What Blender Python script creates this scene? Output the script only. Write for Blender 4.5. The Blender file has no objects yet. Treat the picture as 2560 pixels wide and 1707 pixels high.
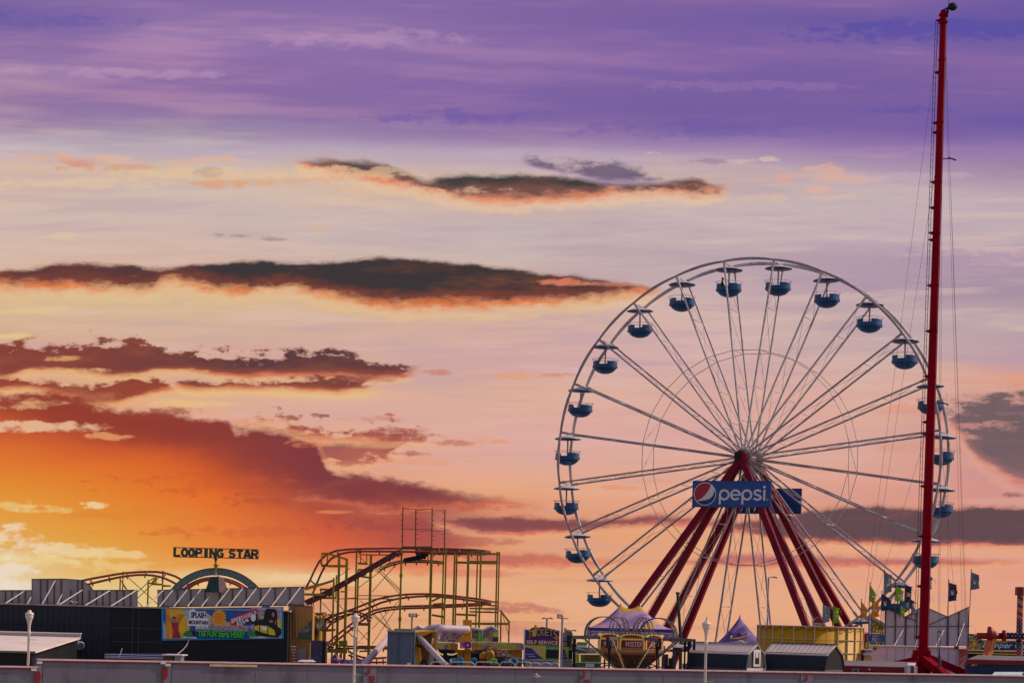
import bpy, bmesh, math, random
from mathutils import Vector, Matrix
random.seed(7)
R = math.radians
scene = bpy.context.scene
COL = scene.collection

# ------------------------------------------------------------------ camera
F = 6000.0            # focal length in pixels of the 2560 px wide photograph
EYE = 5.6             # camera height above the ground
HX, HY = 1280.0, 1548.0
DS = F / 4650.0        # depths below are written for a 4650 px focal length
TH = R(1.5)           # the camera was held with a slight roll
CT, ST = math.cos(TH), math.sin(TH)
cam_d = bpy.data.cameras.new('camera')
cam = bpy.data.objects.new('camera', cam_d)
COL.objects.link(cam)
cam_d.sensor_width = 36.0
cam_d.lens = 36.0 * F / 2560.0
cam_d.shift_y = (HY - 853.5) / 2560.0
cam_d.clip_end = 20000.0
cam.matrix_world = Matrix.Translation((0, 0, EYE)) @ Matrix.Rotation(R(90), 4, 'X') @ Matrix.Rotation(TH, 4, 'Z')
scene.camera = cam
scene.view_settings.view_transform = 'Standard'
scene.view_settings.look = 'None'
scene.view_settings.gamma = 1.0
scene.view_settings.exposure = 0.0
scene.cycles.max_bounces = 5
scene.cycles.diffuse_bounces = 2


def P(px, py, Y):
    """photo pixel + distance -> world point"""
    dx, dy = px - HX, py - HY
    a, b = dx * CT + dy * ST, dx * ST - dy * CT
    Y = Y * DS
    return Vector((a / F * Y, Y, EYE + b / F * Y))


def S(v):
    v = v / 255.0
    return v / 12.92 if v <= 0.04045 else ((v + 0.055) / 1.055) ** 2.4


def srgb(c):
    return (S(c[0]), S(c[1]), S(c[2]), 1.0)


# ------------------------------------------------------------------ sky
SUN_EL, SUN_AZ = R(40), R(75)      # azimuth measured from +Y (view direction) towards +X
world = bpy.data.worlds.new('World')
scene.world = world
world.use_nodes = True
nt = world.node_tree
nt.nodes.clear()
N, L = nt.nodes, nt.links


def sock(node, i, v):
    if v is None:
        return
    if isinstance(v, (int, float)):
        node.inputs[i].default_value = v
    elif isinstance(v, tuple):
        node.inputs[i].default_value = v
    else:
        L.new(v, node.inputs[i])


def M(op, a, b=None, c=None, clamp=False):
    n = N.new('ShaderNodeMath'); n.operation = op; n.use_clamp = clamp
    sock(n, 0, a); sock(n, 1, b); sock(n, 2, c)
    return n.outputs[0]


def add(a, b): return M('ADD', a, b)
def sub(a, b): return M('SUBTRACT', a, b)
def mul(a, b): return M('MULTIPLY', a, b)
def mad(a, b, c): return M('MULTIPLY_ADD', a, b, c)


def step(x, lo, hi, smooth=True):
    n = N.new('ShaderNodeMapRange')
    n.interpolation_type = 'SMOOTHSTEP' if smooth else 'LINEAR'
    n.clamp = True
    sock(n, 0, x); sock(n, 1, lo); sock(n, 2, hi)
    n.inputs[3].default_value = 0.0; n.inputs[4].default_value = 1.0
    return n.outputs[0]


def mix(f, a, b):
    n = N.new('ShaderNodeMix'); n.data_type = 'RGBA'; n.clamp_factor = True
    sock(n, 0, f); sock(n, 6, a); sock(n, 7, b)
    return n.outputs[2]


def ramp(x, stops, interp='LINEAR'):
    n = N.new('ShaderNodeValToRGB'); cr = n.color_ramp; cr.interpolation = interp
    while len(cr.elements) > 1:
        cr.elements.remove(cr.elements[-1])
    for i, s in enumerate(stops):
        e = cr.elements[0] if i == 0 else cr.elements.new(s[0])
        e.position = s[0]
        c = srgb(s[1]); e.color = (c[0], c[1], c[2], s[2] if len(s) > 2 else 1.0)
    L.new(x, n.inputs[0])
    return n.outputs[0], n.outputs[1]


def fcurve(xn, pts, ydiv=2000.0):
    n = N.new('ShaderNodeFloatCurve')
    mp = n.mapping; mp.extend = 'HORIZONTAL'
    c = mp.curves[0]
    pp = [((p[0] + 400) / 3200.0, p[1] / ydiv) for p in pts]
    while len(c.points) < len(pp):
        c.points.new(0.5, 0.5)
    for q, p in zip(c.points, pp):
        q.location = p; q.handle_type = 'AUTO_CLAMPED'
    mp.update()
    L.new(xn, n.inputs['Value'])
    return mul(n.outputs[0], ydiv)


tc = N.new('ShaderNodeTexCoord')
sx = N.new('ShaderNodeSeparateXYZ'); L.new(tc.outputs['Generated'], sx.inputs[0])
dx_, dy_, dz_ = sx.outputs
ysafe = M('MAXIMUM', dy_, 0.25)
FV = F / 1.0884
aa = mul(M('DIVIDE', dx_, ysafe), FV)
bb = mul(M('DIVIDE', dz_, ysafe), FV)
u0 = add(mad(aa, CT, mul(bb, ST)), 1176.0)
v0 = add(sub(mul(aa, ST), mul(bb, CT)), HY / 1.0884)


def noise(u, v, sx_, sy_, detail=5.0, rough=0.55, off=0.0, rot=0.0):
    cb = N.new('ShaderNodeCombineXYZ')
    uu = mul(u, 1.0 / sx_)
    if rot:
        vv = mad(u, rot / sy_, mul(v, 1.0 / sy_))
    else:
        vv = mul(v, 1.0 / sy_)
    sock(cb, 0, add(uu, off * 7.3)); sock(cb, 1, add(vv, off * 3.1)); cb.inputs[2].default_value = 0.0
    n = N.new('ShaderNodeTexNoise'); n.noise_dimensions = '2D'
    L.new(cb.outputs[0], n.inputs['Vector'])
    n.inputs['Scale'].default_value = 1.0
    n.inputs['Detail'].default_value = detail
    n.inputs['Roughness'].default_value = rough
    return sub(n.outputs['Fac'], 0.5)


nA = noise(u0, v0, 150, 42, 6, 0.6, 1.3)          # cloud edges
nB = noise(u0, v0, 520, 85, 5, 0.52, 5.1, 0.06)   # long streaks
nC = noise(u0, v0, 46, 22, 5, 0.62, 9.7)          # fine billows
nD = noise(u0, v0, 620, 40, 6, 0.5, 3.3, -0.06)   # thin veils
nE = noise(u0, v0, 230, 90, 3, 0.5, 14.2)         # slow warp
nF = noise(u0, v0, 330, 24, 6, 0.62, 21.7, 0.035)   # fine streaks
u = add(u0, mul(nE, 60.0))
v = add(v0, add(mul(nB, 46.0), mul(nE, 22.0)))
U = M('DIVIDE', add(u0, 400.0), 3200.0)
VN = M('DIVIDE', v, 1600.0)

A_COLS = [
 (0, [(0,(131,106,163)),(50,(119,98,163)),(110,(159,123,167)),(160,(179,144,175)),(220,(171,134,165)),(290,(181,152,169)),(330,(203,186,190)),(380,(214,182,166)),(440,(215,187,168)),(520,(208,184,176)),(580,(214,182,166)),(640,(216,182,154)),(700,(216,182,142)),(760,(214,174,146)),(820,(214,165,145)),(880,(222,168,132)),(960,(228,172,150)),(1100,(226,150,100)),(1300,(228,200,150))]),
 (400, [(0,(153,120,167)),(60,(168,132,175)),(120,(169,130,173)),(200,(161,122,167)),(260,(173,138,169)),(300,(183,165,171)),(350,(198,182,188)),(400,(212,186,162)),(450,(204,186,178)),(520,(206,182,172)),(600,(212,178,162)),(680,(216,183,142)),(760,(212,176,154)),(820,(214,166,150)),(900,(222,172,134)),(960,(224,172,154)),(1100,(226,150,110)),(1300,(230,180,120))]),
 (800, [(0,(143,112,169)),(60,(173,136,177)),(130,(165,127,174)),(200,(156,119,167)),(260,(153,120,165)),(320,(176,150,176)),(350,(196,178,190)),(400,(210,182,162)),(450,(209,182,164)),(480,(198,178,176)),(560,(198,178,174)),(640,(208,178,162)),(700,(216,180,144)),(740,(212,173,154)),(800,(210,170,159)),(860,(214,168,152)),(900,(220,172,150)),(960,(216,168,156)),(1000,(224,170,138)),(1060,(222,162,145)),(1100,(226,160,132)),(1300,(228,160,118))]),
 (1200, [(0,(138,107,162)),(60,(143,110,165)),(120,(151,116,167)),(200,(143,110,165)),(260,(127,100,162)),(310,(161,130,169)),(350,(186,166,182)),(420,(204,180,170)),(470,(208,179,160)),(520,(194,176,178)),(600,(201,180,174)),(700,(213,176,156)),(760,(212,172,159)),(840,(209,165,164)),(900,(221,175,150)),(1000,(220,168,160)),(1060,(222,168,152)),(1120,(230,168,132)),(1180,(225,152,114)),(1240,(228,157,114)),(1300,(228,165,122)),(1360,(230,170,126)),(1420,(230,165,118))]),
 (1600, [(0,(141,107,162)),(60,(123,97,162)),(120,(147,110,167)),(200,(131,102,162)),(290,(121,96,159)),(330,(163,133,175)),(360,(184,160,180)),(420,(207,180,166)),(470,(196,178,178)),(540,(196,175,178)),(600,(186,165,172)),(660,(198,172,174)),(740,(212,178,169)),(820,(212,172,170)),(900,(216,170,158)),(1000,(218,166,158)),(1060,(222,170,150)),(1120,(227,168,142)),(1180,(222,156,128)),(1240,(229,165,122)),(1300,(228,162,126)),(1360,(230,172,130)),(1440,(230,165,125))]),
 (2000, [(0,(153,112,162)),(50,(107,89,162)),(120,(131,102,162)),(200,(121,94,159)),(300,(128,100,162)),(340,(156,124,172)),(400,(183,160,176)),(450,(197,178,180)),(530,(194,174,180)),(590,(178,156,170)),(660,(174,149,166)),(720,(194,170,170)),(800,(198,168,166)),(880,(217,172,160)),(960,(221,170,152)),(1040,(218,165,150)),(1100,(222,160,142)),(1180,(220,150,125)),(1260,(229,164,130)),(1320,(228,160,130)),(1400,(231,168,130))]),
 (2352, [(0,(113,90,162)),(60,(95,83,162)),(130,(138,104,165)),(200,(128,100,162)),(290,(113,91,162)),(340,(150,120,170)),(400,(163,136,166)),(460,(192,172,180)),(540,(188,168,176)),(620,(170,146,166)),(680,(165,142,160)),(740,(188,165,170)),(820,(188,156,166)),(860,(220,158,135)),(910,(205,148,140)),(960,(200,142,134)),(1040,(204,140,130)),(1110,(208,143,140)),(1180,(215,145,128)),(1260,(225,155,126)),(1320,(225,156,130)),(1440,(230,160,126))]),
]
B_COLS = [
 (0, [(900,(160,68,52)),(978,(196,86,50)),(1028,(218,108,48)),(1088,(224,128,50)),(1148,(226,148,58)),(1208,(226,162,72)),(1253,(226,170,82)),(1265,(225,200,150)),(1310,(227,198,140)),(1360,(228,212,185))]),
 (250, [(880,(138,58,50)),(978,(168,70,52)),(1028,(200,88,48)),(1078,(221,110,45)),(1148,(226,133,50)),(1228,(226,153,62)),(1260,(226,163,72)),(1300,(228,172,92)),(1350,(228,200,140))]),
 (500, [(930,(140,62,60)),(1000,(160,68,56)),(1060,(208,88,43)),(1130,(226,107,45)),(1200,(226,119,53)),(1260,(228,130,60)),(1295,(230,155,82)),(1325,(232,195,140)),(1370,(230,182,116))]),
 (750, [(970,(126,60,66)),(1060,(134,60,60)),(1120,(162,70,58)),(1180,(190,82,61)),(1240,(210,94,60)),(1280,(221,110,70)),(1310,(228,142,95)),(1330,(231,188,138)),(1360,(226,156,112)),(1400,(226,166,125))]),
 (1000, [(1060,(130,66,74)),(1130,(132,64,70)),(1160,(180,90,75)),(1180,(150,75,75)),(1240,(168,80,75)),(1262,(205,107,80)),(1300,(220,127,92)),(1330,(231,174,126)),(1400,(228,166,122))]),
]


def columns(cols, uu, vn, x0=-9999, x1=9999):
    out = None
    use = [i for i in range(len(cols)) if (i + 1 >= len(cols) or cols[i + 1][0] > x0 - 80) and (i == 0 or cols[i - 1][0] < x1 + 80)]
    cols = [cols[i] for i in use]
    for i, (x, stops) in enumerate(cols):
        c, _ = ramp(vn, [(y / 1600.0, col) for y, col in stops])
        if out is None:
            out = c
        else:
            f = step(uu, float(cols[i - 1][0]), float(x), False)
            out = mix(f, out, c)
    return out




class Group:
    """build a node group with the same helper functions"""
    def __init__(self, name, ins, outs):
        self.t = bpy.data.node_groups.new(name, 'ShaderNodeTree')
        for nm, ty in ins:
            self.t.interface.new_socket(nm, in_out='INPUT', socket_type=ty)
        for nm, ty in outs:
            self.t.interface.new_socket(nm, in_out='OUTPUT', socket_type=ty)

    def __enter__(self):
        global N, L
        self.old = (N, L)
        N, L = self.t.nodes, self.t.links
        self.i = N.new('NodeGroupInput'); self.o = N.new('NodeGroupOutput')
        return self

    def __exit__(self, *a):
        global N, L
        N, L = self.old


def use(g, *vals):
    n = N.new('ShaderNodeGroup'); n.node_tree = g.t
    for i, x in enumerate(vals):
        sock(n, i, x)
    return n.outputs[0]


FL, CO = 'NodeSocketFloat', 'NodeSocketColor'
G_PUFF = Group('puff', [('col', CO), ('u', FL), ('v', FL), ('na', FL), ('nc', FL), ('x', FL), ('y', FL), ('irx', FL), ('iry', FL), ('frag', FL), ('amt', FL), ('c', CO)], [('col', CO)])
with G_PUFF as g:
    o = g.i.outputs
    px = mad(sub(o[1], o[5]), o[7], mul(o[4], 0.7)); py = mad(sub(o[2], o[6]), o[8], mul(o[3], 1.5))
    d = sub(1.0, add(mul(px, px), mul(py, py)))
    d = add(d, mul(o[9], mad(o[3], 2.4, mul(o[4], 2.4))))
    L.new(mix(mul(step(d, 0.0, 1.15), o[10]), o[0], o[11]), g.o.inputs[0])

CL_IN = [('col', CO), ('u', FL), ('v', FL), ('na', FL), ('nb', FL), ('nc', FL), ('t', FL), ('b', FL), ('core', CO), ('core2', CO), ('xa', FL), ('xb', FL),
         ('rim', CO), ('halo', CO), ('under', CO), ('st', FL), ('soft', FL), ('halow', FL), ('an', FL), ('fn', FL), ('frag', FL), ('hal', FL), ('toprim', FL), ('opacity', FL)]
G_CLOUD = Group('cloud', CL_IN, [('col', CO)])
with G_CLOUD as g:
    o = {s.name: s for s in g.i.outputs}
    fr = mul(o['frag'], mad(o['nc'], 0.55, o['na']))
    dt = add(sub(add(o['v'], mad(o['na'], o['an'], mul(o['nc'], mul(o['fn'], 3.0)))), o['t']), fr)
    db = add(sub(o['b'], add(o['v'], mul(o['an'], add(mad(o['na'], 1.6, mul(o['nc'], 1.5)), mul(o['nb'], 0.9))))), fr)
    th = step(sub(o['b'], o['t']), 0.0, 16.0)
    corec = mix(step(o['u'], o['xa'], o['xb']), o['core'], o['core2'])
    corec = mix(mul(step(add(o['nb'], o['na']), -0.05, 0.4), 0.16), corec, o['rim'])
    h0, hw, sf = mul(o['halow'], -1.0), o['halow'], o['soft']
    # halo -> rim -> underside -> core with growing depth
    f1 = step(db, h0, mul(hw, -0.45))
    f2 = step(db, mul(hw, -0.5), mul(hw, -0.05))
    f3 = step(db, mul(hw, -0.12), mul(sf, 0.4))
    f4 = step(db, mul(sf, 0.2), sf)
    rimc = mix(step(add(o['na'], mul(o['nb'], 0.8)), -0.16, 0.14), mix(0.65, o['rim'], o['halo']), o['rim'])
    c = mix(f2, o['halo'], rimc)
    c = mix(f3, c, o['under'])
    c = mix(f4, c, corec)
    al = M('MAXIMUM', M('MAXIMUM', mul(f1, o['hal']), mul(f2, 0.92)), f3)
    c = mix(mul(sub(1.0, step(dt, 2.0, mul(o['st'], 1.3))), o['toprim']), c, srgb((226, 150, 118)))
    al = mul(mul(mul(step(dt, -4.0, mul(o['st'], 1.7)), al), th), o['opacity'])
    L.new(mix(al, o['col'], c), g.o.inputs[0])

FEATS = []


def cloud(top, bot, core, rim=(226, 120, 62), halo=(226, 190, 140), st=9.0, soft=26.0, halow=60.0, an=16.0, fn=5.0,
          core2=None, xr=(0, 1), frag=0.0, under=(120, 66, 58), hal=0.75, opacity=1.0, toprim=0.5):
    """one cloud bank between a top and a bottom profile, lit from below"""
    top = [(top[0][0] - 60, top[0][1])] + list(top) + [(top[-1][0] + 60, top[-1][1])]
    bot = [(bot[0][0] - 60, top[0][1] - 22)] + list(bot) + [(bot[-1][0] + 60, top[-1][1] - 22)]
    m = an + fn + frag * 0.8
    bb = (top[0][0] - 40, top[-1][0] + 40, min(p[1] for p in top) - m, max(p[1] for p in bot) + halow + m)

    def f(col):
        return use(G_CLOUD, col, u0, v0, nA, nB, nC, fcurve(U, top), fcurve(U, bot), srgb(core), srgb(core2 or core), float(xr[0]), float(xr[1]),
                   srgb(rim), srgb(halo), srgb(under), float(st), float(soft), float(halow), float(an), float(fn), float(frag), float(hal), float(toprim), float(opacity))
    FEATS.append((bb, f))


def puff(x, y, rx, ry, c, amt=0.8, frag=1.3):
    """a small ragged patch of cloud"""
    k = 1.25 + 0.6 * frag
    bb = (x - rx * k, x + rx * k, y - ry * k, y + ry * k)
    FEATS.append((bb, lambda col: use(G_PUFF, col, u0, v0, nA, nC, float(x), float(y), 1.0 / rx, 1.0 / ry, float(frag), float(amt), srgb(c))))


def glow_bank():
    def f(col):
        btop = fcurve(U, [(-400, 890), (0, 900), (150, 904), (260, 930), (330, 934), (420, 950), (520, 958), (545, 985), (600, 972), (680, 985),
                          (720, 1000), (735, 1040), (770, 1078), (850, 1084), (960, 1103), (1060, 1122), (1150, 1132), (1235, 1142), (1400, 1150), (2800, 1150)])
        glow = columns(B_COLS, u, VN)
        dtop = sub(add(v0, mad(nA, 44.0, mul(nC, 34.0))), btop)
        bm = mul(step(dtop, -4.0, 20.0), sub(1.0, step(add(u, mul(nB, 140.0)), 960.0, 1200.0)))
        rimm = mul(step(dtop, -30.0, -2.0), mul(step(u0, 60.0, 300.0), sub(1.0, step(u0, 900.0, 1150.0))))
        col = mix(mul(rimm, 0.3), col, srgb((228, 160, 112)))
        thick = fcurve(U, [(-400, 60), (0, 62), (200, 90), (400, 120), (560, 150), (720, 150), (860, 95), (1000, 62), (1200, 40), (1400, 30)])
        bsm = fcurve(U, [(-400, 885), (0, 900), (300, 928), (500, 962), (650, 1004), (800, 1070), (1000, 1112), (1235, 1144), (1500, 1150)])
        dd = sub(add(v0, mad(nA, 44.0, mad(nB, 70.0, mul(nC, 30.0)))), bsm)
        dark = mix(step(u0, 250.0, 900.0), srgb((146, 60, 48)), srgb((122, 58, 66)))
        dk = mul(sub(1.0, step(M('DIVIDE', dd, thick), 0.25, 1.15)), 0.9)
        return mix(bm, col, mix(dk, glow, dark))
    FEATS.append(((-9999, 1268, 840, 9999), f))


def base_sky(x0, x1, y0, y1):
    col = columns(A_COLS, u, VN, x0, x1)
    if y0 < 420:    # violet streaks in the upper sky
        up = sub(1.0, step(v0, 250.0, 420.0))
        s_ = add(mad(nF, 0.35, nD), mad(nE, 0.5, nB))
        col = mix(mul(mul(up, step(s_, 0.0, 0.4)), 0.5), col, srgb((110, 90, 160)))
        col = mix(mul(mul(up, step(mul(s_, -1.0), 0.0, 0.40)), 0.6), col, srgb((186, 146, 182)))
    if y1 > 300:    # pale veils lower down
        lo = step(v0, 300.0, 480.0)
        fade = sub(1.0, mul(step(v0, 760.0, 1000.0), 0.6))
        s2 = add(mul(nF, 0.9), mad(nD, 0.8, mul(nB, 0.3)))
        col = mix(mul(mul(mul(lo, fade), step(s2, -0.02, 0.26)), 0.5), col, mix(step(u0, 500.0, 1500.0), srgb((194, 164, 170)), srgb((180, 153, 170))))
        col = mix(mul(mul(mul(lo, fade), step(mul(s2, -1.0), -0.0, 0.26)), 0.45), col, srgb((220, 190, 180)))
    return col

# dark crest of that bank
# broken dark clouds at middle left
cloud([(-300, 800), (0, 790), (80, 788), (150, 780), (260, 784), (350, 792), (480, 806), (600, 806), (700, 800), (800, 812), (870, 824), (960, 850)],
            [(-300, 860), (0, 866), (100, 846), (280, 862), (400, 848), (550, 862), (650, 862), (760, 858), (880, 862), (960, 854)],
            (132, 66, 58), (216, 116, 74), (228, 182, 122), 10, 16, 26, 26, 15, (92, 60, 62), (120, 640), frag=66, under=(146, 74, 62), hal=0.6)
cloud([(-300, 850), (0, 856), (60, 862), (160, 878), (250, 872), (340, 858), (380, 872), (430, 890)],
            [(-300, 930), (0, 890), (60, 886), (160, 905), (240, 925), (330, 908), (390, 892), (430, 890)],
            (146, 68, 54), (216, 110, 66), (230, 176, 116), 9, 16, 24, 22, 14, frag=40, under=(156, 74, 56), hal=0.6)
cloud([(390, 872), (450, 868), (560, 872), (680, 870), (760, 866), (870, 878), (900, 882)],
            [(390, 876), (450, 892), (560, 888), (680, 892), (760, 896), (870, 886), (900, 882)],
            (120, 66, 60), (220, 130, 78), (230, 188, 128), 8, 14, 30, 20, 11, frag=34, under=(160, 82, 62), hal=0.75)
cloud([(600, 972), (680, 974), (760, 980), (860, 986), (960, 996), (1020, 1002)],
      [(600, 984), (680, 1024), (760, 1062), (860, 1058), (960, 1014), (1020, 1006)],
      (150, 80, 78), (222, 140, 104), (232, 172, 126), 12, 18, 24, 22, 14, (176, 100, 84), (700, 960), frag=150, under=(178, 96, 78), hal=0.6, opacity=0.92)
glow_bank()
for x, y, rx, ry, c, a in [(690, 985, 90, 14, (172, 84, 72), .75), (800, 1010, 80, 12, (222, 140, 100), .7), (900, 1035, 120, 14, (170, 88, 80), .7), (720, 1015, 60, 14, (214, 122, 88), .6), (860, 1000, 60, 8, (228, 160, 120), .7),
                           (1000, 1060, 120, 10, (226, 156, 120), .6), (940, 1012, 70, 7, (140, 74, 76), .7), (600, 968, 60, 8, (226, 150, 110), .6), (330, 950, 160, 14, (150, 66, 54), .6), (120, 925, 160, 12, (150, 66, 52), .6),
                           (460, 1110, 220, 22, (196, 86, 48), .45), (700, 1150, 240, 22, (172, 76, 58), .5), (540, 1220, 260, 16, (206, 92, 56), .45), (900, 1205, 220, 16, (152, 74, 72), .55), (1010, 1245, 200, 12, (172, 84, 76), .5), (300, 1180, 200, 14, (216, 128, 56), .4)]:
    puff(x, y, rx, ry, c, a, 1.8)
# bright slots in the glow
for x, y, rx, ry, c, a in [(70, 980, 190, 15, (232, 186, 150), .85), (250, 1004, 60, 8, (232, 160, 110), .7), 
                           (110, 1170, 90, 10, (232, 196, 120), .7), (225, 1160, 50, 9, (236, 204, 150), .9), (20, 1165, 60, 12, (232, 200, 130), .6),
                           (30, 1245, 120, 36, (238, 214, 186), .75), (150, 1262, 130, 20, (236, 208, 160), .75), (260, 1275, 110, 10, (236, 206, 150), .7),
                           (60, 1290, 130, 14, (234, 206, 140), .8), (10, 1330, 130, 40, (236, 220, 206), .7), (260, 1300, 120, 16, (234, 204, 140), .6), (700, 1335, 180, 16, (236, 205, 160), .55)]:
    puff(x, y, rx, ry, c, a, 1.5)
for x, y, rx, ry, c, a in [(770, 1176, 60, 5, (230, 140, 88), .6), (880, 1178, 80, 5, (232, 148, 96), .55), (960, 1170, 60, 6, (226, 130, 84), .6),
                           (1120, 1160, 90, 8, (232, 140, 96), .6), (700, 1385, 160, 20, (202, 116, 110), .55), (740, 1350, 90, 10, (222, 136, 96), .7)]:
    puff(x, y, rx, ry, c, a, 1.0)

for x, y, rx, ry, c, a in [(60, 930, 100, 12, (232, 176, 126), .8), (180, 850, 130, 8, (230, 176, 120), .8), (400, 855, 90, 8, (232, 170, 120), .7),
                           (140, 822, 40, 9, (230, 170, 112), .7), (430, 925, 120, 14, (232, 190, 130), .75)]:
    puff(x, y, rx, ry, c, a, 1.3)
for x, y, rx, ry, c, a in [(860, 872, 60, 10, (170, 96, 84), .6), (1010, 855, 40, 9, (196, 124, 108), .7), (1240, 864, 130, 8, (222, 160, 120), .7), (1290, 860, 50, 6, (196, 128, 112), .6),
                           (880, 990, 130, 12, (170, 90, 82), .7), (960, 1000, 60, 8, (156, 86, 84), .6), (1030, 1018, 60, 8, (190, 106, 84), .7), (1140, 1015, 60, 8, (226, 150, 108), .6),
                           (820, 1040, 90, 16, (180, 96, 80), .6), (840, 962, 60, 8, (206, 134, 104), .5)]:
    puff(x, y, rx, ry, c, a, 1.5)

# the long dark bank in the middle
cloud([(-400, 640), (-60, 626), (0, 618), (60, 612), (150, 605), (230, 606), (290, 603), (350, 614), (400, 609), (500, 600), (600, 593), (640, 600), (700, 600), (800, 595), (880, 588), (950, 595),
                  (1000, 598), (1080, 603), (1180, 613), (1270, 628), (1350, 635), (1430, 646), (1500, 656)],
            [(-400, 653), (-60, 645), (0, 651), (60, 657), (150, 657), (250, 657), (340, 661), (380, 643), (440, 651), (510, 663), (560, 667), (640, 655), (700, 665), (800, 687), (900, 699), (1000, 701), (1100, 699),
             (1200, 696), (1260, 691), (1350, 683), (1430, 673), (1500, 668)],
            (92, 58, 58), (224, 116, 58), (228, 190, 140), 7, 44, 46, 22, 5, (60, 54, 56), (180, 560), under=(126, 66, 54), hal=0.6, toprim=0.3)
puff(1310, 650, 70, 9, (226, 130, 100), .8, 1.0)
puff(1400, 653, 90, 6, (214, 132, 112), .6, 1.2)
puff(685, 604, 36, 6, (186, 160, 168), .6, 1.0)

# upper dark bank and its violet scraps
cloud([(690, 366), (770, 364), (850, 368), (920, 386), (985, 412), (1010, 402), (1080, 395), (1180, 396), (1280, 400), (1400, 406), (1500, 411), (1590, 406), (1650, 424)],
            [(690, 378), (770, 395), (850, 408), (920, 421), (985, 435), (1050, 448), (1130, 459), (1200, 459), (1280, 454), (1350, 452), (1430, 441), (1500, 437), (1590, 441), (1650, 439)],
            (80, 72, 74), (226, 132, 92), (228, 192, 160), 9, 30, 40, 20, 6, (62, 62, 62), (860, 1120), under=(126, 84, 76), hal=0.8, toprim=0.1)
for x, y, rx, ry, c, a in [(1640, 372, 70, 7, (150, 122, 150), .5),
                           (480, 398, 36, 14, (148, 126, 142), .85), (170, 372, 70, 12, (212, 150, 124), .7), (560, 540, 110, 7, (160, 138, 150), .75), (620, 548, 60, 7, (158, 138, 150), .7),
                           (530, 366, 70, 12, (222, 176, 152), .75), (270, 368, 70, 18, (222, 186, 160), .6), (500, 424, 90, 12, (220, 156, 118), .75), (760, 412, 60, 8, (222, 170, 136), .6),
                           (200, 420, 240, 16, (226, 196, 162), .55), (860, 465, 150, 14, (222, 190, 160), .5), (150, 542, 70, 8, (222, 198, 156), .6), (740, 523, 40, 6, (222, 178, 148), .6)]:
    puff(x, y, rx, ry, c, a, 1.4)
for x, y, rx, ry, c, a in [(1800, 410, 60, 11, (222, 166, 152), .85), (1900, 395, 60, 22, (222, 172, 156), .75), (1960, 412, 60, 14, (222, 172, 156), .65), (1890, 440, 40, 14, (222, 176, 156), .7),
                           (1700, 370, 40, 9, (208, 186, 182), .7), (1770, 366, 30, 8, (214, 188, 178), .7), (2100, 405, 140, 14, (194, 172, 186), .5), (1500, 352, 30, 4, (214, 182, 170), .7)]:
    puff(x, y, rx, ry, c, a, 1.6)
for x, y, rx, ry, c, a in [(60, 712, 120, 10, (224, 200, 140), .55), (310, 775 - 140, 10, 4, (224, 200, 140), .1), (20, 772, 50, 10, (226, 200, 142), .8), (330, 690, 200, 14, (226, 196, 140), .4)]:
    puff(x, y, rx, ry, c, a, 1.3)

cloud([(640, 1128), (740, 1112), (840, 1090), (900, 1094), (960, 1106), (1060, 1126), (1150, 1137), (1260, 1148)], [(640, 1130), (740, 1146), (840, 1163), (900, 1168), (960, 1168), (1060, 1166), (1150, 1160), (1260, 1152)],
      (132, 62, 64), (196, 96, 76), (206, 112, 84), 16, 34, 30, 22, 9, (118, 64, 72), (860, 1120), under=(150, 72, 64), hal=0.25, opacity=0.85, toprim=0.2)
cloud([(560, 958), (640, 970), (740, 984), (860, 992), (960, 1000), (1040, 1008)], [(560, 962), (640, 982), (740, 1000), (860, 1006), (960, 1010), (1040, 1010)],
      (136, 72, 72), (222, 134, 96), (232, 176, 128), 12, 14, 26, 18, 12, frag=64, under=(176, 90, 74), hal=0.6, opacity=0.9, toprim=0.2)
# low bands on the right
cloud([(980, 1186), (1080, 1180), (1180, 1178), (1300, 1188), (1400, 1184), (1500, 1178), (1620, 1190), (1720, 1192), (1850, 1168), (1920, 1158), (2000, 1156), (2120, 1162), (2250, 1158), (2700, 1166)],
            [(980, 1188), (1080, 1216), (1180, 1226), (1300, 1220), (1400, 1208), (1500, 1204), (1620, 1206), (1720, 1222), (1850, 1240), (1920, 1246), (2000, 1246), (2120, 1252), (2250, 1250), (2700, 1256)],
            (136, 76, 78), (212, 112, 96), (230, 166, 122), 9, 18, 22, 15, 7, (98, 74, 80), (1500, 1950), under=(150, 86, 84), hal=0.6)
cloud([(1080, 1262), (1200, 1262), (1320, 1275), (1500, 1282), (1620, 1272), (1760, 1266), (1900, 1270), (2060, 1272), (2250, 1278), (2400, 1284)],
            [(1080, 1290), (1200, 1300), (1320, 1298), (1500, 1290), (1620, 1294), (1760, 1302), (1900, 1300), (2060, 1298), (2250, 1294), (2400, 1286)],
            (194, 104, 92), (222, 130, 104), (230, 164, 120), 10, 14, 18, 15, 6, (178, 104, 106), (1400, 1800), under=(206, 112, 94), hal=0.5, opacity=0.9)
cloud([(2150, 940), (2200, 912), (2250, 902), (2310, 896), (2352, 890), (2700, 880)], [(2150, 950), (2200, 990), (2240, 1050), (2290, 1086), (2352, 1112), (2700, 1120)],
      (108, 90, 96), (214, 138, 122), (226, 164, 140), 24, 34, 34, 30, 16, frag=84, under=(150, 104, 106), hal=0.5, opacity=0.95)
for x, y, rx, ry, c, a in [(2300, 978, 120, 14, (204, 140, 132), .75), (2230, 1000, 50, 12, (214, 150, 132), .7), (2340, 950, 60, 8, (150, 112, 122), .5)]:
    puff(x, y, rx, ry, c, a, 1.6)
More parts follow.
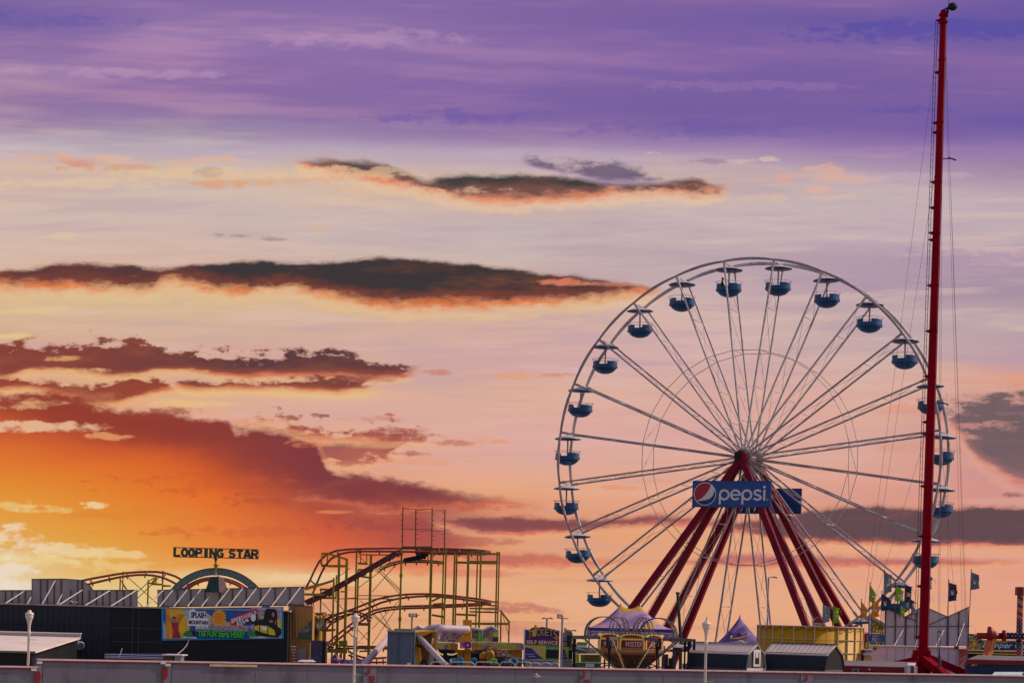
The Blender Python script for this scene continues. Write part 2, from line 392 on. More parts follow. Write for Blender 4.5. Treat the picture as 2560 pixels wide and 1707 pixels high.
cloud([(1205, 364), (1300, 362), (1400, 364), (1470, 380), (1560, 406)], [(1205, 372), (1300, 400), (1400, 418), (1470, 420), (1560, 414)],
      (112, 96, 118), (160, 136, 160), (186, 164, 184), 18, 16, 14, 18, 12, frag=58, under=(134, 112, 138), hal=0.3, toprim=0.0)
for x, y, rx, ry, c, a in [(480, 402, 260, 18, (226, 192, 152), .6), (760, 398, 220, 16, (226, 190, 154), .6), (420, 372, 120, 10, (224, 178, 150), .5), (150, 362, 120, 9, (224, 176, 146), .6), (230, 384, 150, 10, (216, 150, 116), .55),
                           (620, 420, 140, 8, (224, 164, 122), .6), (900, 440, 200, 12, (226, 186, 150), .6), (1750, 455, 220, 12, (220, 186, 166), .5)]:
    puff(x, y, rx, ry, c, a, 1.8)
for x, y, rx, ry, c, a in [(120, 50, 300, 16, (106, 90, 165), .6), (1080, 272, 230, 18, (114, 92, 165), .65), (2120, 74, 340, 30, (88, 78, 164), .7), (1620, 300, 300, 22, (112, 92, 164), .5), (300, 170, 260, 14, (184, 150, 184), .5), (860, 90, 240, 24, (180, 144, 184), .5),
                           (1750, 200, 300, 14, (150, 114, 172), .5), (2080, 255, 120, 9, (96, 84, 164), .6), (2250, 590, 220, 26, (174, 142, 170), .5), (1950, 640, 260, 18, (178, 152, 172), .5)]:
    puff(x, y, rx, ry, c, a, 1.5)
for x, y, rx, ry, c, a in [(2290, 868, 90, 12, (226, 156, 124), .7), (2330, 1135, 40, 8, (126, 92, 100), .7), (1230, 1400, 110, 10, (184, 104, 104), .7), (1180, 1388, 60, 8, (196, 112, 104), .6),
                           (1400, 1332, 160, 8, (226, 150, 112), .5), (1100, 1318, 150, 10, (216, 122, 96), .6), (2080, 940, 60, 16, (222, 150, 120), .5), (2100, 1030, 110, 10, (222, 150, 120), .55),
                           (1430, 1120, 60, 6, (226, 144, 104), .6), (1500, 1105, 60, 5, (228, 150, 110), .4)]:
    puff(x, y, rx, ry, c, a, 1.4)

# the heavens, assembled region by region so that each direction evaluates only its own clouds
def back_sky():
    nish = N.new('ShaderNodeTexSky')
    nish.sky_type = 'NISHITA'
    nish.sun_disc = False
    nish.sun_elevation = SUN_EL
    nish.sun_rotation = SUN_AZ
    nmul = N.new('ShaderNodeMix'); nmul.data_type = 'RGBA'; nmul.blend_type = 'MULTIPLY'
    nmul.inputs[0].default_value = 1.0
    L.new(nish.outputs[0], nmul.inputs[6])
    nmul.inputs[7].default_value = (0.150, 0.112, 0.108, 1.0)
    return nmul.outputs[2]


def bgnode(c):
    n = N.new('ShaderNodeBackground'); L.new(c, n.inputs[0]); n.inputs[1].default_value = 1.0
    return n.outputs[0]


def mixsh(f, a, b):
    n = N.new('ShaderNodeMixShader'); L.new(f, n.inputs[0]); L.new(a, n.inputs[1]); L.new(b, n.inputs[2])
    return n.outputs[0]


SHARED = [u0, v0, u, VN, U, nA, nB, nC, nD, nF]


def region(x0, x1, y0, y1):
    global u0, v0, u, VN, U, nA, nB, nC, nD, nF
    g = Group('sky region', [('s%d' % i, FL) for i in range(10)], [('col', CO)])
    with g:
        u0, v0, u, VN, U, nA, nB, nC, nD, nF = list(g.i.outputs)[:10]
        col = base_sky(x0, x1, y0, y1)
        for bb, f in FEATS:
            if bb[0] < x1 and bb[1] > x0 and bb[2] < y1 and bb[3] > y0:
                col = f(col)
        L.new(col, g.o.inputs[0])
    u0, v0, u, VN, U, nA, nB, nC, nD, nF = SHARED
    return bgnode(use(g, *SHARED))


YB = [-9999, 330, 500, 575, 770, 960, 1150, 9999]
XB = [-9999, 620, 1270, 9999]


def split_x(i, y0, y1):
    if i == len(XB) - 2:
        return region(XB[i], XB[i + 1], y0, y1)
    return mixsh(M('GREATER_THAN', u0, float(XB[i + 1])), region(XB[i], XB[i + 1], y0, y1), split_x(i + 1, y0, y1))


def split_y(i):
    if i == len(YB) - 2:
        return split_x(0, YB[i], YB[i + 1])
    return mixsh(M('GREATER_THAN', v0, float(YB[i + 1])), split_x(0, YB[i], YB[i + 1]), split_y(i + 1))


front = mul(step(dy_, 0.42, 0.78), step(dz_, -0.12, -0.02))
wo = N.new('ShaderNodeOutputWorld')
L.new(mixsh(front, bgnode(back_sky()), split_y(0)), wo.inputs[0])
world.cycles.sampling_method = 'MANUAL'
world.cycles.sample_map_resolution = 256

sun_d = bpy.data.lights.new('sun', 'SUN')
sun_d.energy = 2.5
sun_d.angle = R(0.6)
sun_d.color = (1.0, 0.83, 0.68)
sun = bpy.data.objects.new('sun', sun_d)
COL.objects.link(sun)
to_sun = Vector((math.sin(SUN_AZ) * math.cos(SUN_EL), math.cos(SUN_AZ) * math.cos(SUN_EL), math.sin(SUN_EL)))
sun.rotation_euler = to_sun.to_track_quat('Z', 'Y').to_euler()
sun.location = (60, 20, 80)

# ------------------------------------------------------------------ materials
def paint(name, rgb, rough=0.5, var=0.16, scale=1.2, metal=0.0, bump=0.0, stretch=(1, 1, 1), dirt=None, spec=0.4):
    """painted / weathered surface: base colour broken up by two noises"""
    m = bpy.data.materials.new(name); m.use_nodes = True
    t = m.node_tree; b = t.nodes['Principled BSDF']
    tcn = t.nodes.new('ShaderNodeTexCoord'); mp = t.nodes.new('ShaderNodeMapping')
    mp.inputs['Scale'].default_value = stretch
    t.links.new(tcn.outputs['Object'], mp.inputs['Vector'])
    n1 = t.nodes.new('ShaderNodeTexNoise'); n1.inputs['Scale'].default_value = scale; n1.inputs['Detail'].default_value = 6
    n1.inputs['Roughness'].default_value = 0.65
    t.links.new(mp.outputs[0], n1.inputs['Vector'])
    r = t.nodes.new('ShaderNodeValToRGB')
    c = srgb(rgb)
    d = srgb(dirt) if dirt else (c[0] * (1 - var * 2.2), c[1] * (1 - var * 2.2), c[2] * (1 - var * 2.2), 1)
    l_ = (min(1, c[0] * (1 + var)), min(1, c[1] * (1 + var)), min(1, c[2] * (1 + var)), 1)
    r.color_ramp.elements[0].position = 0.28; r.color_ramp.elements[0].color = d
    r.color_ramp.elements[1].position = 0.72; r.color_ramp.elements[1].color = l_
    e = r.color_ramp.elements.new(0.46); e.color = c
    t.links.new(n1.outputs['Fac'], r.inputs[0])
    t.links.new(r.outputs[0], b.inputs['Base Color'])
    b.inputs['Metallic'].default_value = metal
    b.inputs['Specular IOR Level'].default_value = spec
    mr = t.nodes.new('ShaderNodeMapRange')
    mr.inputs[3].default_value = max(0.05, rough - 0.12); mr.inputs[4].default_value = min(1, rough + 0.15)
    t.links.new(n1.outputs['Fac'], mr.inputs[0]); t.links.new(mr.outputs[0], b.inputs['Roughness'])
    if bump:
        n2 = t.nodes.new('ShaderNodeTexNoise'); n2.inputs['Scale'].default_value = scale * 8
        t.links.new(mp.outputs[0], n2.inputs['Vector'])
        bm_ = t.nodes.new('ShaderNodeBump'); bm_.inputs['Strength'].default_value = bump; bm_.inputs['Distance'].default_value = 0.05
        t.links.new(n2.outputs['Fac'], bm_.inputs['Height']); t.links.new(bm_.outputs[0], b.inputs['Normal'])
    return m


def patches(name, cols, scale=2.0, rough=0.6, stretch=(1, 1, 1), hard=True):
    """painted artwork: hard-edged patches of several colours"""
    m = bpy.data.materials.new(name); m.use_nodes = True
    t = m.node_tree; b = t.nodes['Principled BSDF']
    tcn = t.nodes.new('ShaderNodeTexCoord'); mp = t.nodes.new('ShaderNodeMapping'); mp.inputs['Scale'].default_value = stretch
    t.links.new(tcn.outputs['Object'], mp.inputs['Vector'])
    n1 = t.nodes.new('ShaderNodeTexNoise'); n1.inputs['Scale'].default_value = scale; n1.inputs['Detail'].default_value = 2
    n1.inputs['Distortion'].default_value = 1.2
    t.links.new(mp.outputs[0], n1.inputs['Vector'])
    r = t.nodes.new('ShaderNodeValToRGB'); r.color_ramp.interpolation = 'CONSTANT' if hard else 'LINEAR'
    n = len(cols)
    for i, c in enumerate(cols):
        p = 0.0 if i == 0 else 0.34 + 0.32 * (i / n)
        e = r.color_ramp.elements[0] if i == 0 else (r.color_ramp.elements[1] if i == 1 else r.color_ramp.elements.new(p))
        e.position = p; e.color = srgb(c)
    t.links.new(n1.outputs['Fac'], r.inputs[0]); t.links.new(r.outputs[0], b.inputs['Base Color'])
    b.inputs['Roughness'].default_value = rough
    return m


def ribbed(name, rgb, rough=0.5, pitch=0.25, axis=0, depth=0.03, var=0.12, dark=0.55):
    """corrugated sheet: stripes of relief along one axis"""
    m = paint(name, rgb, rough, var, 0.8)
    t = m.node_tree; b = t.nodes['Principled BSDF']
    tcn = t.nodes.new('ShaderNodeTexCoord'); sp = t.nodes.new('ShaderNodeSeparateXYZ')
    t.links.new(tcn.outputs['Object'], sp.inputs[0])
    mm = t.nodes.new('ShaderNodeMath'); mm.operation = 'MULTIPLY'; mm.inputs[1].default_value = 2 * math.pi / pitch
    t.links.new(sp.outputs[axis], mm.inputs[0])
    s = t.nodes.new('ShaderNodeMath'); s.operation = 'SINE'; t.links.new(mm.outputs[0], s.inputs[0])
    mr = t.nodes.new('ShaderNodeMapRange'); mr.inputs[1].default_value = 0.2; mr.inputs[2].default_value = 0.9
    t.links.new(s.outputs[0], mr.inputs[0])
    bp = t.nodes.new('ShaderNodeBump'); bp.inputs['Strength'].default_value = 1.0; bp.inputs['Distance'].default_value = depth
    t.links.new(mr.outputs[0], bp.inputs['Height']); t.links.new(bp.outputs[0], b.inputs['Normal'])
    return m


# ------------------------------------------------------------------ mesh helpers
OFF = {}


class MB:
    def __init__(self):
        self.v = []; self.f = []

    def add(self, vs, fs):
        o = len(self.v)
        self.v += [Vector(p) for p in vs]
        self.f += [[i + o for i in f] for f in fs]

    def hexa(self, p):
        self.add(p, [[0, 3, 2, 1], [4, 5, 6, 7], [0, 1, 5, 4], [1, 2, 6, 5], [2, 3, 7, 6], [3, 0, 4, 7]])

    def box(self, x0, x1, y0, y1, z0, z1):
        self.hexa([(x0, y0, z0), (x1, y0, z0), (x1, y1, z0), (x0, y1, z0), (x0, y0, z1), (x1, y0, z1), (x1, y1, z1), (x0, y1, z1)])

    def bar(self, a, b, w, h=None, side=None):
        """rectangular bar from a to b; w across 'side', h across the other way"""
        a, b = Vector(a), Vector(b); h = h or w
        d = (b - a).normalized()
        s = Vector(side) if side is not None else (Vector((0, 1, 0)) if abs(d.y) < 0.9 else Vector((1, 0, 0)))
        s = (s - d * s.dot(d)).normalized(); t = d.cross(s)
        p = []
        for q in (a, b):
            for i, j in ((-1, -1), (1, -1), (1, 1), (-1, 1)):
                p.append(q + s * (i * w / 2) + t * (j * h / 2))
        self.hexa(p)

    def tube(self, pts, r, seg=8, closed=False):
        pts = [Vector(p) for p in pts]
        n = len(pts)
        if n < 2:
            return
        rr = r if isinstance(r, (list, tuple)) else [r] * n
        vs, fs = [], []
        ref = None
        for i, p in enumerate(pts):
            if closed:
                d = pts[(i + 1) % n] - pts[i - 1]
            else:
                d = pts[min(i + 1, n - 1)] - pts[max(i - 1, 0)]
            d.normalize()
            if ref is None:
                ref = Vector((0, 0, 1)) if abs(d.z) < 0.9 else Vector((1, 0, 0))
            s = ref - d * ref.dot(d)
            if s.length < 1e-6:
                s = d.orthogonal()
            s.normalize(); t = d.cross(s); ref = s
            for k in range(seg):
                a = 2 * math.pi * k / seg
                vs.append(p + (s * math.cos(a) + t * math.sin(a)) * rr[i])
        m = n if closed else n - 1
        for i in range(m):
            for k in range(seg):
                a, b = i * seg + k, i * seg + (k + 1) % seg
                c, d2 = ((i + 1) % n) * seg + (k + 1) % seg, ((i + 1) % n) * seg + k
                fs.append([a, b, c, d2])
        if not closed:
            fs.append(list(range(seg))[::-1]); fs.append([(n - 1) * seg + k for k in range(seg)])
        self.add(vs, fs)

    def lathe(self, c, prof, seg=24, axis=None, a0=0.0, a1=2 * math.pi):
        """revolve (radius, height) pairs about the vertical through c"""
        c = Vector(c); vs, fs = [], []
        full = abs(a1 - a0 - 2 * math.pi) < 1e-6
        ns = seg if full else seg + 1
        for r, z in prof:
            for k in range(ns):
                a = a0 + (a1 - a0) * k / seg
                vs.append(c + Vector((r * math.cos(a), r * math.sin(a), z)))
        for i in range(len(prof) - 1):
            for k in range(seg):
                k2 = (k + 1) % ns
                fs.append([i * ns + k, i * ns + k2, (i + 1) * ns + k2, (i + 1) * ns + k])
        self.add(vs, fs)

    def ball(self, c, rx, ry=None, rz=None, seg=12, rings=8):
        ry = ry or rx; rz = rz or rx; c = Vector(c); vs, fs = [], []
        for i in range(rings + 1):
            th = math.pi * i / rings
            for k in range(seg):
                a = 2 * math.pi * k / seg
                vs.append(c + Vector((rx * math.sin(th) * math.cos(a), ry * math.sin(th) * math.sin(a), rz * math.cos(th))))
        for i in range(rings):
            for k in range(seg):
                fs.append([i * seg + k, (i + 1) * seg + k, (i + 1) * seg + (k + 1) % seg, i * seg + (k + 1) % seg])
        self.add(vs, fs)

    def build(self, name, mat, parent=None, smooth=False, bevel=0.0):
        me = bpy.data.meshes.new(name)
        off = OFF.get(parent.name, Vector()) if parent else Vector()
        me.from_pydata([p - off for p in self.v], [], self.f)
        me.update()
        bm_ = bmesh.new(); bm_.from_mesh(me)
        bmesh.ops.remove_doubles(bm_, verts=bm_.verts, dist=1e-5)
        bmesh.ops.recalc_face_normals(bm_, faces=bm_.faces)
        bm_.to_mesh(me); bm_.free()
        o = bpy.data.objects.new(name, me); COL.objects.link(o)
        me.materials.append(mat)
        if smooth:
            for p in me.polygons:
                p.use_smooth = True
        if bevel:
            md = o.modifiers.new('bevel', 'BEVEL'); md.width = bevel; md.segments = 2; md.limit_method = 'ANGLE'
        if parent:
            o.parent = parent
            OFF[o.name] = off
        return o


def tag(o, label, cat, group=None):
    o['label'] = label; o['category'] = cat
    if group:
        o['group'] = group
    return o


def thing(name, label, cat, loc, group=None):
    o = bpy.data.objects.new(name, None); COL.objects.link(o)
    o.empty_display_size = 0.3
    o.location = loc; OFF[o.name] = Vector(loc)
    return tag(o, label, cat, group)


def copy_thing(root, loc, label):
    r = root.copy(); COL.objects.link(r); r.location = loc; r['label'] = label
    for ch in list(root.children):
        c = ch.copy(); COL.objects.link(c); c.parent = r
        for g in list(ch.children):
            d = g.copy(); COL.objects.link(d); d.parent = c
    return r


class Plane:
    """an upright plane: pixels of the photograph or metres on it -> world points"""
    def __init__(self, O, yaw=0.0):
        self.O = Vector(O); self.X = Vector((math.cos(yaw), math.sin(yaw), 0)); self.N = Vector((math.sin(yaw), -math.cos(yaw), 0)); self.Z = Vector((0, 0, 1))

    def px(self, x, y):
        c = Vector((0, 0, EYE)); d = P(x, y, 1.0) - c
        k = (self.O - c).dot(self.N) / d.dot(self.N)
        q = c + d * k - self.O
        return (q.dot(self.X), q.z)

    def w(self, p, d=0.0):
        return self.O + self.X * p[0] + self.Z * p[1] + self.N * d

    def poly(self, mb, pts, d0, d1):
        """extrude a polygon given in plane metres from depth d0 to d1 (towards the viewer)"""
        n = len(pts)
        vs = [self.w(p, d0) for p in pts] + [self.w(p, d1) for p in pts]
        fs = [list(range(n)), list(range(n, 2 * n))[::-1]] + [[i, (i + 1) % n, n + (i + 1) % n, n + i] for i in range(n)]
        mb.add(vs, fs)

    def ppoly(self, mb, pts, d0, d1):
        self.poly(mb, [self.px(*p) for p in pts], d0, d1)

    def rect(self, mb, x0, y0, x1, y1, d0, d1):
        """pixel rectangle kept upright in the world"""
        a = self.px(x0, (y0 + y1) / 2)[0]; b = self.px(x1, (y0 + y1) / 2)[0]
        t = self.px((x0 + x1) / 2, y0)[1]; u_ = self.px((x0 + x1) / 2, y1)[1]
        self.poly(mb, [(a, u_), (b, u_), (b, t), (a, t)], d0, d1)

    def disc(self, mb, c, rx, rz, d0, d1, n=24, a0=0, a1=2 * math.pi):
        self.poly(mb, [(c[0] + rx * math.cos(a0 + (a1 - a0) * k / n), c[1] + rz * math.sin(a0 + (a1 - a0) * k / n)) for k in range(n if abs(a1 - a0 - 2 * math.pi) < 1e-6 else n + 1)], d0, d1)

    def ribbon(self, mb, pts, w, d0, d1, closed=False):
        """a flat stroke along a polyline"""
        n = len(pts); L_, R_ = [], []
        for i, p in enumerate(pts):
            q0 = pts[i - 1] if (i or closed) else p
            q1 = pts[(i + 1) % n] if (i < n - 1 or closed) else p
            dx, dz = q1[0] - q0[0], q1[1] - q0[1]
            l_ = math.hypot(dx, dz) or 1.0
            nx, nz = -dz / l_ * w / 2, dx / l_ * w / 2
            L_.append((p[0] + nx, p[1] + nz)); R_.append((p[0] - nx, p[1] - nz))
        m = n if closed else n - 1
        for i in range(m):
            j = (i + 1) % n
            self.poly(mb, [R_[i], R_[j], L_[j], L_[i]], d0, d1)

    def text(self, mb, s, box, d0, depth=0.02, bold=0.02, shear=0.0):
        """lettering fitted into a pixel box (x0, y0, x1, y1)"""
        a = self.px(box[0], (box[1] + box[3]) / 2)[0]; b = self.px(box[2], (box[1] + box[3]) / 2)[0]
        t = self.px((box[0] + box[2]) / 2, box[1])[1]; u_ = self.px((box[0] + box[2]) / 2, box[3])[1]
        self.textm(mb, s, (a, u_, b, t), d0, depth, bold, shear)

    def textm(self, mb, s, box, d0, depth=0.02, bold=0.02, shear=0.0):
        vs, fs = text_mesh(s, bold, shear)
        x0, x1 = min(v_[0] for v_ in vs), max(v_[0] for v_ in vs); z0, z1 = min(v_[1] for v_ in vs), max(v_[1] for v_ in vs)
        sx_, sz_ = (box[2] - box[0]) / (x1 - x0), (box[3] - box[1]) / (z1 - z0)
        mb.add([self.w((box[0] + (v_[0] - x0) * sx_, box[1] + (v_[1] - z0) * sz_), d0 + (depth if v_[2] > 0 else 0)) for v_ in vs], fs)


TEXTS = {}


def text_mesh(s, bold, shear):
    k = (s, bold, shear)
    if k not in TEXTS:
        cu = bpy.data.curves.new('lettering', 'FONT'); cu.body = s; cu.size = 1.0
        cu.extrude = 0.5; cu.offset = bold; cu.shear = shear; cu.resolution_u = 3
        o = bpy.data.objects.new('lettering', cu); COL.objects.link(o)
        bpy.context.view_layer.update()
        me = bpy.data.meshes.new_from_object(o.evaluated_get(bpy.context.evaluated_depsgraph_get()))
        TEXTS[k] = ([tuple(v_.co) for v_ in me.vertices], [list(p.vertices) for p in me.polygons])
        bpy.data.objects.remove(o); bpy.data.meshes.remove(me); bpy.data.curves.remove(cu)
    return TEXTS[k]


def ztab(ox, oy, k):
    return lambda x, y: (ox + k * x, oy + k * y)


z1 = ztab(0, 1340, .23411); z2 = ztab(380, 1340, .23411); z3 = ztab(740, 1240, .29785); z4 = ztab(940, 1520, .16156)
z5 = ztab(1280, 1500, .19558); z6 = ztab(1700, 1420, .18306); z7 = ztab(2100, 1380, .20852)


def W(z, x, y, Y):
    return P(*z(x, y), Y)


def boxpx(mb, x0, x1, yt, Y, depth, yb=None, z0=0.0):
    """a block whose front face is at depth Y"""
    xa, xb = P(x0, (yt + 1650) / 2, Y).x, P(x1, (yt + 1650) / 2, Y).x
    zt = P((x0 + x1) / 2, yt, Y).z
    zb = P((x0 + x1) / 2, yb, Y).z if yb is not None else z0
    mb.box(xa, xb, Y * DS, Y * DS + depth, zb, zt)


def smooth_path(pts, n=6):
    """Catmull-Rom through points"""
    pts = [Vector(p) for p in pts]; out = []
    for i in range(len(pts) - 1):
        p0, p1, p2, p3 = pts[max(i - 1, 0)], pts[i], pts[i + 1], pts[min(i + 2, len(pts) - 1)]
        for k in range(n):
            t = k / n
            out.append(0.5 * ((2 * p1) + (p2 - p0) * t + (2 * p0 - 5 * p1 + 4 * p2 - p3) * t * t + (3 * p1 - p0 - 3 * p2 + p3) * t ** 3))
    out.append(pts[-1])
    return out


def resample(pts, n):
    L_ = [0.0]
    for a, b in zip(pts, pts[1:]):
        L_.append(L_[-1] + (b - a).length)
    out = []
    j = 0
    for k in range(n):
        s = L_[-1] * k / (n - 1)
        while j < len(L_) - 2 and L_[j + 1] < s:
            j += 1
        t = (s - L_[j]) / max(1e-9, L_[j + 1] - L_[j])
        out.append(pts[j].lerp(pts[j + 1], t))
    return out

# ------------------------------------------------------------------ palette
m_concrete = paint('concrete', (120, 112, 104), 0.85, 0.2, 0.6, bump=0.3)
m_wallgrey = paint('grey wall paint', (116, 110, 120), 0.7, 0.2, 0.7, stretch=(1, 1, .35), bump=0.1, dirt=(80, 72, 76))
m_wallpil = paint('grey pilaster paint', (124, 118, 126), 0.7, 0.12, 0.8)
m_red = paint('red trim paint', (150, 28, 38), 0.45, 0.18, 2.0)
m_redletter = paint('red letter paint', (150, 22, 34), 0.5, 0.1, 3.0)
m_whitecap = paint('white trim paint', (226, 214, 206), 0.55, 0.12, 2.5)
m_lit = paint('glowing bulbs', (240, 206, 120), .3, .02)
m_lit.node_tree.nodes['Principled BSDF'].inputs['Emission Color'].default_value = (1.0, .8, .5, 1)
m_lit.node_tree.nodes['Principled BSDF'].inputs['Emission Strength'].default_value = .22
m_coping = paint('pale coping', (224, 196, 190), 0.6, 0.16, 3.0)
m_lamp = paint('cream lamp post paint', (234, 214, 200), 0.45, 0.08, 1.5)
m_globe = paint('opal lamp globe', (240, 216, 196), 0.3, 0.05, 1.5)
m_black = paint('black painted wall', (15, 16, 21), 0.6, 0.5, 0.35, stretch=(1, 1, 0.5), bump=0.15)
m_slate = paint('slate blue wall', (31, 35, 48), 0.6, 0.35, 0.4, stretch=(1, 1, 0.5), bump=0.15)
m_roofedge = paint('weathered roof edge', (170, 150, 140), 0.8, 0.3, 1.0)
m_panel = paint('grey back of screen panel', (160, 152, 150), 0.7, 0.24, 0.55, stretch=(1, 1, 0.6))
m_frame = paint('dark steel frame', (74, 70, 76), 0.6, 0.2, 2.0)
m_strut = paint('pale steel strut', (206, 196, 190), 0.5, 0.14, 2.0)
m_whiteroof = paint('white roof membrane', (236, 216, 200), 0.65, 0.12, 0.5)
m_dark = paint('near black paint', (22, 22, 28), 0.7, 0.3, 1.0)  # near-black paint shared by openings, hoses, backdrops and fittings
m_galv = paint('galvanised metal', (150, 148, 156), 0.45, 0.2, 2.0, metal=0.4)
m_white = paint('white paint', (222, 214, 214), 0.5, 0.1, 1.5)

# ------------------------------------------------------------------ ground and water
mb = MB(); mb.box(-400, 400, -120, 246, -3.0, 0.0)
g_ = mb.build('ground', m_concrete); g_['kind'] = 'structure'
m_water = bpy.data.materials.new('bay water'); m_water.use_nodes = True
t = m_water.node_tree; b = t.nodes['Principled BSDF']
b.inputs['Metallic'].default_value = 0.7; b.inputs['Base Color'].default_value = (0.6, 0.6, 0.62, 1); b.inputs['Roughness'].default_value = 0.03; b.inputs['IOR'].default_value = 1.33
nz = t.nodes.new('ShaderNodeTexNoise'); nz.inputs['Scale'].default_value = 0.35; nz.inputs['Detail'].default_value = 4
tcw = t.nodes.new('ShaderNodeTexCoord'); t.links.new(tcw.outputs['Object'], nz.inputs['Vector'])
bp = t.nodes.new('ShaderNodeBump'); bp.inputs['Strength'].default_value = 0.02; bp.inputs['Distance'].default_value = 0.02
t.links.new(nz.outputs['Fac'], bp.inputs['Height']); t.links.new(bp.outputs[0], b.inputs['Normal'])
mb = MB(); mb.add([(-14000, 240, -1.2), (14000, 240, -1.2), (14000, 16000, -1.2), (-14000, 16000, -1.2)], [[0, 1, 2, 3]])
w_ = mb.build('water', m_water); w_['kind'] = 'structure'

# ------------------------------------------------------------------ the long grey wall in front
A_, B_ = P(470, 1652, 78), P(2560, 1687, 92.6)
wyaw = math.atan2(B_.y - A_.y, B_.x - A_.x)
wp = Plane((A_.x, A_.y, 0), wyaw)
wall = thing('boundary_wall', 'long low grey wall with pale red-edged coping across the whole foreground', 'wall', (A_.x, A_.y, 0))


def wx(x, y=1680):
    return wp.px(x, y)[0]


secs = [(-260, 95, wp.px(45, 1664)[1]), (95, 420, wp.px(255, 1648.5)[1]), (420, 2820, wp.px(470, 1652)[1])]
for x0, x1, z in secs:
    a, c = wx(x0), wx(x1)
    mb = MB(); wp.poly(mb, [(a, 0), (c, 0), (c, z - .12), (a, z - .12)], -.25, 0)
    mb.build('wall_panel', m_wallgrey, wall)
    mb = MB(); wp.poly(mb, [(a, z - .06), (c, z - .06), (c, z), (a, z)], -.32, .07)
    mb.build('coping', m_coping, wall)
    mb = MB(); wp.poly(mb, [(a, z - .12), (c, z - .12), (c, z - .06), (a, z - .06)], -.29, .04)
    mb.build('red_edging', m_red, wall)
for x0, x1, i in [(88, 104, 1), (408, 427, 1), (908, 941, 2), (1449, 1477, 2), (2002, 2033, 2)]:
    a, c = wx(x0), wx(x1); z = secs[i][2]
    mb = MB(); wp.poly(mb, [(a, 0), (c, 0), (c, z - .13), (a, z - .13)], 0.002, .035)
    pil = mb.build('pilaster', m_wallpil, wall)
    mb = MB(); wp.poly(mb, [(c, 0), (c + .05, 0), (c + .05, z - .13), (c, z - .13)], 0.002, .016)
    mb.build('joint_batten', m_frame, wall)  # thin dark vertical line along the pilaster's right edge
# red ovals and serif initials on the pilasters
for x, y in [(94, 1692), (412, 1682)]:
    mb = MB(); wp.disc(mb, wp.px(x, y), .12, .27, .036, .05)
    mb.build('red_oval', m_redletter, wall)


def serif_J(mb, x, y, s):
    q = wp.px(x, y)
    f = lambda pts: [(q[0] + px_ * s, q[1] + pz * s) for px_, pz in pts]
    wp.poly(mb, f([(-.12, .5), (.42, .5), (.42, .36), (-.12, .36)]), .036, .06)
    wp.ribbon(mb, f([(.2, .37), (.2, -.2), (.14, -.36), (-.02, -.44), (-.18, -.38), (-.22, -.24)]), .2 * s, .036, .06)
    wp.disc(mb, f([(-.2, -.24)])[0], .13 * s, .13 * s, .036, .062, 12)


def serif_R(mb, x, y, s):
    q = wp.px(x, y)
    f = lambda pts: [(q[0] + px_ * s, q[1] + pz * s) for px_, pz in pts]
    wp.poly(mb, f([(-.42, .5), (.1, .5), (.1, .38), (-.42, .38)]), .036, .06)
    wp.poly(mb, f([(-.3, .38), (-.08, .38), (-.08, -.5), (-.3, -.5)]), .036, .06)
    wp.ribbon(mb, f([(-.1, .44), (.12, .44), (.26, .34), (.28, .2), (.2, .06), (.04, .02), (-.1, .02)]), .15 * s, .036, .062)
    wp.ribbon(mb, f([(.0, .02), (.16, -.14), (.26, -.5)]), .17 * s, .036, .062)
    wp.poly(mb, f([(-.42, -.38), (.0, -.38), (.0, -.5), (-.42, -.5)]), .036, .06)


for x, y, x2, y2 in [(919, 1674.5, 929, 1699), (1456.5, 1684.5, 1467, 1709), (2013, 1692.5, 2023, 1717)]:
    mb = MB(); serif_J(mb, x, y, .36); mb.build('letter', m_redletter, wall)
    mb = MB(); serif_R(mb, x2, y2, .38); mb.build('letter', m_redletter, wall)
for x, y, i in [(98, 1655, 1), (84, 1673, 0), (407, 1656, 1), (419, 1661, 2)]:
    q = wp.px(x, y); mb = MB()
    wp.poly(mb, [(q[0] - .11, q[1] - .05), (q[0] + .11, q[1] - .05), (q[0] + .11, q[1] + .05), (q[0] - .11, q[1] + .05)], .037, .08)
    mb.build('white_block', m_whitecap, wall)
m_wood = paint('bare timber', (214, 178, 140), .8, .2, 2.0)
mb = MB(); q0, q1 = wp.px(523, 1657), wp.px(642, 1664); z = secs[2][2]
wp.poly(mb, [(q0[0], z - .2), (q1[0], z - .2), (q1[0], z - .1), (q0[0], z - .1)], .042, .07)
mb.build('timber_patch', m_wood, wall)
mb = MB()
for x in (1145, 1290, 1660, 1850, 2190, 2380, 640, 770):
    q = wx(x); wp.poly(mb, [(q, 0), (q + .02, 0), (q + .02, secs[2][2] - .13), (q, secs[2][2] - .13)], .001, .008)
mb.build('panel_joint', m_wallpil, wall)

# ------------------------------------------------------------------ promenade lamps
LAMPS = [(74, 1524, 'cream globe lamp post at the far left before the black building'),
         (889, 1532, 'cream globe lamp post standing before the coaster supports'),
         (1766.5, 1549, 'cream globe lamp post with a spike, standing before the gambrel sheds')]


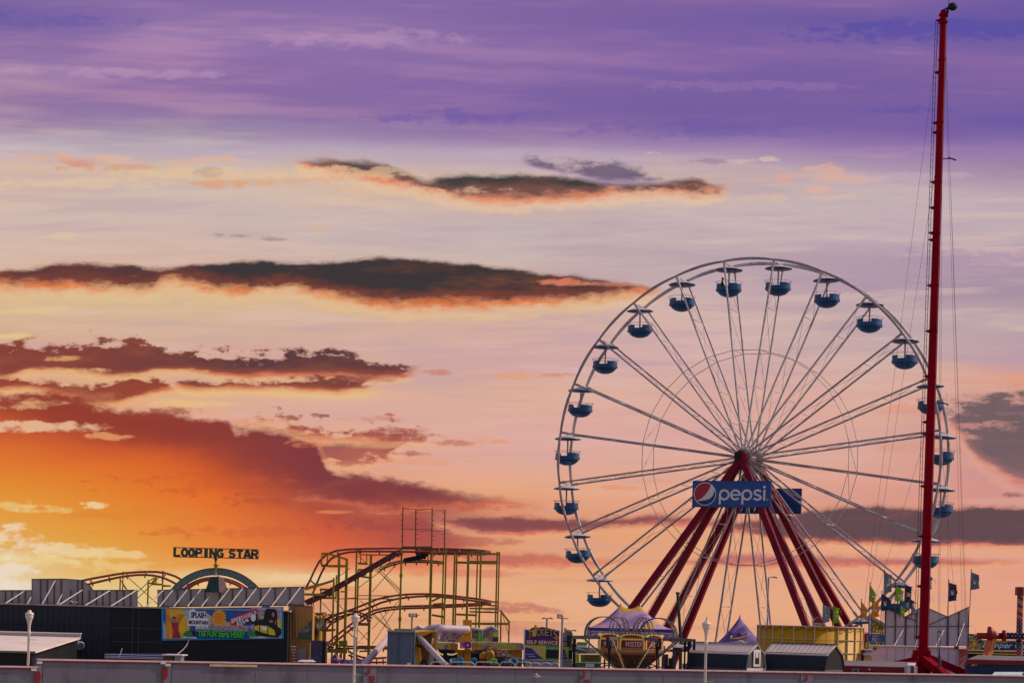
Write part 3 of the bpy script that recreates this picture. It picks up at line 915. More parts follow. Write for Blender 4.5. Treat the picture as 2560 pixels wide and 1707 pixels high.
def make_lamp(px_, py_, label, spike):
    top = P(px_, py_, 76); bx = P(px_ - 4, 1700, 76)
    k = 76 * DS / F
    r = thing('street_lamp', label, 'street lamp', (top.x, top.y, 0), 'lamp posts along the promenade')
    c = Vector((top.x, top.y, 0)); zt = top.z
    s = 46 * k
    H = lambda pts: [(r_ * k, zt - y_ * k) for r_, y_ in pts]
    mb = MB(); mb.lathe(c, [(.12, 0), (.12, .5), (.075, .62), (.06, 1.2), (.052, zt - s - .25), (.075, zt - s - .22), (.075, zt - s - .14), (.055, zt - s - .12), (.06, zt - s)], 14)
    mb.build('pole', m_lamp, r, True)
    mb = MB(); mb.lathe(c, H([(3.4, 46), (3.6, 41), (4.6, 34), (6.2, 27.5), (6.6, 26.6), (6.2, 26)]), 18)
    mb.build('lamp_neck', m_lamp, r, True)
    mb = MB(); mb.lathe(c, H([(6.0, 26), (8.8, 21), (10.2, 16.5), (10.2, 12.6)]), 18)
    mb.build('globe', m_globe, r, True)
    mb = MB(); mb.lathe(c, H([(10.0, 12.6), (11.0, 12), (11.2, 9.5), (9.6, 7), (5.5, 5), (4.6, 4), (4.4, 1.5), (3.2, .2), (0, 0)]), 18)
    mb.build('cap', m_lamp, r, True)
    mb = MB(); mb.bar(c + Vector((0, 0, zt - s - .45)), c + Vector((.34, -.02, zt - s - .46)), .02)
    mb.build('banner_arm', m_lamp, r)
    mb = MB(); mb.bar(c + Vector((0, 0, zt - s - 1.75)), c + Vector((.34, -.02, zt - s - 1.76)), .02)
    mb.build('banner_arm', m_lamp, r)
    if spike:
        mb = MB(); mb.lathe(c + Vector((0, 0, zt)), [(.012, 0), (.012, .04), (.05, .05), (.012, .08), (.004, .22), (0, .23)], 8)
        mb.build('spike', m_frame, r)


for i, (x, y, lb) in enumerate(LAMPS):
    make_lamp(x, y, lb, i == 2)

# ------------------------------------------------------------------ black building on the left
YB_ = 100.0
fp = Plane((0, YB_ * DS, 0), 0)
bld = thing('park_building', 'long black flat roofed building carrying a wide painted banner', 'building', P(350, 1700, YB_) * 1.0)
bz = fp.px(360, 1517)[1]
xa, xs, xb = fp.px(-240, 1600)[0], fp.px(276, 1600)[0], fp.px(718, 1600)[0]
mb = MB(); mb.box(xa, xs, YB_ * DS, YB_ * DS + 26, 0, bz - .05); mb.build('slate_wall', m_slate, bld)
mb = MB(); mb.box(xs, xb, YB_ * DS + .05, YB_ * DS + 26, 0, bz - .05); mb.build('wall', m_black, bld)
mb = MB(); mb.box(xa - .1, xb + .1, YB_ * DS - .12, YB_ * DS + 26, bz - .05, bz + .03); mb.build('roof', m_roofedge, bld)
mb = MB()
for x in (345, 330):
    q = fp.px(x, 1600)[0]; fp.poly(mb, [(q, 0), (q + .04, 0), (q + .04, bz - .06), (q, bz - .06)], -.045, .0)
for y in (1601, 1567):
    q = fp.px(200, y)[1]; fp.poly(mb, [(xs, q), (fp.px(405, 1600)[0], q), (fp.px(405, 1600)[0], q + .03), (xs, q + .03)], -.045, -.01)
mb.build('seam_batten', m_frame, bld)
mb = MB()
for k in range(20):
    q = fp.px(4 + 14.2 * k, 1560)[0]; fp.poly(mb, [(q, 0), (q + .03, 0), (q + .03, bz - .06), (q, bz - .06)], .001, .012)
for y in (1562, 1600):
    q = fp.px(140, y)[1]; fp.poly(mb, [(xa, q), (xs, q), (xs, q + .025), (xa, q + .025)], .0125, .02)
mb.build('cladding_joint', m_black, bld)
mb = MB(); mb.tube([W(z2, 392, 1108, 99.6), W(z2, 372, 1160, 99.4), W(z2, 330, 1210, 99.2), W(z2, 262, 1262, 98.8)], .025, 6)
mb.build('cable', m_strut, bld)

# lean-to with the pale roof at bottom left
lt = thing('lean_to', 'low black lean-to with a pale sloping roof at bottom left', 'outbuilding', P(40, 1700, 89))
x1 = P(88, 1627, 89).x; x0 = P(-240, 1627, 89).x
zf, zr = P(88, 1627, 89).z, P(202, 1592, 98.5).z
y0, y1 = 89 * DS, 98.4 * DS
m_leanblack = m_dark
mb = MB(); mb.hexa([(x0, y0 + .2, 0), (x1 - .2, y0 + .2, 0), (x1 - .2, y1, 0), (x0, y1, 0), (x0, y0 + .2, zf - .12), (x1 - .2, y0 + .2, zf - .12), (x1 - .2, y1, zr - .12), (x0, y1, zr - .12)])
mb.build('wall', m_black, lt)
mb = MB(); mb.hexa([(x0, y0, zf - .1), (x1, y0, zf - .1), (x1, y1 - .3, zr - .1), (x0, y1 - .3, zr - .1), (x0, y0, zf), (x1, y0, zf), (x1, y1 - .3, zr), (x0, y1 - .3, zr)])
mb.build('roof', m_whiteroof, lt)
zt_ = P(150, 1583, 98.3).z
mb = MB(); mb.box(x0, x1, y1 - .28, y1 - .02, zr - .1, zt_); mb.build('parapet', m_panel, lt)
mb = MB(); mb.box(x0, x1 + .03, y1 - .33, y1 + .02, zt_ + .002, zt_ + .06); mb.build('parapet_cap', m_whitecap, lt)
m_greenedge = paint('green drip edge', (90, 120, 70), .5)
mb = MB(); mb.box(x0, x1 + .02, y0 - .05, y0 - .003, zf - .09, zf - .02); mb.build('drip_edge', m_greenedge, lt)

# extractor duct and standpipe beside it
ex = thing('extractor_duct', 'square grey extractor duct with a round mouth on the black wall', 'vent duct', W(z1, 810, 1160, 99.4))
q = W(z1, 808, 1160, 99.4); mb = MB(); mb.box(q.x - .2, q.x + .22, q.y - .6, q.y + .7, q.z - .24, q.z + .24); mb.build('housing', m_galv, ex, bevel=.02)
mb = MB()
d = Vector((.5, -.5, 0)).normalized()
c0 = q + Vector((.2, -.3, 0))
mb.tube([c0, c0 + d * .28], .2, 18); mb.build('mouth', m_galv, ex, True)
mb = MB(); mb.tube([c0 + d * .281, c0 + d * .29], .16, 18); mb.build('fan_opening', m_dark, ex)
sp_ = MB(); a = W(z1, 676, 1305, 96)
sp_.tube([Vector((a.x, a.y, 0)), W(z1, 676, 1170, 96), W(z1, 655, 1168, 96)], .03, 8)
tag(sp_.build('standpipe', m_galv), 'thin grey standpipe with bent top before the black lean-to', 'pipe')

# ------------------------------------------------------------------ grey screens on the roof
def screen(name_label, panels, posts, braces, Y):
    r = thing('roof_screen', name_label, 'screen wall', P(panels[0][0][0], 1516, Y), 'sheet screens on the black roof')
    pl = Plane((0, Y * DS, 0), 0)
    for pts in panels:
        mb = MB(); pl.ppoly(mb, pts, -.06, 0); mb.build('panel', m_panel, r)
    mb = MB()
    for x, ya, yb_ in posts:
        a, c = pl.px(x, ya), pl.px(x, yb_)
        pl.poly(mb, [(c[0] - .03, c[1]), (c[0] + .03, c[1]), (a[0] + .03, a[1]), (a[0] - .03, a[1])], .002, .06)
    for pts in panels:
        mb_ = [pl.px(*p) for p in pts]
        pl.ribbon(mb, mb_, .05, .061, .08, True)
    mb.build('post_frame', m_frame, r)
    for (xa_, ya_), (xb2, yb2) in braces:
        mb = MB(); mb.bar(P(xa_, ya_, Y - .06), P(xb2, yb2, Y - 1.9), .045)
        mb.build('brace', m_strut, r)
    return r


zz1 = lambda pts: [z1(*p) for p in pts]
screen('grey sheet screen with a taller curved middle, left end of the black roof',
       [zz1([(-900, 748), (343, 748), (343, 577), (-900, 577)]), zz1([(343, 748), (880, 748), (880, 467), (690, 455), (343, 456)]),
        zz1([(880, 748), (1470, 762), (1470, 573), (998, 576), (975, 540), (940, 510), (880, 467)])],
       [z1(x, 0)[:1] + (z1(x, a)[1], z1(x, 750)[1]) for x, a in [(60, 577), (130, 577), (200, 577), (272, 577), (-80, 577), (-220, 577), (437, 460), (508, 460), (580, 460), (655, 460), (755, 570), (830, 470), (880, 470),
                                                                  (955, 575), (1030, 575), (1100, 575), (1172, 575), (1248, 575), (1322, 575), (1395, 575)]],
       [(z1(265, 582), z1(5, 748)), (z1(590, 470), z1(435, 752)), (z1(668, 610), z1(600, 748)), (z1(880, 572), z1(602, 748)), (z1(1170, 580), z1(885, 752)), (z1(1455, 576), z1(1172, 752)), (z1(338, 640), z1(275, 748))], 103)
zz2 = lambda pts: [z2(*p) for p in pts]
screen('grey sheet screen with many slanted braces, above the painted banner',
       [zz2([(58, 752), (1628, 735), (1628, 540), (58, 575)])],
       [z2(x, 0)[:1] + (z2(x, 572 - (x - 60) * .02)[1], z2(x, 750 - (x - 60) * .01)[1]) for x in (120, 270, 415, 568, 722, 862, 1008, 1160, 1315, 1472)],
       [(z2(x + 145, 572 - (x - 60) * .021), z2(x, 752 - (x - 60) * .011)) for x in (78, 232, 378, 530, 680, 822, 970, 1126, 1285, 1440)] + [(z2(120, 575), z2(-60, 750))], 103)

# ------------------------------------------------------------------ arch, star sign and little roof tower
m_arch = paint('teal arch board', (58, 92, 100), .5, .15, 2)
m_bulb = paint('unlit bulbs', (190, 214, 206), .3, .05, 3)
m_signgreen = paint('dark green sign letters', (48, 72, 52), .55, .2, 3)
m_olive = paint('olive yellow steel', (150, 128, 16), .5, .22, 1.6, dirt=(86, 66, 22))
YA_ = 106
ap = Plane((0, YA_ * DS, 0), 0)
arch = thing('arch_sign', 'teal arch studded with bulbs rising behind the roof screen', 'arch', P(539, 1520, YA_))
cx, cz = ap.px(539, 1562); Rm = ap.px(539, 1427)[1] - cz
mb = MB(); n = 48
out = [(cx + (Rm + .17) * math.cos(R(12 + 156 * k / n)), cz + (Rm + .17) * math.sin(R(12 + 156 * k / n))) for k in range(n + 1)]
inn = [(cx + (Rm - .2) * math.cos(R(12 + 156 * k / n)), cz + (Rm - .2) * math.sin(R(12 + 156 * k / n))) for k in range(n + 1)]
for k in range(n):
    ap.poly(mb, [inn[k], inn[k + 1], out[k + 1], out[k]], -.3, 0)
mb.build('arch_board', m_arch, arch)
mb = MB()
for q_ in (out, inn):
    ap.ribbon(mb, q_, .05, .001, .05)
mb.build('arch_edging', m_frame, arch)
mb = MB()
for j in range(3):
    rr = Rm - .12 + j * .11
    for k in range(74):
        a = R(14 + 152 * k / 73); ap.disc(mb, (cx + rr * math.cos(a), cz + rr * math.sin(a)), .026, .026, 0.002, .03, 6)
mb.build('bulbs', m_bulb, arch)

ss = thing('name_sign', 'long open sign of dark bulb studded letters on a post above the teal arch', 'sign', P(540, 1420, YA_ - .4))
sp2 = Plane((0, (YA_ - .4) * DS, 0), 0)
STROKES = {'L': [[(.1, 1), (.1, .14), (.9, .14)]], 'O': [[(.5 + .4 * math.cos(R(30 * k)), .5 + .38 * math.sin(R(30 * k))) for k in range(13)]],
           'P': [[(.12, 0), (.12, .88), (.7, .88), (.86, .7), (.7, .5), (.12, .5)]], 'I': [[(.5, 0), (.5, 1)]], 'N': [[(.1, 0), (.1, 1)], [(.14, .95), (.86, .05)], [(.9, 0), (.9, 1)]],
           'G': [[(.88, .78), (.66, .88), (.34, .88), (.1, .6), (.1, .36), (.34, .12), (.7, .12), (.88, .24), (.88, .46), (.56, .46)]],
           'S': [[(.9, .87), (.3, .87), (.14, .7), (.3, .54), (.7, .48), (.86, .3), (.7, .13), (.08, .13)]], 'T': [[(.02, .88), (.98, .88)], [(.5, .88), (.5, 0)]],
           'A': [[(.08, 0), (.42, .92), (.58, .92), (.92, 0)], [(.2, .3), (.8, .3)]], 'R': [[(.12, 0), (.12, .88), (.7, .88), (.86, .7), (.7, .5), (.12, .5)], [(.5, .5), (.92, 0)]]}


def stroke_word(word, x0, x1, yt0, yt1, hpx):
    """chunky block letters drawn as thick strokes, following the sign's slope"""
    n = len(word); wd = (x1 - x0) / (n + .02)
    kk = (YA_ - .4) * DS / F
    for i, ch in enumerate(word):
        w = wd * (.5 if ch == 'I' else .93); xx = x0 + wd * i + (wd - w) / 2
        f = (xx - x0) / (x1 - x0); yb = yt0 + (yt1 - yt0) * f + hpx
        o = sp2.px(xx, yb); mb = MB()
        for q, st in enumerate(STROKES[ch]):
            sp2.ribbon(mb, [(o[0] + p[0] * w * kk, o[1] + p[1] * hpx * kk) for p in st], 6.2 * kk if ch != 'I' else w * kk, 0, .12 + .002 * q)
        mb.build('letter', m_signgreen, ss)


stroke_word('LOOPING', 435, 560, 1369, 1372, 22)
stroke_word('STAR', 571, 647, 1372.3, 1374, 22)
mb = MB()
for x0, y0_, x1_, y1_ in [(434, 1368, 646, 1373.5), (434, 1391, 646, 1396)]:
    mb.bar(P(x0, y0_, YA_ - .3), P(x1_, y1_, YA_ - .3), .05)
for k in range(10):
    x = 434 + 212 * k / 9; dy = 5.4 * k / 9
    mb.bar(P(x, 1368 + dy, YA_ - .3), P(x, 1391 + dy, YA_ - .3), .035)
mb.build('sign_frame', m_frame, ss)
mb = MB(); rnd = random.Random(3)
for k in range(64):
    x = 437 + 206 * k / 63
    for j in range(4):
        if (k + j) % 2 == 0 or True:
            sp2.disc(mb, sp2.px(x, 1372 + 5.2 * k / 63 + j * 5.4), .016, .016, .121, .135, 5)
mb.build('bulbs', paint('dim bulbs', (112, 130, 92), .4), ss)
mb = MB(); mb.tube([P(538.5, 1431, YA_ - .2), P(540, 1370, YA_ - .2)], .06, 8); mb.build('post', m_olive, ss)
mb = MB(); mb.ball(P(539.5, 1397, YA_ - .35), .1); mb.build('ball_joint', m_signgreen, ss, True)
mb = MB(); c = sp2.px(540, 1414); pts = []
for k in range(10):
    a = R(90 + 36 * k); rr = .2 if k % 2 == 0 else .09
    pts.append((c[0] + rr * math.cos(a), c[1] + rr * math.sin(a)))
sp2.poly(mb, pts, 0, .08); mb.build('star', m_olive, ss)

m_shingleg = paint('green shingles', (40, 66, 58), .8, .5, 6, stretch=(1, 1, .5), bump=.4)
m_shingleb = paint('brown shingles', (86, 68, 66), .8, .4, 6, stretch=(1, 1, .5), bump=.4)
rt = thing('roof_tower', 'steep green and brown shingled cap standing under the arch', 'roof tower', P(530, 1480, 102.4))
Yt = 102.3
tl, tm, tr = W(z2, 622, 430, Yt), W(z2, 708, 430, Yt), W(z2, 755, 436, Yt + .5)
bl, bm2, br = W(z2, 562, 596, Yt - .2), W(z2, 716, 596, Yt - .4), W(z2, 806, 600, Yt + .7)
bk = Vector((0, .5, 0))
mb = MB(); mb.hexa([bl, bm2, bm2 + bk, bl + bk, tl, tm, tm + bk, tl + bk]); mb.build('green_slope', m_shingleg, rt)
g2 = Vector((.003, .02, 0))
mb = MB(); mb.hexa([bm2 + g2, br, br + bk, bm2 + bk + g2, tm + g2, tr, tr + bk, tm + bk + g2]); mb.build('brown_slope', m_shingleb, rt)
mb = MB(); mb.bar(W(z2, 660, 420, Yt), W(z2, 692, 402, Yt), .08); mb.bar(W(z2, 690, 420, Yt), W(z2, 724, 432, Yt), .06); mb.build('broken_finial', m_strut, rt)

# ------------------------------------------------------------------ painted banner
m_sky = paint('banner blue', (12, 100, 186), .5, .15, .8)
m_cyan = paint('banner cyan edge', (20, 150, 200), .5, .06, 2)
m_yel = paint('banner yellow', (255, 196, 40), .5, .14, 1.2)
m_or = paint('banner orange', (246, 148, 36), .5, .12, 2)
m_sand = paint('banner sand', (222, 190, 160), .5, .1, 2)
m_skin = paint('banner skin', (196, 128, 100), .5, .05, 3)
m_shirt = paint('banner red shirt', (176, 40, 66), .5, .12, 4)
m_lil = paint('banner lilac', (200, 180, 210), .5, .1, 1)
m_navyl = paint('banner navy lettering', (26, 50, 110), .5, .05)
m_grn = paint('banner green lettering', (66, 220, 60), .5, .05)
m_ink = paint('banner black ink', (26, 26, 30), .5, .05)
m_wh = paint('banner white ink', (250, 248, 248), .5, .05)
m_redink = paint('banner red ink', (214, 34, 50), .5, .08)
m_yink = paint('banner kart yellow', (226, 210, 30), .5, .08)
bn = thing('banner', 'wide painted banner advertising a water slide and go karts on the black wall', 'banner', P(556, 1600, YB_))
zq = lambda pts: [z2(*p) for p in pts]
lay = [0.0]


def bpart(name, mat, shapes, step_=.006):
    lay[0] += step_; mb = MB()
    for s in shapes:
        fp.ppoly(mb, zq(s), lay[0] - step_ + .001, lay[0])
    return mb.build(name, mat, bn)


def btext(name, mat, s, box, bold=.04, shear=0.0):
    lay[0] += .006; mb = MB()
    a, c = z2(box[0], box[1]), z2(box[2], box[3])
    fp.text(mb, s, (a[0], a[1], c[0], c[1]), lay[0] - .005, .005, bold, shear)
    return mb.build(name, mat, bn)


lay[0] = .03
bpart('border', m_cyan, [[(104, 1112), (104, 764), (1405, 752), (1405, 1092)]], .03)
bpart('picture_ground', m_sky, [[(122, 1095), (122, 772), (1390, 762), (1390, 1085)]])
bpart('slide_picture', m_yel, [[(150, 1092), (150, 774), (330, 772), (356, 850), (410, 960), (400, 1000), (330, 1090)]])
bpart('slide_shading', m_or, [[(150, 1092), (150, 800), (185, 780), (190, 1092)], [(200, 900), (300, 820), (330, 830), (250, 1092), (210, 1092)]])
bpart('water_picture', paint('banner pale water', (170, 196, 210), .5, .2, 2), [[(334, 772), (430, 772), (420, 830), (384, 940), (410, 960), (356, 850)], [(122, 1092), (122, 900), (150, 960), (150, 1092)]])
bpart('sand_picture', m_sand, [[(470, 960), (560, 800), (640, 852), (760, 900), (900, 930), (1040, 960), (1040, 1010), (470, 1010)]])
bpart('stones_picture', patches('banner pebbles', [(210, 190, 190), (150, 120, 140), (110, 100, 120), (220, 210, 210)], 9), [[(470, 975), (620, 960), (640, 900), (660, 960), (900, 960), (1040, 975), (1030, 1020), (480, 1020)]])
bpart('kart_backdrop', m_lil, [[(1060, 765), (1388, 762), (1388, 1085), (1130, 1085), (1040, 960), (1140, 900)]])
bpart('white_patch', m_wh, [[(330, 1085), (350, 1060), (480, 1075), (480, 1090)], [(1040, 1020), (1100, 1010), (1230, 1085), (1050, 1085)]])
# rider on the slide: arms up
bpart('slide_rider_arms', m_skin, [[(158, 842), (172, 838), (232, 925), (216, 930)], [(330, 835), (344, 840), (285, 915), (270, 905)], [(222, 872), (238, 858), (256, 872), (254, 912), (240, 922), (226, 908)]])
bpart('slide_rider_shirt', m_shirt, [[(208, 925), (240, 915), (286, 925), (278, 990), (300, 1040), (308, 1085), (225, 1085), (232, 1000)]])
bpart('slide_rider_hair', m_ink, [[(222, 880), (222, 862), (238, 852), (254, 862), (256, 882), (240, 868)]])
# water park lettering
bpart('logo_backing', m_wh, [[(396, 800), (440, 772), (480, 800), (580, 800), (590, 870), (606, 880), (604, 950), (480, 955), (378, 952), (384, 895), (402, 872)]])
btext('lettering', m_navyl, 'SPLASH', (420, 806, 578, 872), .05)
btext('lettering', m_ink, 'MOUNTAIN', (396, 896, 600, 940), .04)
bpart('tag_backing', m_wh, [[(470, 956), (604, 954), (604, 984), (470, 986)]])
btext('lettering', m_navyl, 'WATER PARK', (478, 962, 598, 978), .01)
# plain sun with rays
sc_ = z2(722, 870)
pts = []
for k in range(36):
    a = R(10 * k); rr = (102 if k % 2 == 0 else 72)
    pts.append((722 + rr * .82 * math.cos(a), 870 - rr * math.sin(a)))
bpart('sun_rays', m_yel, [pts])
bpart('sun_disc', m_or, [[(722 + 56 * math.cos(R(15 * k)), 872 - 64 * math.sin(R(15 * k))) for k in range(24)]])
# race lettering with chequers and wheel
bpart('race_backing', m_redink, [[(838, 880), (910, 855), (920, 805), (935, 835), (1120, 768), (1135, 800), (1130, 850), (1140, 890), (1090, 942), (1040, 905), (960, 950), (842, 945)]])
bpart('race_chequer_white', m_wh, [[(915, 905), (1030, 880), (1035, 905), (960, 945), (910, 945)]])
bpart('race_chequers', m_ink, [[(920 + 32 * i + (16 if j else 0), 902 - 7 * i + 20 * j), (936 + 32 * i + (16 if j else 0), 898 - 7 * i + 20 * j), (936 + 32 * i + (16 if j else 0), 918 - 7 * i + 20 * j), (920 + 32 * i + (16 if j else 0), 922 - 7 * i + 20 * j)] for i in range(3) for j in range(2)])
bpart('race_tyre', m_ink, [[(1088 + 46 * math.cos(R(15 * k)), 868 - 62 * math.sin(R(15 * k))) for k in range(24)]])
bpart('race_hub', m_wh, [[(1086 + 27 * math.cos(R(15 * k)), 868 - 40 * math.sin(R(15 * k))) for k in range(24)]])
lay[0] += .006; mb = MB()
for i, ch in enumerate('SPEEDWORLD'):
    x0 = 850 + i * 27; yy = 882 - i * 9.4
    a, c = z2(x0, yy), z2(x0 + 24, yy + 46)
    fp.text(mb, ch, (a[0], a[1], c[0], c[1]), lay[0] - .005, .005, .03)
mb.build('lettering', m_wh, bn)
# go kart and driver
bpart('kart_body', m_ink, [[(1100, 925), (1180, 870), (1200, 850), (1210, 800), (1230, 770), (1320, 775), (1340, 810), (1345, 960), (1385, 950), (1385, 1040), (1350, 1080), (1150, 1060), (1090, 1000)]])
bpart('kart_panels', m_yink, [[(1095, 960), (1140, 945), (1240, 955), (1310, 1000), (1325, 1050), (1290, 1055), (1200, 1030), (1100, 1000)], [(1165, 850), (1200, 845), (1195, 880), (1160, 885)], [(1340, 880), (1380, 885), (1385, 990), (1345, 960)]])
bpart('kart_bars', m_ink, [[(1150, 944), (1158, 944), (1158, 1020), (1150, 1020)], [(1240, 955), (1248, 955), (1240, 1045), (1232, 1040)]])
bpart('driver_skin', m_skin, [[(1284, 815), (1300, 808), (1312, 818), (1312, 852), (1298, 866), (1286, 850)], [(1250, 900), (1285, 890), (1300, 912), (1270, 925)], [(1318, 900), (1328, 895), (1328, 940), (1316, 935)]])
bpart('driver_mark', m_wh, [[(1160, 965), (1200, 958), (1235, 975), (1225, 1005), (1180, 1000)]])
btext('lettering_backing', m_ink, 'The FUN Starts HERE!!', (492, 1000, 998, 1082), .09)
btext('lettering', m_grn, 'The FUN Starts HERE!!', (497, 1005, 994, 1076), .03)
for x0 in (340, 1015):
    bpart('side_badge', paint('badge green', (60, 130, 80), .5, .3, 8), [[(x0, 1040), (x0 + 40, 1005), (x0 + 90, 1020), (x0 + 110, 1008), (x0 + 140, 1030), (x0 + 120, 1068), (x0 + 60, 1072), (x0 + 5, 1062)]])
    bpart('badge_face', m_ink, [[(x0 + 90, 1018), (x0 + 112, 1002), (x0 + 136, 1022), (x0 + 128, 1062), (x0 + 104, 1062)]])

# ------------------------------------------------------------------ orange corrugated tower beside the banner
m_orsheet = ribbed('orange corrugated sheet', (190, 136, 62), .55, .16, 0, .03)
m_mural = patches('mountain mural', [(110, 90, 130), (150, 130, 160), (70, 100, 70), (60, 80, 60), (130, 110, 150)], .9)
ot = thing('corrugated_tower', 'orange corrugated tower with a caged ladder and mountain mural beside the banner', 'building', P(750, 1700, 101))
mb = MB(); boxpx(mb, 719.5, 781, 1514, 101, 1.2, yb=1601); mb.build('upper_wall', m_orsheet, ot)
mb = MB(); boxpx(mb, 720, 775, 1601, 101.05, 1.1); mb.build('lower_wall', m_orsheet, ot)
op = Plane((0, 101 * DS, 0), 0)
mb = MB(); op.ppoly(mb, [z2(*p) for p in [(1545, 1098), (1580, 1010), (1640, 980), (1660, 940), (1690, 905), (1708, 890), (1708, 1098)]], .003, .04); mb.build('mural_panel', m_mural, ot)
mb = MB()
for x in (1500, 1524):
    mb.bar(W(z2, x, 745, 100.9), W(z2, x, 1095, 100.9), .03)
for k in range(17):
    mb.bar(W(z2, 1500, 750 + k * 21, 100.9), W(z2, 1524, 750 + k * 21, 100.9), .022)
mb.build('ladder', m_frame, ot)
mb = MB()
for x in (1452, 1485, 1530, 1580, 1640, 1706):
    mb.bar(W(z2, x, 700 + 40, 100.9), W(z2, x, 722, 100.9), .03)
mb.bar(W(z2, 1450, 738, 100.9), W(z2, 1708, 745, 100.9), .04); mb.bar(W(z2, 1450, 722, 100.9), W(z2, 1640, 730, 100.9), .025)
mb.build('roof_rail', m_frame, ot)
mb = MB(); op.ppoly(mb, [z2(*p) for p in [(1560, 1200), (1645, 1200), (1645, 1340), (1560, 1340)]], -.06, -.02); mb.build('door', m_galv, ot)

sl = thing('stepladder', 'red folding stepladder leaning on the orange corrugated tower', 'ladder', P(735, 1660, 99.5))
m_ladder = paint('red ladder', (130, 60, 54), .5, .2, 3)
mb = MB()
for xa_, xb_ in ((1482, 1500), (1530, 1556)):
    mb.bar(W(z2, xa_, 1158, 99.6), W(z2, xb_, 1420, 99.2), .07)
mb.build('rails', m_ladder, sl)
mb = MB()
for k in range(8):
    y = 1175 + k * 32; mb.bar(W(z2, 1484 + k * 2.2, y, 99.5), W(z2, 1533 + k * 3, y, 99.5), .05)
mb.build('treads', m_strut, sl)
mb = MB()
a, c = W(z2, 1555, 1335, 98), W(z2, 1728, 1318, 98)
mb.hexa([a, (c.x, a.y, a.z), (c.x, a.y + 1.5, a.z), (a.x, a.y + 1.5, a.z), a + Vector((.05, .1, .05)), Vector((c.x - .1, a.y + .1, a.z + .04)), Vector((c.x - .2, a.y + 1.3, a.z + .09)), a + Vector((.1, 1.3, .07))])
lv = a.z
mb.box(a.x + .3, c.x - .3, a.y + .3, a.y + 1.2, 0, lv - .01)
tag(mb.build('white_boat_cover', m_white), 'low white cover showing just over the wall beside the stepladder', 'cover')
# purple mural board
mbr = thing('mural_board', 'dark purple painted board with a black side standing right of the orange tower', 'board', P(794, 1660, 99.7))
m_purp = patches('dark purple mural', [(52, 44, 70), (74, 56, 92), (40, 40, 60), (60, 70, 66)], 1.2)
mb = MB(); boxpx(mb, 776, 805, 1600, 99.7, .4); mb.build('face', m_purp, mbr)
mb = MB(); boxpx(mb, 805.2, 814, 1602, 99.8, 1.2); mb.build('side', m_dark, mbr)
# purple awnings in front of the black wall
m_purpA = paint('violet canvas', (70, 56, 120), .7, .12, 2)
aw = thing('striped_awning', 'violet awning with white stripes just above the wall at left', 'awning', P(340, 1650, 90))
ap2 = Plane((0, 90 * DS, 0), 0)
mb = MB(); ap2.ppoly(mb, [z1(1118, 1305), z1(1118, 1258), z1(1740, 1258), z1(1752, 1305)], -2, 0); mb.build('canvas', m_purpA, aw)
mb = MB()
for y in (1256, 1276, 1292):
    a, c = ap2.px(*z1(1118, y)), ap2.px(*z1(1745, y)); ap2.poly(mb, [(a[0], a[1] - .014), (c[0], a[1] - .014), (c[0], a[1] + .014), (a[0], a[1] + .014)], .003, .02)
mb.build('white_stripes', m_whitecap, aw)
mb = MB()
for x in (1140, 1720):
    q = ap2.px(*z1(x, 1305)); ap2.poly(mb, [(q[0] - .05, 0), (q[0] + .05, 0), (q[0] + .05, q[1] - .002), (q[0] - .05, q[1] - .002)], -.3, -.2)
mb.build('legs', m_frame, aw)
mb = MB(); mb.tube([W(z1, 1272, 1290, 89.6), W(z1, 1305, 1192, 89.6)], .02, 6); mb.build('pole_tip', m_strut, aw)
kb = thing('counter_hut', 'small brown and grey hut with a pale flat roof behind the wall', 'hut', P(430, 1660, 90))
mb = MB(); boxpx(mb, 409, 432, 1639, 90, 1.6); mb.build('brown_box', paint('brown board', (92, 74, 64), .7), kb)
mb = MB(); boxpx(mb, 436, 452, 1638, 90, 1.2); mb.build('grey_box', m_galv, kb)
mb = MB(); boxpx(mb, 404, 455, 1635.5, 89.8, 2.0, yb=1638.3); mb.build('roof', m_whitecap, kb)

# ------------------------------------------------------------------ roller coaster
m_rail = paint('red brown track steel', (132, 60, 44), .5, .24, 2.0)
m_raild = paint('dark lift track', (92, 46, 40), .6, .28, 2.0)
co = thing('roller_coaster', 'roller coaster of rust red track on olive yellow columns', 'roller coaster', P(1000, 1700, 121))


def pz(z, pts, Y):
    if isinstance(Y, (int, float)):
        return [W(z, x, y, Y) for x, y in pts]
    return [W(z, x, y, Y[0] + (Y[1] - Y[0]) * i / (len(pts) - 1)) for i, (x, y) in enumerate(pts)]


def track(A, B, mat, r=.075, pitch=1.25, drop=.0, name='track'):
    A = smooth_path(A); B = smooth_path(B)
    L_ = sum((b - a).length for a, b in zip(A, A[1:]))
    n = max(6, int(L_ / pitch))
    A2, B2 = resample(A, n * 2 + 1), resample(B, n * 2 + 1)
    mb = MB(); mb.tube(A2, r * .8, 6); mb.tube(B2, r * .8, 6)
    for k in range(1, 2 * n, 2):
        a, b = A2[k], B2[k]; mid = (a + b) / 2 - Vector((0, 0, .05 + drop))
        mb.tube([a, mid, b], .055, 5)
        mb.tube([b, b - Vector((0, 0, .2))], .045, 5)
    return mb.build(name, mat, co, True)


def beam(z, a, b, Y, w=.16, Y2=None, name='beam'):
    mb = MB(); mb.bar(W(z, a[0], a[1], Y), W(z, b[0], b[1], Y2 or Y), w * .78); return mb.build(name, m_olive, co)


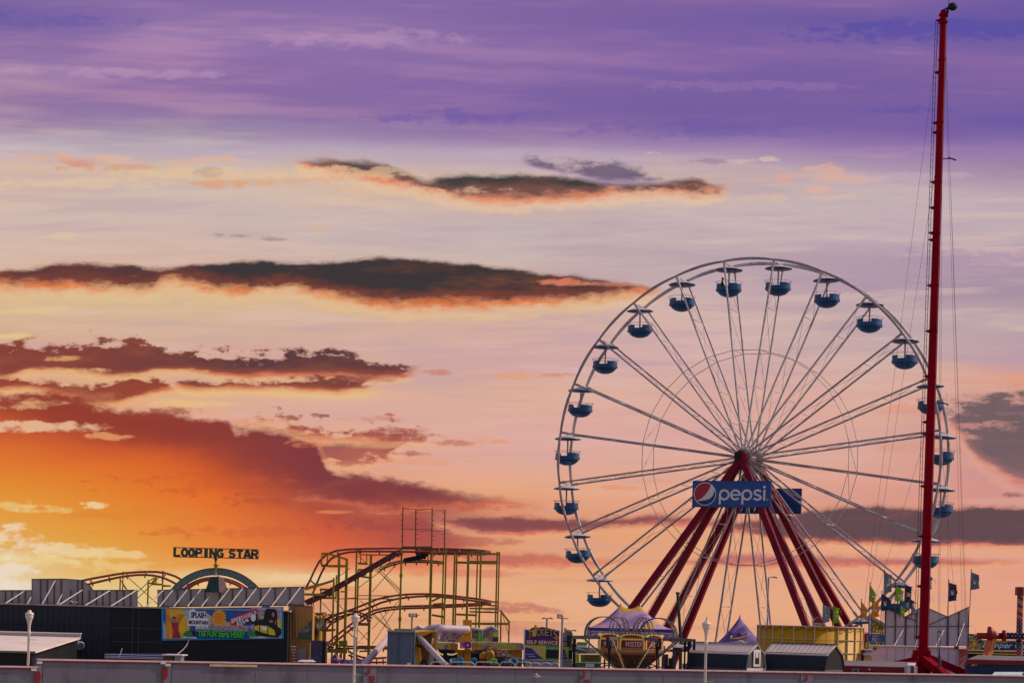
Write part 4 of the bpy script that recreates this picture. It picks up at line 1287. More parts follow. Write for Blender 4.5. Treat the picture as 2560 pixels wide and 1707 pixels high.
# upper run with the turn at left and right
track(pz(z3, [(78, 776), (120, 700), (168, 594), (214, 520), (268, 482), (345, 455), (500, 442), (700, 438), (900, 437), (1250, 441), (1500, 450), (1630, 463)], 122),
      pz(z3, [(140, 818), (192, 690), (250, 572), (322, 504), (400, 476), (505, 464), (700, 462), (890, 464), (1250, 470), (1500, 474), (1622, 470)], 120.4), m_rail, .085)
track(pz(z3, [(1000, 452), (1250, 455), (1480, 462), (1636, 466)], 126), pz(z3, [(1000, 476), (1250, 484), (1480, 484), (1632, 474)], 124.5), m_rail, .085)
# chain lift
track(pz(z3, [(72, 884), (250, 800), (500, 660), (700, 545), (830, 470), (880, 452)], 118), pz(z3, [(92, 908), (270, 822), (520, 678), (716, 566), (846, 494), (900, 474)], 116.8), m_raild, .1, .6, .1, 'lift_track')
mb = MB(); mb.bar(W(z3, 84, 896, 117.3), W(z3, 860, 480, 117.3), .5, .16); mb.build('lift_walkway', m_raild, co)
# middle level
track(pz(z3, [(700, 604), (760, 575), (830, 552), (900, 540), (1010, 538), (1130, 540), (1240, 552)], 123), pz(z3, [(700, 622), (760, 594), (830, 570), (900, 556), (1010, 553), (1130, 556), (1240, 566)], 121.8), paint('olive track', (92, 70, 34), .5, .2, 2), .07)
mb = MB(); mb.bar(W(z3, 905, 540, 122), W(z3, 1090, 502, 122), .2, .3); mb.bar(W(z3, 1008, 494, 122), W(z3, 1110, 490, 122), .25)
for x in (1020, 1050, 1080, 1108):
    mb.bar(W(z3, x, 488, 122), W(z3, x, 530, 122), .06)
mb.build('brake_platform', m_dark, co)
# lower hump and return
track(pz(z3, [(150, 1196), (235, 1060), (300, 1012), (400, 972), (500, 938), (600, 896), (700, 858), (850, 830), (1000, 820), (1130, 820), (1300, 834), (1500, 858), (1600, 872), (1640, 882)], 122),
      pz(z3, [(200, 1204), (270, 1090), (330, 1050), (430, 1000), (560, 955), (640, 925), (720, 890), (850, 860), (1000, 842), (1130, 838), (1300, 852), (1500, 878), (1600, 892), (1640, 896)], 120.6), m_rail, .085)
track(pz(z3, [(1640, 886), (1560, 898), (1400, 906), (1200, 915), (1000, 920), (860, 925), (720, 940), (620, 970), (520, 1030), (400, 1120), (300, 1200), (255, 1245)], 125),
      pz(z3, [(1636, 902), (1560, 912), (1400, 922), (1200, 932), (1000, 938), (860, 944), (720, 962), (630, 992), (545, 1050), (430, 1140), (330, 1220), (290, 1262)], 123.5), m_rail, .085)
track(pz(z3, [(235, 1040), (262, 1022), (330, 990), (470, 960), (560, 985), (640, 1020)], 119), pz(z3, [(262, 1062), (300, 1046), (360, 1012), (470, 985), (552, 1004), (630, 1046)], 118), m_rail, .07)
track(pz(z3, [(140, 1160), (200, 1190), (260, 1225), (320, 1250)], 116), pz(z3, [(140, 1185), (200, 1212), (260, 1246), (320, 1268)], 115), m_rail, .07, .5)
track(pz(z3, [(440, 1300), (540, 1345), (640, 1358), (760, 1352)], 118), pz(z3, [(440, 1330), (540, 1372), (640, 1392), (760, 1390)], 116.6), m_rail, .08)
track(pz(z3, [(330, 1250), (450, 1258), (600, 1258), (770, 1262)], 121), pz(z3, [(330, 1272), (450, 1276), (600, 1276), (770, 1280)], 119.6), m_raild, .07)
# hump behind the roof at left, and the run under the arch
track(pz(z1, [(860, 478), (960, 455), (1100, 430), (1310, 395), (1500, 380), (1640, 378)], 118) + pz(z2, [(60, 380), (115, 386), (200, 408), (280, 440), (340, 478), (420, 540)], 118),
      pz(z1, [(900, 525), (960, 508), (1100, 474), (1310, 430), (1500, 410), (1640, 418)], 116.6) + pz(z2, [(60, 424), (100, 434), (160, 460), (240, 496), (300, 535), (350, 580)], 116.6), m_rail, .09)
track(pz(z2, [(320, 580), (380, 532), (450, 488), (560, 452), (670, 444), (780, 455), (900, 492), (1010, 556)], 114), pz(z2, [(350, 590), (400, 548), (460, 508), (565, 470), (670, 462), (775, 472), (890, 510), (990, 566)], 113), m_rail, .1, .8)

# columns: (table, x, top y, bottom y or None for ground, width px, depth)
COLS = [(z3, 210, 775, None, 12, 118), (z3, 318, 685, None, 15, 116), (z3, 363, 520, None, 20, 120), (z3, 427, 526, None, 22, 117), (z3, 510, 432, None, 14, 122), (z3, 523, 612, None, 14, 119),
        (z3, 630, 486, None, 21, 119), (z3, 887, 445, None, 16, 117), (z3, 1138, 466, None, 22, 119), (z3, 1240, 442, 1130, 12, 122), (z3, 1260, 442, 1130, 14, 118), (z3, 1333, 476, None, 16, 119),
        (z3, 1351, 476, None, 13, 122), (z3, 1447, 480, None, 20, 119), (z3, 1524, 480, None, 12, 122), (z3, 1553, 450, None, 16, 118), (z3, 1690, 465, None, 14, 120), (z3, 1708, 465, None, 12, 122),
        (z3, 1722, 975, None, 13, 121), (z3, 1789, 1062, None, 13, 121), (z3, 252, 1035, None, 10, 120), (z3, 218, 476, 586, 10, 121), (z3, 266, 478, 586, 12, 121), (z3, 594, 478, 560, 9, 120), (z3, 545, 450, 560, 9, 121),
        (z3, 340, 660, 850, 12, 119), (z3, 356, 512, 585, 8, 121),
        (z1, 1285, 436, 900, 14, 117), (z1, 1315, 375, 900, 12, 119), (z1, 1584, 465, 900, 16, 117), (z1, 1667, 440, 510, 12, 119), (z1, 1740, 368, 900, 16, 119), (z2, 115, 365, 900, 10, 119), (z2, 380, 490, 900, 10, 117), (z2, 1728, 515, 760, 10, 117)]
for z, x, yt, yb, w, Y in COLS:
    k = (.29785 if z is z3 else .23411) * Y * DS / F
    a = W(z, x, yt, Y)
    b = Vector((a.x, a.y, 0)) if yb is None else Vector((a.x, a.y, W(z, x, yb, Y).z))
    mb = MB(); mb.bar(a, b, w * k)
    if w >= 16 and z is z3 and x in (887,):
        for yy in (665, 1030):
            q = W(z, x, yy, Y); mb.bar(Vector((a.x, a.y, q.z - .12)), Vector((a.x, a.y, q.z + .12)), w * k * 1.6)
    mb.build('support_column', m_olive, co)
for a, b, w, Y in [((214, 482), (270, 482), .2, 121), ((214, 582), (270, 582), .2, 121), ((270, 585), (430, 586), .2, 119), ((268, 482), (430, 530), .16, 119), ((505, 445), (550, 460), .16, 121), ((520, 562), (600, 566), .18, 120),
                   ((540, 490), (880, 494), .1, 119), ((1138, 548), (1245, 560), .18, 120), ((1150, 470), (1260, 462), .16, 120), ((1330, 484), (1560, 486), .2, 121), ((1490, 468), (1560, 456), .16, 121), ((1340, 554), (1540, 560), .2, 121),
                   ((1440, 548), (1695, 550), .16, 120), ((1530, 562), (1690, 562), .14, 120), ((1440, 486), (1705, 484), .18, 120), ((70, 822), (318, 828), .2, 117), ((210, 850), (335, 850), .14, 117), ((75, 780), (318, 706), .2, 117),
                   ((200, 780), (268, 782), .16, 118), ((523, 615), (580, 618), .16, 119), ((580, 618), (583, 665), .14, 119), ((523, 668), (625, 684), .16, 119), ((210, 858), (880, 862), .07, 119), ((430, 856), (520, 852), .08, 119),
                   ((520, 832), (880, 836), .07, 119), ((1140, 995), (1240, 1012), .18, 120), ((1150, 905), (1240, 898), .14, 120), ((1345, 990), (1520, 998), .18, 120), ((1455, 940), (1690, 944), .14, 120), ((1455, 968), (1690, 974), .14, 120),
                   ((1640, 884), (1700, 888), .14, 120), ((1475, 1068), (1795, 1070), .2, 120), ((1714, 955), (1795, 1062), .16, 121), ((1690, 920), (1560, 908), .12, 121), ((205, 1128), (330, 1120), .2, 118), ((210, 992), (318, 994), .14, 118),
                   ((265, 1292), (430, 1300), .34, 117), ((360, 1232), (430, 1228), .4, 117), ((265, 1280), (350, 1225), .16, 116), ((510, 1272), (770, 1276), .2, 119), ((510, 1072), (625, 1074), .24, 119), ((375, 800), (425, 800), .12, 118),
                   ((530, 1300), (630, 1296), .14, 119), ((455, 600), (340, 690), .05, 118), ((1140, 880), (1230, 838), .16, 120)]:
    beam(z3, a, b, Y, w)
for a, b in [((640, 556), (886, 792)), ((640, 570), (880, 830)), ((640, 800), (850, 560)), ((520, 770), (720, 620)), ((880, 480), (700, 610)), ((520, 500), (690, 640)), ((690, 630), (880, 800)), ((645, 880), (800, 1120)), ((540, 875), (800, 1130)),
             ((870, 870), (640, 1110)), ((880, 880), (640, 1240)), ((440, 1140), (495, 1195)), ((520, 1120), (615, 1220)), ((620, 1120), (520, 1230)), ((220, 890), (310, 990)), ((330, 870), (420, 980)), ((420, 1000), (500, 930)), ((560, 985), (625, 1080)), ((545, 980), (545, 1060)),
             ((650, 1000), (790, 1125)), ((520, 985), (500, 1010)), ((1725, 960), (1790, 1190)), ((540, 1400), (620, 1320))]:
    beam(z3, a, b, 119.4, .055, 118.2, 'cross_brace')
for a, b in [((1300, 480), (1360, 572)), ((1370, 440), (1680, 720)), ((1640, 436), (1475, 590)), ((1700, 440), (1470, 660)), ((1475, 700), (1520, 750)), ((1290, 470), (1340, 560)), ((1590, 500), (1740, 516)), ((1600, 472), (1660, 440)), ((1745, 528), (1800, 530))]:
    beam(z1, a, b, 118.4, .06 if a[0] not in (1590, 1745) else .14, 117.6, 'cross_brace')
for a, b in [((0, 510), (110, 515)), ((115, 528), (200, 530)), ((1630, 555), (1790, 512)), ((1630, 620), (1800, 628)), ((0, 500), (50, 440))]:
    beam(z2, a, b, 118, .15)
# bare sign frame on top of the coaster
m_olivedk = paint('dark olive steel', (96, 84, 34), .55, .2, 1.6)
sf = thing('sign_frame', 'tall empty olive sign frame standing on top of the coaster', 'frame', W(z3, 1020, 432, 120))
for x, yt in ((897, 92), (1006, 108), (1143, 96), (1250, 110)):
    mb = MB(); mb.bar(W(z3, x, yt, 120), W(z3, x - 4, 432, 120), .07); mb.build('post', m_olivedk, sf)
mb = MB()
for a, b in [((898, 104), (1005, 112)), ((1005, 112), (1143, 108)), ((1010, 120), (1140, 106)), ((1143, 118), (1250, 122)), ((897, 276), (1143, 277)), ((1005, 290), (1250, 292))]:
    mb.bar(W(z3, *a, 120), W(z3, *b, 120), .03)
mb.build('cross_rails', m_olivedk, sf)
mb = MB()
for x, s in ((897, 1), (1006, 1), (1143, -1), (1250, -1)):
    for y in (136, 188, 232, 318, 356):
        if (y + x) % 2 == 0:
            mb.bar(W(z3, x, y, 120), W(z3, x + 22 * s, y, 120), .035)
        else:
            mb.bar(W(z3, x, y + 14, 120), W(z3, x - 20 * s, y + 14, 120), .035)
mb.build('step_pegs', m_olivedk, sf)
mb = MB(); mb.bar(W(z3, 890, 430, 119.8), W(z3, 1143, 430, 119.8), .16); mb.build('sill_beam', m_olivedk, sf)

# ------------------------------------------------------------------ small things in front of the coaster
m_gold = paint('carved gold edging', (190, 140, 40), .4, .25, 4, dirt=(120, 70, 20))
m_carv = patches('carousel scene', [(120, 104, 70), (96, 90, 66), (150, 130, 96), (70, 74, 60)], 1.6)
cr = thing('carousel_board', 'carved carousel rounding board with gold scrolls beside the orange tower', 'carousel board', P(797, 1600, 103))
cp = Plane((0, 103 * DS, 0), .5)
cp.O = P(797, 1560, 103); cp.O.z = 0
mb = MB(); cp.ppoly(mb, [z3(*p) for p in [(138, 992), (160, 1012), (190, 1018), (220, 1010), (245, 996), (232, 1060), (200, 1130), (160, 1140), (138, 1130)]], -.3, 0); mb.build('scene_panel', m_carv, cr)
mb = MB(); cp.ribbon(mb, [cp.px(*z3(*p)) for p in [(136, 985), (150, 1006), (175, 1016), (205, 1014), (230, 1000), (246, 992)]], .2, .002, .1); mb.build('gold_scroll', m_gold, cr)
mb = MB()
for p in [(145, 1000), (170, 1015), (200, 1016), (228, 1004), (244, 994)]:
    q = cp.px(*z3(*p)); mb.ball(cp.w(q, .1), .11, .08, .11, 8, 6)
mb.build('gold_bosses', m_gold, cr, True)
mb = MB(); mb.ball(W(z3, 160, 1115, 102.6), .28, .3, .34); mb.build('carved_head', paint('dark carved wood', (60, 40, 34), .6, .3, 3), cr, True)
mb = MB(); q = W(z3, 190, 1130, 103.3); mb.tube([q, Vector((q.x, q.y, 0))], .2, 10); mb.build('centre_pole', m_gold, cr)

m_mag = paint('magenta fibreglass', (150, 26, 90), .35, .14, 3); m_ryl = paint('royal blue fibreglass', (46, 50, 120), .35, .14, 3)
cu = thing('spinning_cup', 'magenta and blue pot shaped ride car behind the wall', 'ride car', W(z3, 328, 1400, 96))
c = W(z3, 328, 1375, 96)
mb = MB(); mb.lathe(c, [(.06, -.3), (.16, -.2), (.235, -.08), (.24, .02), (.21, .06)], 20); mb.build('bowl', m_mag, cu, True)
mb = MB(); mb.lathe(c + Vector((0, 0, .06)), [(.22, 0), (.23, .03), (.15, .08), (.16, .12), (.1, .17), (.11, .2), (.05, .24), (.03, .3), (0, .32)], 20); mb.build('pagoda_lid', m_ryl, cu, True)
mb = MB()
for k in range(12):
    a = R(30 * k); mb.ball(c + Vector((.235 * math.cos(a), .235 * math.sin(a), .07)), .025, seg=6, rings=4)
mb.build('bulbs', m_whitecap, cu)
mb = MB(); mb.tube([c - Vector((0, 0, .25)), Vector((c.x, c.y, 0))], .07, 8); mb.build('stem', m_frame, cu)
m_rflag = paint('red sail', (206, 60, 70), .6, .1, 3)
mb = MB(); fq = Plane((0, 96.5 * DS, 0), 0)
fq.ppoly(mb, [z3(*p) for p in [(358, 1338), (372, 1316), (390, 1310), (386, 1350), (380, 1374), (366, 1352)]], -.03, .03)
q = W(z3, 380, 1372, 96.5); mb.bar(q, Vector((q.x, q.y, 0)), .05)
tag(mb.build('red_sail', m_rflag), 'small red pointed sail on a stick beside the magenta ride car', 'sail')
m_pban = patches('violet cloud panel', [(190, 170, 210), (120, 60, 140), (150, 120, 190), (70, 56, 130)], 1.3)
mb = MB(); boxpx(mb, 849, 904, 1648, 96, .1); tag(mb.build('fence_panel', m_pban), 'lilac fence panel with purple clouds low behind the wall', 'fence panel')

# flood lights and far lights
def floodlight(label, hx0, hy0, hx1, hy1, px_, pyb, Y, tilt, group):
    a, b = P(hx0, hy0, Y), P(hx1, hy1, Y); c = (a + b) / 2
    r = thing('floodlight', label, 'floodlight', (P(px_, pyb, Y).x, Y * DS, 0), group)
    w, h = abs(b.x - a.x), abs(a.z - b.z)
    x = P(px_, (hy1 + pyb) / 2, Y).x
    mb = MB(); mb.tube([Vector((x, Y * DS, 0)), Vector((x, Y * DS, c.z - h * .4))], .05, 8); mb.build('pole', m_galv, r)
    mb = MB(); mb.hexa([c + Vector(p) for p in [(-w / 2, -.1, -h / 2), (w / 2, -.1, -h / 2), (w / 2 * .8, .15, -h / 2 * .8), (-w / 2 * .8, .15, -h / 2 * .8), (-w / 2, -.16, h / 2), (w / 2, -.16, h / 2), (w / 2 * .8, .15, h / 2 * .8), (-w / 2 * .8, .15, h / 2 * .8)]])
    hd = mb.build('lamp_head', m_frame, r)
    mb = MB(); mb.box(c.x - w * .36, c.x + w * .36, c.y - .19, c.y - .165, c.z - h * .36, c.z + h * .36); mb.build('glass', m_white, hd)
    mb = MB(); mb.bar((x, Y * DS, c.z - h * .42), (x + .3 * tilt, Y * DS, c.z - h * .5), .04); mb.bar(c + Vector((w * .5, 0, 0)), c + Vector((w * .8, 0, h * .1)), .03); mb.build('bracket', m_frame, r)


floodlight('floodlight on a thin pole in front of the coaster columns', *z4(505, 76), *z4(640, 134), z4(553, 0)[0], 1600, 105, 1, 'floodlights on poles')
floodlight('floodlight leaning left on a tall pole right of the ticket booth', *z5(576, 176), *z5(644, 232), z5(636, 0)[0], 1660, 92, 1, 'floodlights on poles')


def tee_light(label, x0, x1, y, px_, Y, dbl=True):
    a = P(px_, y, Y); r = thing('street_light', label, 'street light', (a.x, a.y, 0), 'street lights beyond the rides')
    mb = MB(); mb.tube([Vector((a.x, a.y, 0)), a], [.11, .07], 8); mb.build('pole', m_galv, r)
    for e in ((x0, x1) if dbl else (x1,)):
        q = P(e, y, Y); d = q - a
        mb = MB(); mb.bar(a, a + d * .5 + Vector((0, 0, .06)), .07); mb.build('arm', m_galv, r)
        mb = MB(); mb.hexa([a + d * t_ + Vector((0, sy, sz + (.06 if t_ < .8 else 0))) for sz in (-.07, .05) for t_, sy in ((.45, -.15), (1, -.1), (1, .1), (.45, .15))]); mb.build('lamp_head', m_galv, r)


tee_light('grey double headed street light behind the ticket booths', z5(380, 0)[0], z5(520, 0)[0], 1545.5, z5(446, 0)[0], 150)
tee_light('low double headed street light peeping over the second ticket board', z5(700, 0)[0], z5(822, 0)[0], z5(0, 388)[1], z5(757, 0)[0], 150)
tee_light('grey single armed street light standing inside the wheel', 1900, 1943, 1443, 1921.5, 166, False)

# ------------------------------------------------------------------ yellow pendulum ride with its grey cabinet
m_cab = paint('blue grey cabinet', (96, 104, 120), .6, .16, .7, stretch=(1, 1, .4))
m_cabtop = paint('mossy cabinet top', (140, 122, 54), .7, .3, 2)
m_ydk = paint('ride yellow', (206, 146, 24), .45, .2, 1.2, dirt=(120, 78, 20))
m_tube = paint('white ride tube', (204, 180, 184), .45, .1, 1.5)
m_teal = paint('teal ride seat', (16, 130, 160), .35, .14, 3)
m_lime = paint('lime ride seat', (110, 200, 40), .35, .12, 3)
m_purpf = patches('purple flower scenery', [(120, 60, 130), (160, 110, 160), (196, 170, 70), (90, 50, 120)], 1.4, stretch=(1, 1, 1.6))
m_yban = patches('yellow and violet scenery', [(196, 176, 60), (206, 190, 90), (150, 80, 150), (190, 170, 70)], 1.0, stretch=(1, 1, 2))
m_gban = patches('green and yellow scenery', [(130, 170, 60), (196, 190, 70), (90, 140, 60), (150, 100, 140)], 1.2)

kb = thing('steel_cabinet', 'tall blue grey steel cabinet with mossy top behind the wall', 'cabinet', P(1002, 1660, 91.5))
mb = MB(); boxpx(mb, 968, 1030, 1579, 91.5, 1.5); mb.build('body', m_cab, kb, bevel=.02)
mb = MB(); boxpx(mb, 1029.6, 1036.5, 1581, 91.6, 1.4); mb.build('side_post', m_cab, kb)
mb = MB(); boxpx(mb, 967, 1037, 1575, 91.4, 1.6, yb=1579.3); mb.build('lid', m_galv, kb)
mb = MB(); boxpx(mb, 984, 1030, 1570.5, 92.2, .8, yb=1575.2); mb.build('mossy_cap', m_cabtop, kb, bevel=.05)
mb = MB(); boxpx(mb, 996.5, 997.3, 1581, 91.45, .04); mb.build('door_seam', m_frame, kb)
mb = MB(); boxpx(mb, 1018, 1026, 1656, 91, .3); mb.build('white_box', m_white, kb)

pr = thing('pendulum_ride', 'yellow spinning ride with white support tubes and scenery boards', 'fairground ride', P(1130, 1700, 93))
mb = MB(); mb.tube([P(972, 1592, 93.5), P(913, 1657, 92), P(900, 1672, 91.6)], .17, 14); mb.build('support_tube', m_tube, pr, True)
mb = MB(); mb.tube([W(z4, 600, 372, 92.6), W(z4, 1065, 872, 91)], .15, 14); mb.build('support_tube', m_tube, pr, True)
mb = MB(); mb.tube([W(z4, 884, 415, 94), W(z4, 806, 900, 94)], .2, 14); mb.build('support_tube', m_tube, pr, True)
mb = MB(); mb.tube(smooth_path([W(z4, 925, 470, 93.4), W(z4, 965, 360, 93.4), W(z4, 1010, 318, 93.4), W(z4, 1120, 316, 93.6), W(z4, 1425, 326, 94.2)]), .2, 16); mb.build('boom_tube', m_tube, pr, True)
mb = MB(); mb.tube(smooth_path([W(z4, 800, 320, 94.3), W(z4, 870, 296, 94.2), W(z4, 960, 288, 94.2), W(z4, 1010, 300, 94)]), .16, 12); mb.build('boom_elbow', m_tube, pr, True)
# hood and motor housing
mb = MB(); a = [W(z4, 600, 372, 92.4), W(z4, 700, 442, 92.2), W(z4, 912, 345, 92.2), W(z4, 620, 330, 93)]
bk = Vector((0, 1.3, .0)); mb.hexa([a[0], a[1], a[2], a[3], a[0] + bk, a[1] + bk, a[2] + bk, a[3] + bk]); mb.build('hood', m_ydk, pr)
mb = MB(); mb.hexa([W(z4, 640, 880, 93.2), W(z4, 790, 880, 93.2), W(z4, 790, 880, 94.4), W(z4, 640, 880, 94.4), W(z4, 640, 400, 93.2), W(z4, 880, 372, 93.2), W(z4, 880, 372, 94.4), W(z4, 640, 400, 94.4)])
mb.build('motor_housing', paint('dark ochre housing', (120, 84, 24), .6, .4, 1.2, dirt=(40, 28, 18)), pr)
mb = MB(); mb.bar(W(z4, 610, 430, 92.6), W(z4, 680, 900, 92.2), .26); mb.bar(W(z4, 560, 318, 92.6), W(z4, 640, 372, 92.6), .16); mb.bar(W(z4, 915, 350, 92.9), W(z4, 925, 480, 93), .14); mb.bar(W(z4, 925, 470, 93), W(z4, 895, 620, 93), .2)
mb.build('yellow_struts', m_ydk, pr)
mb = MB(); mb.tube(smooth_path([W(z4, 640, 560, 92.4), W(z4, 690, 590, 92.2), W(z4, 760, 540, 92.4)]), .05, 8); mb.build('hydraulic_hose', m_dark, pr)
mb = MB(); mb.tube(smooth_path([W(z4, 690, 880, 91.6), W(z4, 740, 800, 91.6), W(z4, 800, 870, 91.6)]), .07, 8); mb.build('hydraulic_hose', m_dark, pr)
# centre column with cross head
mb = MB(); boxpx(mb, *[z4(x, 0)[0] for x in (1338, 1472)], z4(0, 178)[1], 94.6, .6, yb=z4(0, 320)[1]); mb.build('column_head', m_ydk, pr)
mb = MB(); boxpx(mb, z4(1358, 0)[0], z4(1470, 0)[0], z4(0, 320)[1], 94.8, .6, yb=z4(0, 520)[1]); mb.build('column', m_ydk, pr)
mb = MB()
for x0, x1, y0, y1, Y in [(1222, 1490, 480, 512, 94), (1262, 1478, 440, 482, 94.2), (1365, 1462, 626, 940, 94.3), (1255, 1345, 660, 940, 94.6), (1150, 1262, 540, 640, 94.1), (1480, 1590, 535, 640, 94.1), (1215, 1520, 640, 662, 94)]:
    boxpx(mb, z4(x0, 0)[0], z4(x1, 0)[0], z4(0, y0)[1], Y, .5, yb=z4(0, y1)[1])
mb.build('carriage', m_ydk, pr)
mb = MB(); boxpx(mb, z4(1295, 0)[0], z4(1476, 0)[0], z4(0, 520)[1], 93.6, .6, yb=z4(0, 620)[1]); mb.build('flower_box', patches('pink flower box', [(200, 150, 150), (206, 170, 160), (170, 90, 150), (210, 180, 120)], 2.2), pr)
pp = Plane((0, 93.6 * DS, 0), 0)
mb = MB(); pp.disc(mb, pp.px(*z4(1420, 568)), .18, .18, .001, .03, 14); fl = mb.build('flower_ring', paint('purple ring', (130, 30, 130), .5), pr)
mb = MB(); pp.disc(mb, pp.px(*z4(1420, 568)), .06, .06, .031, .05, 10); mb.build('flower_heart', m_white, pr)
# scenery boards
mb = MB(); boxpx(mb, z4(955, 0)[0], z4(1370, 0)[0], z4(0, 368)[1], 97, .2, yb=z4(0, 520)[1]); mb.build('flower_board', m_purpf, pr)
mb = MB(); boxpx(mb, z4(930, 0)[0], z4(1500, 0)[0], z4(0, 516)[1], 96.9, .3, yb=z4(0, 530)[1]); boxpx(mb, z4(1500, 0)[0], z4(2260, 0)[0], z4(0, 520)[1], 96.9, .3, yb=z4(0, 533)[1]); mb.build('white_rail', m_white, pr)
mb = MB(); boxpx(mb, z4(905, 0)[0], z4(1150, 0)[0], z4(0, 530)[1], 96.8, .25, yb=z4(0, 632)[1]); mb.build('yellow_board', m_yban, pr)
mb = MB(); boxpx(mb, z4(1590, 0)[0], z4(2290, 0)[0], z4(0, 533)[1], 96.8, .25, yb=z4(0, 634)[1]); mb.build('yellow_board', m_yban, pr)
mb = MB(); boxpx(mb, z4(900, 0)[0], z4(1640, 0)[0], z4(0, 636)[1], 98.5, .3); mb.build('dark_backdrop', m_dark, pr)
m_dpurp = patches('dim purple backdrop', [(54, 34, 70), (80, 50, 90), (40, 50, 60), (110, 70, 60)], 1.1)
mb = MB(); boxpx(mb, z4(1640, 0)[0], z4(2080, 0)[0], z4(0, 636)[1], 98.4, .3); mb.build('purple_backdrop', m_dpurp, pr)
mb = MB(); boxpx(mb, z4(2080, 0)[0], z4(2262, 0)[0], z4(0, 634)[1], 97.2, .5); mb.build('yellow_cabinet', m_ydk, pr)
bp2 = Plane((0, 98.4 * DS, 0), 0)
mb = MB(); bp2.text(mb, 'POWER SURGE', (*z4(1708, 636), *z4(2062, 662)), .002, .02, .02); mb.build('lettering', paint('yellow lettering', (190, 160, 50), .5), pr)
mb = MB(); bp2.poly(mb, [bp2.px(*z4(1490, 700)), bp2.px(*z4(1600, 700)), bp2.px(*z4(1600, 640)), bp2.px(*z4(1490, 640))], .003, .05); mb.build('dark_hatch', m_frame, pr)
mb = MB()
for p in [(1660, 745), (1740, 730), (1725, 775), (1775, 720)]:
    mb.ball(W(z4, *p, 97.6), .22, .15, .26, 10, 6)
mb.build('yellow_blossom', m_ydk, pr, True)
mb = MB()
for p in [(1700, 780), (1650, 790)]:
    mb.ball(W(z4, *p, 97.6), .16, .15, .24, 10, 6)
mb.build('crimson_blossom', m_redletter, pr, True)
rnd = random.Random(11)
mb = MB()
for k in range(70):
    x = rnd.uniform(1880, 2070); y = rnd.uniform(675, 740); q = W(z4, x, y, 97.3)
    d = Vector((rnd.uniform(-.2, .25), rnd.uniform(-.1, .1), rnd.uniform(-.06, .1)))
    mb.bar(q, q + d, .05)
mb.build('painted_feathers', patches('red white feathers', [(200, 60, 50), (220, 200, 190), (190, 90, 40), (230, 220, 210)], 3), pr)
mb = MB()
for cx_, cy_, r0, a0, a1 in [(1045, 610, 105, 200, 260), (1165, 560, 155, 250, 300)]:
    for k in range(9):
        a = R(a0 + (a1 - a0) * k / 8); mb.ball(W(z4, cx_ + r0 * math.cos(a), cy_ - r0 * math.sin(a), 97.4), .045, seg=6, rings=4)
mb.build('bulb_arc', m_lit, pr)

# ride seats and the pipe barrier
m_seatpad = paint('white seat pad', (226, 214, 214), .5, .05, 2)


def seat(x, y, w, h, mat, label, group, pad):
    k = 91.5 * DS / F * .16156
    c = W(z4, x, y, 91.5); r = thing('ride_pod', label, 'ride pod', (c.x, c.y, c.z - 1.2), group)
    ww, hh = w * k, h * k
    mb = MB(); pts = [(-.5, -.5), (-.5, .1), (-.42, .36), (-.2, .5), (.22, .5), (.44, .36), (.5, .05), (.46, -.5)]
    sp3 = Plane((c.x, c.y - .3, c.z), .0); sp3.poly(mb, [(p[0] * ww, p[1] * hh) for p in pts], -.6, 0); sb = mb.build('shell', mat, r, bevel=.03)
    mb = MB(); sp3.poly(mb, [(p[0] * ww * .34 + ww * .1, p[1] * hh * .4 - hh * .15) for p in [(-.5, -.4), (.5, -.4), (.4, .5), (-.4, .5)]], .004, .05); mb.build('restraint', m_dark, r)
    if pad:
        mb = MB(); sp3.disc(mb, (-ww * .4, hh * .1), ww * .2, hh * .32, .002, .07, 14); mb.build('head_pad', m_seatpad, r)
    mb = MB(); mb.bar((c.x, c.y, c.z - hh * .4), (c.x, c.y, 0), .14); mb.build('stem', m_frame, r)


for x, y, w, h, m, lb, g, pad in [(1200, 812, 100, 82, m_teal, 'small teal ride seat, leftmost of the row, with white left pad', None, True), (1308, 816, 100, 128, m_teal, 'tall teal ride seat just left of the yellow ride column', None, False),
                                  (1514, 815, 96, 110, m_teal, 'teal ride seat just right of the yellow ride column', None, False), (1818, 818, 110, 96, m_lime, 'lime green ride seat in the middle of the row behind the wall', None, False),
                                  (2022, 822, 70, 86, m_teal, 'narrow teal ride seat right of the lime seat', None, False), (2118, 812, 110, 104, m_teal, 'teal ride seat with round white pad under the yellow cabinet', None, True),
                                  (2222, 815, 84, 96, m_teal, 'teal ride seat with white pad beside the ticket booth foot', None, True), (2306, 815, 76, 104, m_teal, 'teal ride seat closest to the ticket booth, without pad', None, False)]:
    seat(x, y, w, h, m, lb, 'seats of the spinning ride', pad)
RAILS = [(4, 840, 1125, 'under the white slanting tube'), (4, 1145, 1520, 'before the teal seats and yellow column'), (4, 1540, 1905, 'before the lime ride seat'), (4, 1925, 2145, 'before the narrow teal seat'), (4, 2160, 2400, 'left of the ticket booth foot'),
         (5, 232, 366, 'under the ticket booth, left one'), (5, 366, 498, 'under the ticket booth, middle one'), (5, 498, 600, 'under the ticket booth, right one')]
